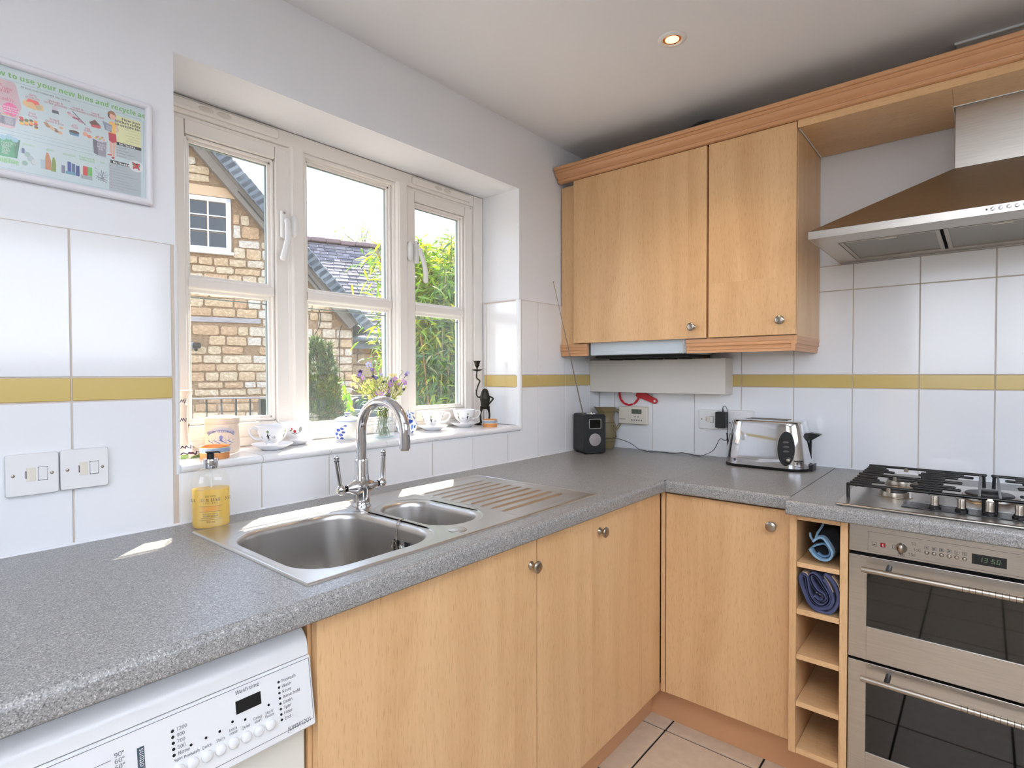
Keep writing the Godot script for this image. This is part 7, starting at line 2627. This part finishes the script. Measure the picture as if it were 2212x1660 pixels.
	part("low_window", mb, mat("blue_grey_door", Color(0.25, 0.30, 0.35), 0.4), h)
	mb = MB.new()
	mb.bx(1.97, 2.91, 0.80, 0.88, -1.2, -1.09, 0.008)
	part("door_head", mb, mat("dark_head", Color(0.33, 0.36, 0.38), 0.6), h)
	# bargeboards and the stepped slate edge of the roof
	var dirv := Vector2(1, -slope).normalized()
	var nrm := Vector2(slope, 1).normalized()
	var timber := mat("weathered_board", Color(0.42, 0.375, 0.325), 0.9)
	var slate := mat("slate", Color(0.36, 0.375, 0.385), 0.75)
	var slate2 := mat("slate_pale", Color(0.43, 0.445, 0.45), 0.8)
	for sg in [1.0, -1.0]:
		var T := Transform3D(Basis(Vector3(sg * dirv.x, dirv.y, 0), Vector3(sg * nrm.x, nrm.y, 0), Vector3(0, 0, sg)), Vector3(ax, ay, 0))
		mb = MB.new()
		mb.t = T
		var z0 := 0.0 if sg > 0 else -0.14
		mb.bx(-0.0, 3.50, -0.135, -0.02, z0, z0 + 0.14, 0.006)
		mb.bx(0.0, 3.50, -0.02, 0.015, z0 + 0.0, z0 + 0.14, 0.004)
		part("bargeboard", mb, timber, h)
		if sg > 0:
			mb = MB.new()
			mb.t = T
			mb.tube([Vector3(1.05, -0.055, 0.15), Vector3(2.0, -0.06, 0.153), Vector3(3.0, -0.10, 0.15)], 0.008, 6)
			part("cable", mb, X.black, h)
		for i in 38:
			if sg < 0 and i > 12: break
			var s0 := -0.08 + i * 0.098
			mb = MB.new()
			mb.t = T
			mb.t = mb.t * Transform3D(Basis(Vector3.BACK, 0.0), Vector3(s0, 0.02, 0))
			mb.t = mb.t * Transform3D(Basis(Vector3.BACK, -0.06 * sg * sg), Vector3.ZERO)
			mb.bx(0.0, 0.17, 0.0 + r.randf_range(-0.005, 0.005), 0.165 + r.randf_range(-0.012, 0.016), -2.2 if sg > 0 else -0.2, 0.2 if sg > 0 else 2.2, 0.008)
			part("roof_slate", mb, slate if r.randf() < 0.75 else slate2, h)
	# roof of the wing behind: courses of stone slates
	var rise := 2.20
	var run := 2.70
	var rows := 26
	var n := 0
	var sm: Array = [MB.new(), MB.new(), MB.new()]
	for j in rows:
		var t0 := float(j) / rows
		var x := -0.6 + r.randf_range(-0.1, 0.0)
		while x < 7.2:
			var w := r.randf_range(0.12, 0.26)
			var b: MB = sm[r.randi() % 3]
			b.t = Transform3D(Basis(Vector3.RIGHT, atan2(rise, run) - 0.10), Vector3(x + w * 0.5, 1.90 + rise * t0, -0.92 - run * t0))
			b.box(Vector3(0, r.randf_range(0.0, 0.01), -0.07), Vector3(w - 0.008, 0.026, 0.20 + r.randf_range(-0.012, 0.012)), 0.004)
			x += w
	var rc := [Color(0.42, 0.39, 0.385), Color(0.48, 0.445, 0.435), Color(0.35, 0.325, 0.33)]
	for i in 3:
		part("roof_slates", sm[i], mat("stone_slate", rc[i], 0.9), h).set_meta("kind", "stuff")
	mb = MB.new()
	for i in 26:
		mb.box(Vector3(-0.6 + 0.31 * i, 4.12 + r.randf_range(-0.012, 0.012), -3.62), Vector3(0.33, 0.11, 0.26), 0.03)
	part("ridge", mb, mat("mossy_ridge", Color(0.50, 0.42, 0.40), 0.95), h)
	mb = MB.new()
	mb.extr(PackedVector2Array([Vector2(-0.6, 1.7), Vector2(7.0, 1.7), Vector2(7.0, 1.88), Vector2(-0.6, 1.88)]), -1.0, -0.93)
	mb.tube([Vector3(ex, 1.86, -0.86), Vector3(7.0, 1.86, -0.86)], 0.045, 10)
	part("gutter", mb, mat("grey_gutter", Color(0.42, 0.44, 0.45), 0.6), h)
	# cables down the wall
	mb = MB.new()
	var cab: Array = []
	for e in [[1.25, 2.25], [1.27, 2.1], [1.22, 1.92], [1.12, 1.80], [0.98, 1.76]]: cab.append(Vector3(e[0] + 0.08, e[1], 0.03))
	mb.tube(curve(cab, 0.03), 0.006, 6)
	mb.tube([Vector3(1.66, 2.02, 0.1), Vector3(1.63, 1.9, 0.035), Vector3(1.61, 0.2, 0.035)], 0.0065, 6)
	part("cable", mb, X.black, h)
	# small lamp on the gable
	var L := thing("wall_lamp", "small black security lamp fixed to the cottage wall", "lamp", h.transform * Vector3(-0.32, 1.655, 0.0), h.rotation.y)
	mb = MB.new()
	mb.box(Vector3(-0.05, 0.0, 0.035), Vector3(0.05, 0.10, 0.03), 0.006)
	part("bracket", mb, mat("steel_grey", Color(0.5, 0.5, 0.5), 0.5), L)
	mb = MB.new()
	mb.t = Transform3D(Basis(Vector3.RIGHT, 0.3), Vector3(0.01, 0.0, 0.09))
	mb.box(Vector3.ZERO, Vector3(0.10, 0.062, 0.10), 0.012)
	part("head", mb, X.black, L)
	mb = MB.new()
	mb.ell(Vector3(0.0, -0.055, 0.08), Vector3(0.022, 0.026, 0.022), 12, 8)
	part("sensor", mb, X.black, L)

func outside() -> void:
	var mb := MB.new()
	mb.bx(-14, 30, -0.25, 0.035, -40, -0.3)
	struct("ground_1", mb, mat("pale_paving", Color(0.62, 0.58, 0.52), 0.9), "pale paved yard outside below the window", "ground")
	cottage()
	# railing
	var a := Vector3(-0.745, 1.072, -3.25)
	var b := Vector3(0.60, 1.072, -2.63)
	var rl := thing("yard_railing", "black metal railing with thin balusters beyond the window", "railing", Vector3(a.x, 0.035, a.z))
	var d := b - a
	var iron := mat("black_iron", Color(0.07, 0.08, 0.085), 0.35)
	var dn := d.normalized()
	mb = MB.new()
	mb.t = Transform3D(Basis(Vector3.UP, -atan2(d.z, d.x)), Vector3(0, 1.03, 0))
	mb.box(Vector3(-0.5 + (d.length() + 1.0) * 0.5 - 0.25, 0, 0), Vector3(d.length() + 1.0, 0.012, 0.042), 0.003)
	part("top_rail", mb, mat("rail_sunlight_tint", Color(0.42, 0.43, 0.44), 0.4), rl)  # paler than the iron: sunlight put into the rail colour
	for i in range(-4, 14):
		if i == 5: continue
		var p := dn * (0.055 + 0.103 * i)
		mb = MB.new()
		mb.tube([p + Vector3(0, 0.1, 0), p + Vector3(0, 1.026, 0)], 0.0075, 8)
		part("baluster", mb, iron, rl)
	for s in [0.555, -0.75, 1.5]:
		var p: Vector3 = dn * s
		mb = MB.new()
		mb.box(p + Vector3(0, 0.51, 0), Vector3(0.042, 1.02, 0.042), 0.004)
		part("post", mb, iron, rl)
	mb = MB.new()
	mb.t = Transform3D(Basis(Vector3.UP, -atan2(d.z, d.x)), Vector3(0, 0.1, 0))
	mb.box(Vector3(d.length() * 0.5, 0, 0), Vector3(d.length() + 1.0, 0.012, 0.03), 0.003)
	part("bottom_rail", mb, iron, rl)
	var hr := thing("stair_handrail", "grey sloping handrail in front of the railing outside", "handrail", Vector3(-0.1, 0.035, -2.25))
	mb = MB.new()
	mb.tube([Vector3(-0.05, 0.955, -0.04), Vector3(0.26, 0.935, 0.16), Vector3(0.5, 0.915, 0.33)], 0.013, 10)
	part("rail", mb, mat("grey_rail", Color(0.42, 0.46, 0.50), 0.4), hr)
	for q in [Vector3(-0.04, 0, -0.035), Vector3(0.49, 0, 0.325)]:
		mb = MB.new()
		mb.tube([q, q + Vector3(0, 0.93, 0)], 0.011, 8)
		part("post", mb, iron, hr)
	var r := RandomNumberGenerator.new()
	r.seed = 9
	# potted conifer
	var k := thing("potted_conifer", "bushy dark green conifer in a pot outside the middle pane", "shrub", Vector3(-0.575, 0.035, -1.62))
	mb = MB.new()
	mb.lathe([Vector2(0, 0), Vector2(0.12, 0), Vector2(0.16, 0.28), Vector2(0.175, 0.28), Vector2(0.175, 0.32), Vector2(0.15, 0.32), Vector2(0.14, 0.27), Vector2(0, 0.27)], 28)
	part("pot", mb, X.terracotta, k)
	mb = MB.new()
	mb.tube([Vector3(0, 0.27, 0), Vector3(0.01, 0.8, 0), Vector3(0.0, 1.38, 0)], [0.02, 0.014, 0.004], 8)
	mb.tube([Vector3(0.01, 0.8, 0), Vector3(0.05, 1.2, 0.04), Vector3(0.05, 1.40, 0.05)], [0.01, 0.007, 0.003], 8)
	part("stem", mb, mat("bark", Color(0.36, 0.25, 0.18), 0.9), k)
	var sprig := MB.new()
	for i in 5:
		var q := Basis(Vector3.UP, i * 1.3)
		var st := q * Vector3(0.35, 0.5, 0.0).normalized()
		var sd := q * Vector3(0, 0, 1)
		for e in [[0.0, 0.012], [0.006, 0.010], [0.012, 0.008]]:
			sprig.flat(st * e[0] - sd * 0.0028, st * e[0] + sd * 0.0028, st * (e[0] + e[1] + 0.006), q * Vector3(0.5, -0.35, 0))
	var spm := sprig.mesh()
	var sets := [[], [], []]
	for spire in [[0.0, 0.0, 1.435, 0.085, 1500], [0.04, 0.05, 1.405, 0.065, 900], [-0.055, 0.0, 1.18, 0.085, 900], [0.07, 0.06, 1.22, 0.075, 800], [-0.10, -0.03, 1.31, 0.06, 600]]:
		for i in spire[4]:
			var yy := pow(r.randf(), 0.75)
			var top: float = spire[2]
			var y0 := 0.55
			var yv := lerpf(top, y0, yy)
			var rad: float = spire[3] * (0.10 + 1.0 * pow(clampf((top - yv) / 0.5, 0, 1), 0.62)) * (0.62 + 0.42 * sqrt(r.randf())) * (1.0 + 0.18 * sin(yv * 31.0 + i % 3))
			var an := r.randf_range(0, TAU)
			var pos := Vector3(spire[0] + rad * cos(an), yv, spire[1] + rad * sin(an))
			var dirn := Vector3(cos(an), r.randf_range(0.5, 1.9), sin(an)).normalized()
			var bs := Basis(Quaternion(Vector3.UP, dirn)).scaled(Vector3.ONE * r.randf_range(0.8, 1.7))
			sets[0 if r.randf() < 0.5 else (1 if r.randf() < 0.75 else 2)].append(Transform3D(bs, pos))
	var cg := [leafy(Color(0.24, 0.31, 0.14), Color(0.20, 0.26, 0.08)), leafy(Color(0.33, 0.40, 0.18), Color(0.34, 0.42, 0.12)), leafy(Color(0.45, 0.38, 0.24), Color(0.3, 0.25, 0.1))]
	for i in 3: scatter("foliage", spm, cg[i], sets[i], k)
	# trailing bright climber beside it
	var v := thing("trailing_climber", "bright green leafy climber hanging on the railing", "climber", Vector3(-0.33, 0.035, -1.72))
	mb = MB.new()
	mb.tube(curve([Vector3(-0.02, 0.2, 0), Vector3(0.0, 0.95, 0.02), Vector3(0.02, 1.1, 0.0), Vector3(0.0, 1.2, 0.0)], 0.05), 0.003, 6)
	mb.tube(curve([Vector3(-0.25, 0.2, 0.12), Vector3(-0.26, 0.95, 0.14), Vector3(-0.24, 1.12, 0.14)], 0.05), 0.003, 6)
	part("stem", mb, mat("green_stem", Color(0.4, 0.5, 0.2), 0.7), v)
	var tl: Array = []
	for i in 60:
		var yv := r.randf_range(0.90, 1.20)
		var q := Vector3(0.01 + 0.03 * sin(yv * 14.0) + r.randf_range(-0.02, 0.02), yv, r.randf_range(-0.02, 0.02))
		if i > 42: q = Vector3(-0.25 + r.randf_range(-0.04, 0.06), r.randf_range(1.02, 1.14), 0.14)
		tl.append(Transform3D(Basis.from_euler(Vector3(r.randf_range(0.4, 1.3), r.randf_range(0, TAU), r.randf_range(-0.3, 0.3))).scaled(Vector3.ONE * r.randf_range(0.7, 1.3)), q))
	scatter("leaves", leaf_mesh(0.05, 0.026, 0.008), leafy(Color(0.50, 0.66, 0.16), Color(0.66, 0.86, 0.12)), tl, v)
	# bamboo
	var bm := thing("bamboo_clump", "tall bamboo clump with yellow green leaves outside the right pane", "bamboo", Vector3(0.1, 0.035, -1.35))
	var canes: Array = []
	for i in 70:
		var q0 := r.randf()
		var foot := Vector3(-0.16 + 1.1 * r.randf() + 0.50 * q0, 0.0, 0.22 - 0.85 * q0) if i % 2 else Vector3(-0.14 + 0.55 * r.randf() + 0.25 * q0, 0.0, 0.10 - 0.5 * q0)
		var lean := Vector3(r.randf_range(-0.22, 0.22), 0, r.randf_range(-0.2, 0.2))
		var hgt := r.randf_range(1.55, 2.05) + clampf((foot.x + 0.1) * 0.45, -0.15, 0.3)
		var pts := [foot, foot + Vector3(0, hgt * 0.5, 0) + lean * 0.25, foot + Vector3(0, hgt * 0.85, 0) + lean * 0.75, foot + Vector3(0, hgt, 0) + lean * 1.3]
		canes.append(pts)
		mb = MB.new()
		mb.tube(curve(pts, 0.18), r.randf_range(0.004, 0.0065), 7)
		part("cane", mb, X.cane if i % 3 else X.cane_brown, bm)
	var lsets := [[], [], [], []]
	for i in 52000:
		var c: Array = canes[r.randi() % canes.size()]
		var t := pow(r.randf(), 0.72)
		var p: Vector3 = c[0].lerp(c[1], t * 2.0) if t < 0.5 else (c[1].lerp(c[2], (t - 0.5) / 0.35) if t < 0.85 else c[2].lerp(c[3], (t - 0.85) / 0.15))
		if p.y < 0.75: continue
		if p.y < 1.25 and r.randf() < 0.45: continue
		var off := Vector3(r.randfn(0, 0.10), r.randfn(0, 0.07), r.randfn(0, 0.10)) * (1.0 if t < 0.9 else 0.5)
		var bs := Basis.from_euler(Vector3(r.randf_range(-0.4, 1.1), r.randf_range(0, TAU), r.randf_range(-0.7, 0.7))).scaled(Vector3.ONE * r.randf_range(0.6, 1.25))
		var g := 0
		var q := r.randf()
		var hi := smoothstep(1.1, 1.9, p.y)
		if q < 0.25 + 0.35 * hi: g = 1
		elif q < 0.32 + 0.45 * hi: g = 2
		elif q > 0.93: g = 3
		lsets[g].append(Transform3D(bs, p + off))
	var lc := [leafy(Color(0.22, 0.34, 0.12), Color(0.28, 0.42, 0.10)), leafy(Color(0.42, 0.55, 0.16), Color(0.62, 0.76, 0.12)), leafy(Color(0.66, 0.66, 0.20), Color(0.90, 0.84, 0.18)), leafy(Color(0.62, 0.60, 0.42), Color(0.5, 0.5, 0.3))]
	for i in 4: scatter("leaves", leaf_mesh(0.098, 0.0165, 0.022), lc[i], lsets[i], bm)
	# low growth and ground litter under it
	var ub: Array = []
	for i in 1500:
		ub.append(Transform3D(Basis.from_euler(Vector3(r.randf_range(-1.2, 0.6), r.randf_range(0, TAU), 0)).scaled(Vector3.ONE * r.randf_range(0.6, 1.6)), Vector3(r.randf_range(-0.45, 1.6), r.randf_range(0.2, 1.1), r.randf_range(-0.7, 0.25))))
	scatter("leaves", leaf_mesh(0.07, 0.022, 0.015), lc[0], ub, bm)
	# hedge bank behind the bamboo
	var hg := thing("dark_hedge", "dark green hedge behind the bamboo clump", "hedge", Vector3(2.9, 0.035, -3.0))
	mb = MB.new()
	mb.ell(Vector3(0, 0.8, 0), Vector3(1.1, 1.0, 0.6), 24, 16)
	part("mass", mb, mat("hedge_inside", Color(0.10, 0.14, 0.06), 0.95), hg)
	var hl: Array = []
	for i in 4200:
		var an := r.randf_range(0, TAU)
		var ph := acos(r.randf_range(-0.6, 1.0))
		var n := Vector3(sin(ph) * cos(an), cos(ph), sin(ph) * sin(an))
		hl.append(Transform3D(Basis.from_euler(Vector3(r.randf_range(-1, 1), r.randf_range(0, TAU), r.randf_range(-1, 1))), Vector3(0, 0.8, 0) + n * Vector3(1.15, 1.06, 0.66) * r.randf_range(0.95, 1.06)))
	scatter("leaves", leaf_mesh(0.09, 0.04, 0.02), lc[0], hl, hg)
	# thin tree showing over the ridge
	var tr := thing("thin_tree", "thin sparse tree showing above the slate roof ridge", "tree", Vector3(7.2, 0.035, -12.3))
	mb = MB.new()
	mb.tube([Vector3(0, 0, 0), Vector3(0.1, 3.0, 0), Vector3(0.0, 5.0, 0.1)], [0.1, 0.07, 0.03], 8)
	var tlv: Array = []
	for i in 34:
		var an := r.randf_range(0, TAU)
		var y0 := r.randf_range(3.4, 4.9)
		var l := r.randf_range(0.5, 1.2)
		var e := Vector3(cos(an) * l, y0 + r.randf_range(0.3, 0.75), sin(an) * l)
		mb.tube([Vector3(0.03, y0, 0.04), Vector3(cos(an) * l * 0.5, y0 + 0.25, sin(an) * l * 0.5), e], [0.022, 0.014, 0.006], 5)
		for j in 16:
			var p := Vector3(0.03, y0, 0.04).lerp(e, r.randf_range(0.35, 1.05)) + Vector3(r.randfn(0, 0.09), r.randfn(0, 0.09), r.randfn(0, 0.09))
			tlv.append(Transform3D(Basis.from_euler(Vector3(r.randf_range(-1, 1), r.randf_range(0, TAU), r.randf_range(-1, 1))), p))
	part("branches", mb, mat("branch", Color(0.40, 0.36, 0.32), 0.9), tr)
	scatter("leaves", leaf_mesh(0.09, 0.05, 0.01), leafy(Color(0.50, 0.58, 0.30), Color(0.55, 0.62, 0.25)), tlv, tr)

func _ready() -> void:
	setup()
	materials()
	X.cane = mat("cane", Color(0.55, 0.52, 0.30), 0.5)
	X.cane_brown = mat("brown_cane", Color(0.60, 0.44, 0.28), 0.6)
	room()
	window()
	base_units()
	wall_units()
	worktops()
	hood()
	oven()
	hob()
	sink()
	tap()
	washer()
	outside()
	wall_fittings()
	poster()
	worktop_things()
	rack_things()
	sill_things()
	downlight()
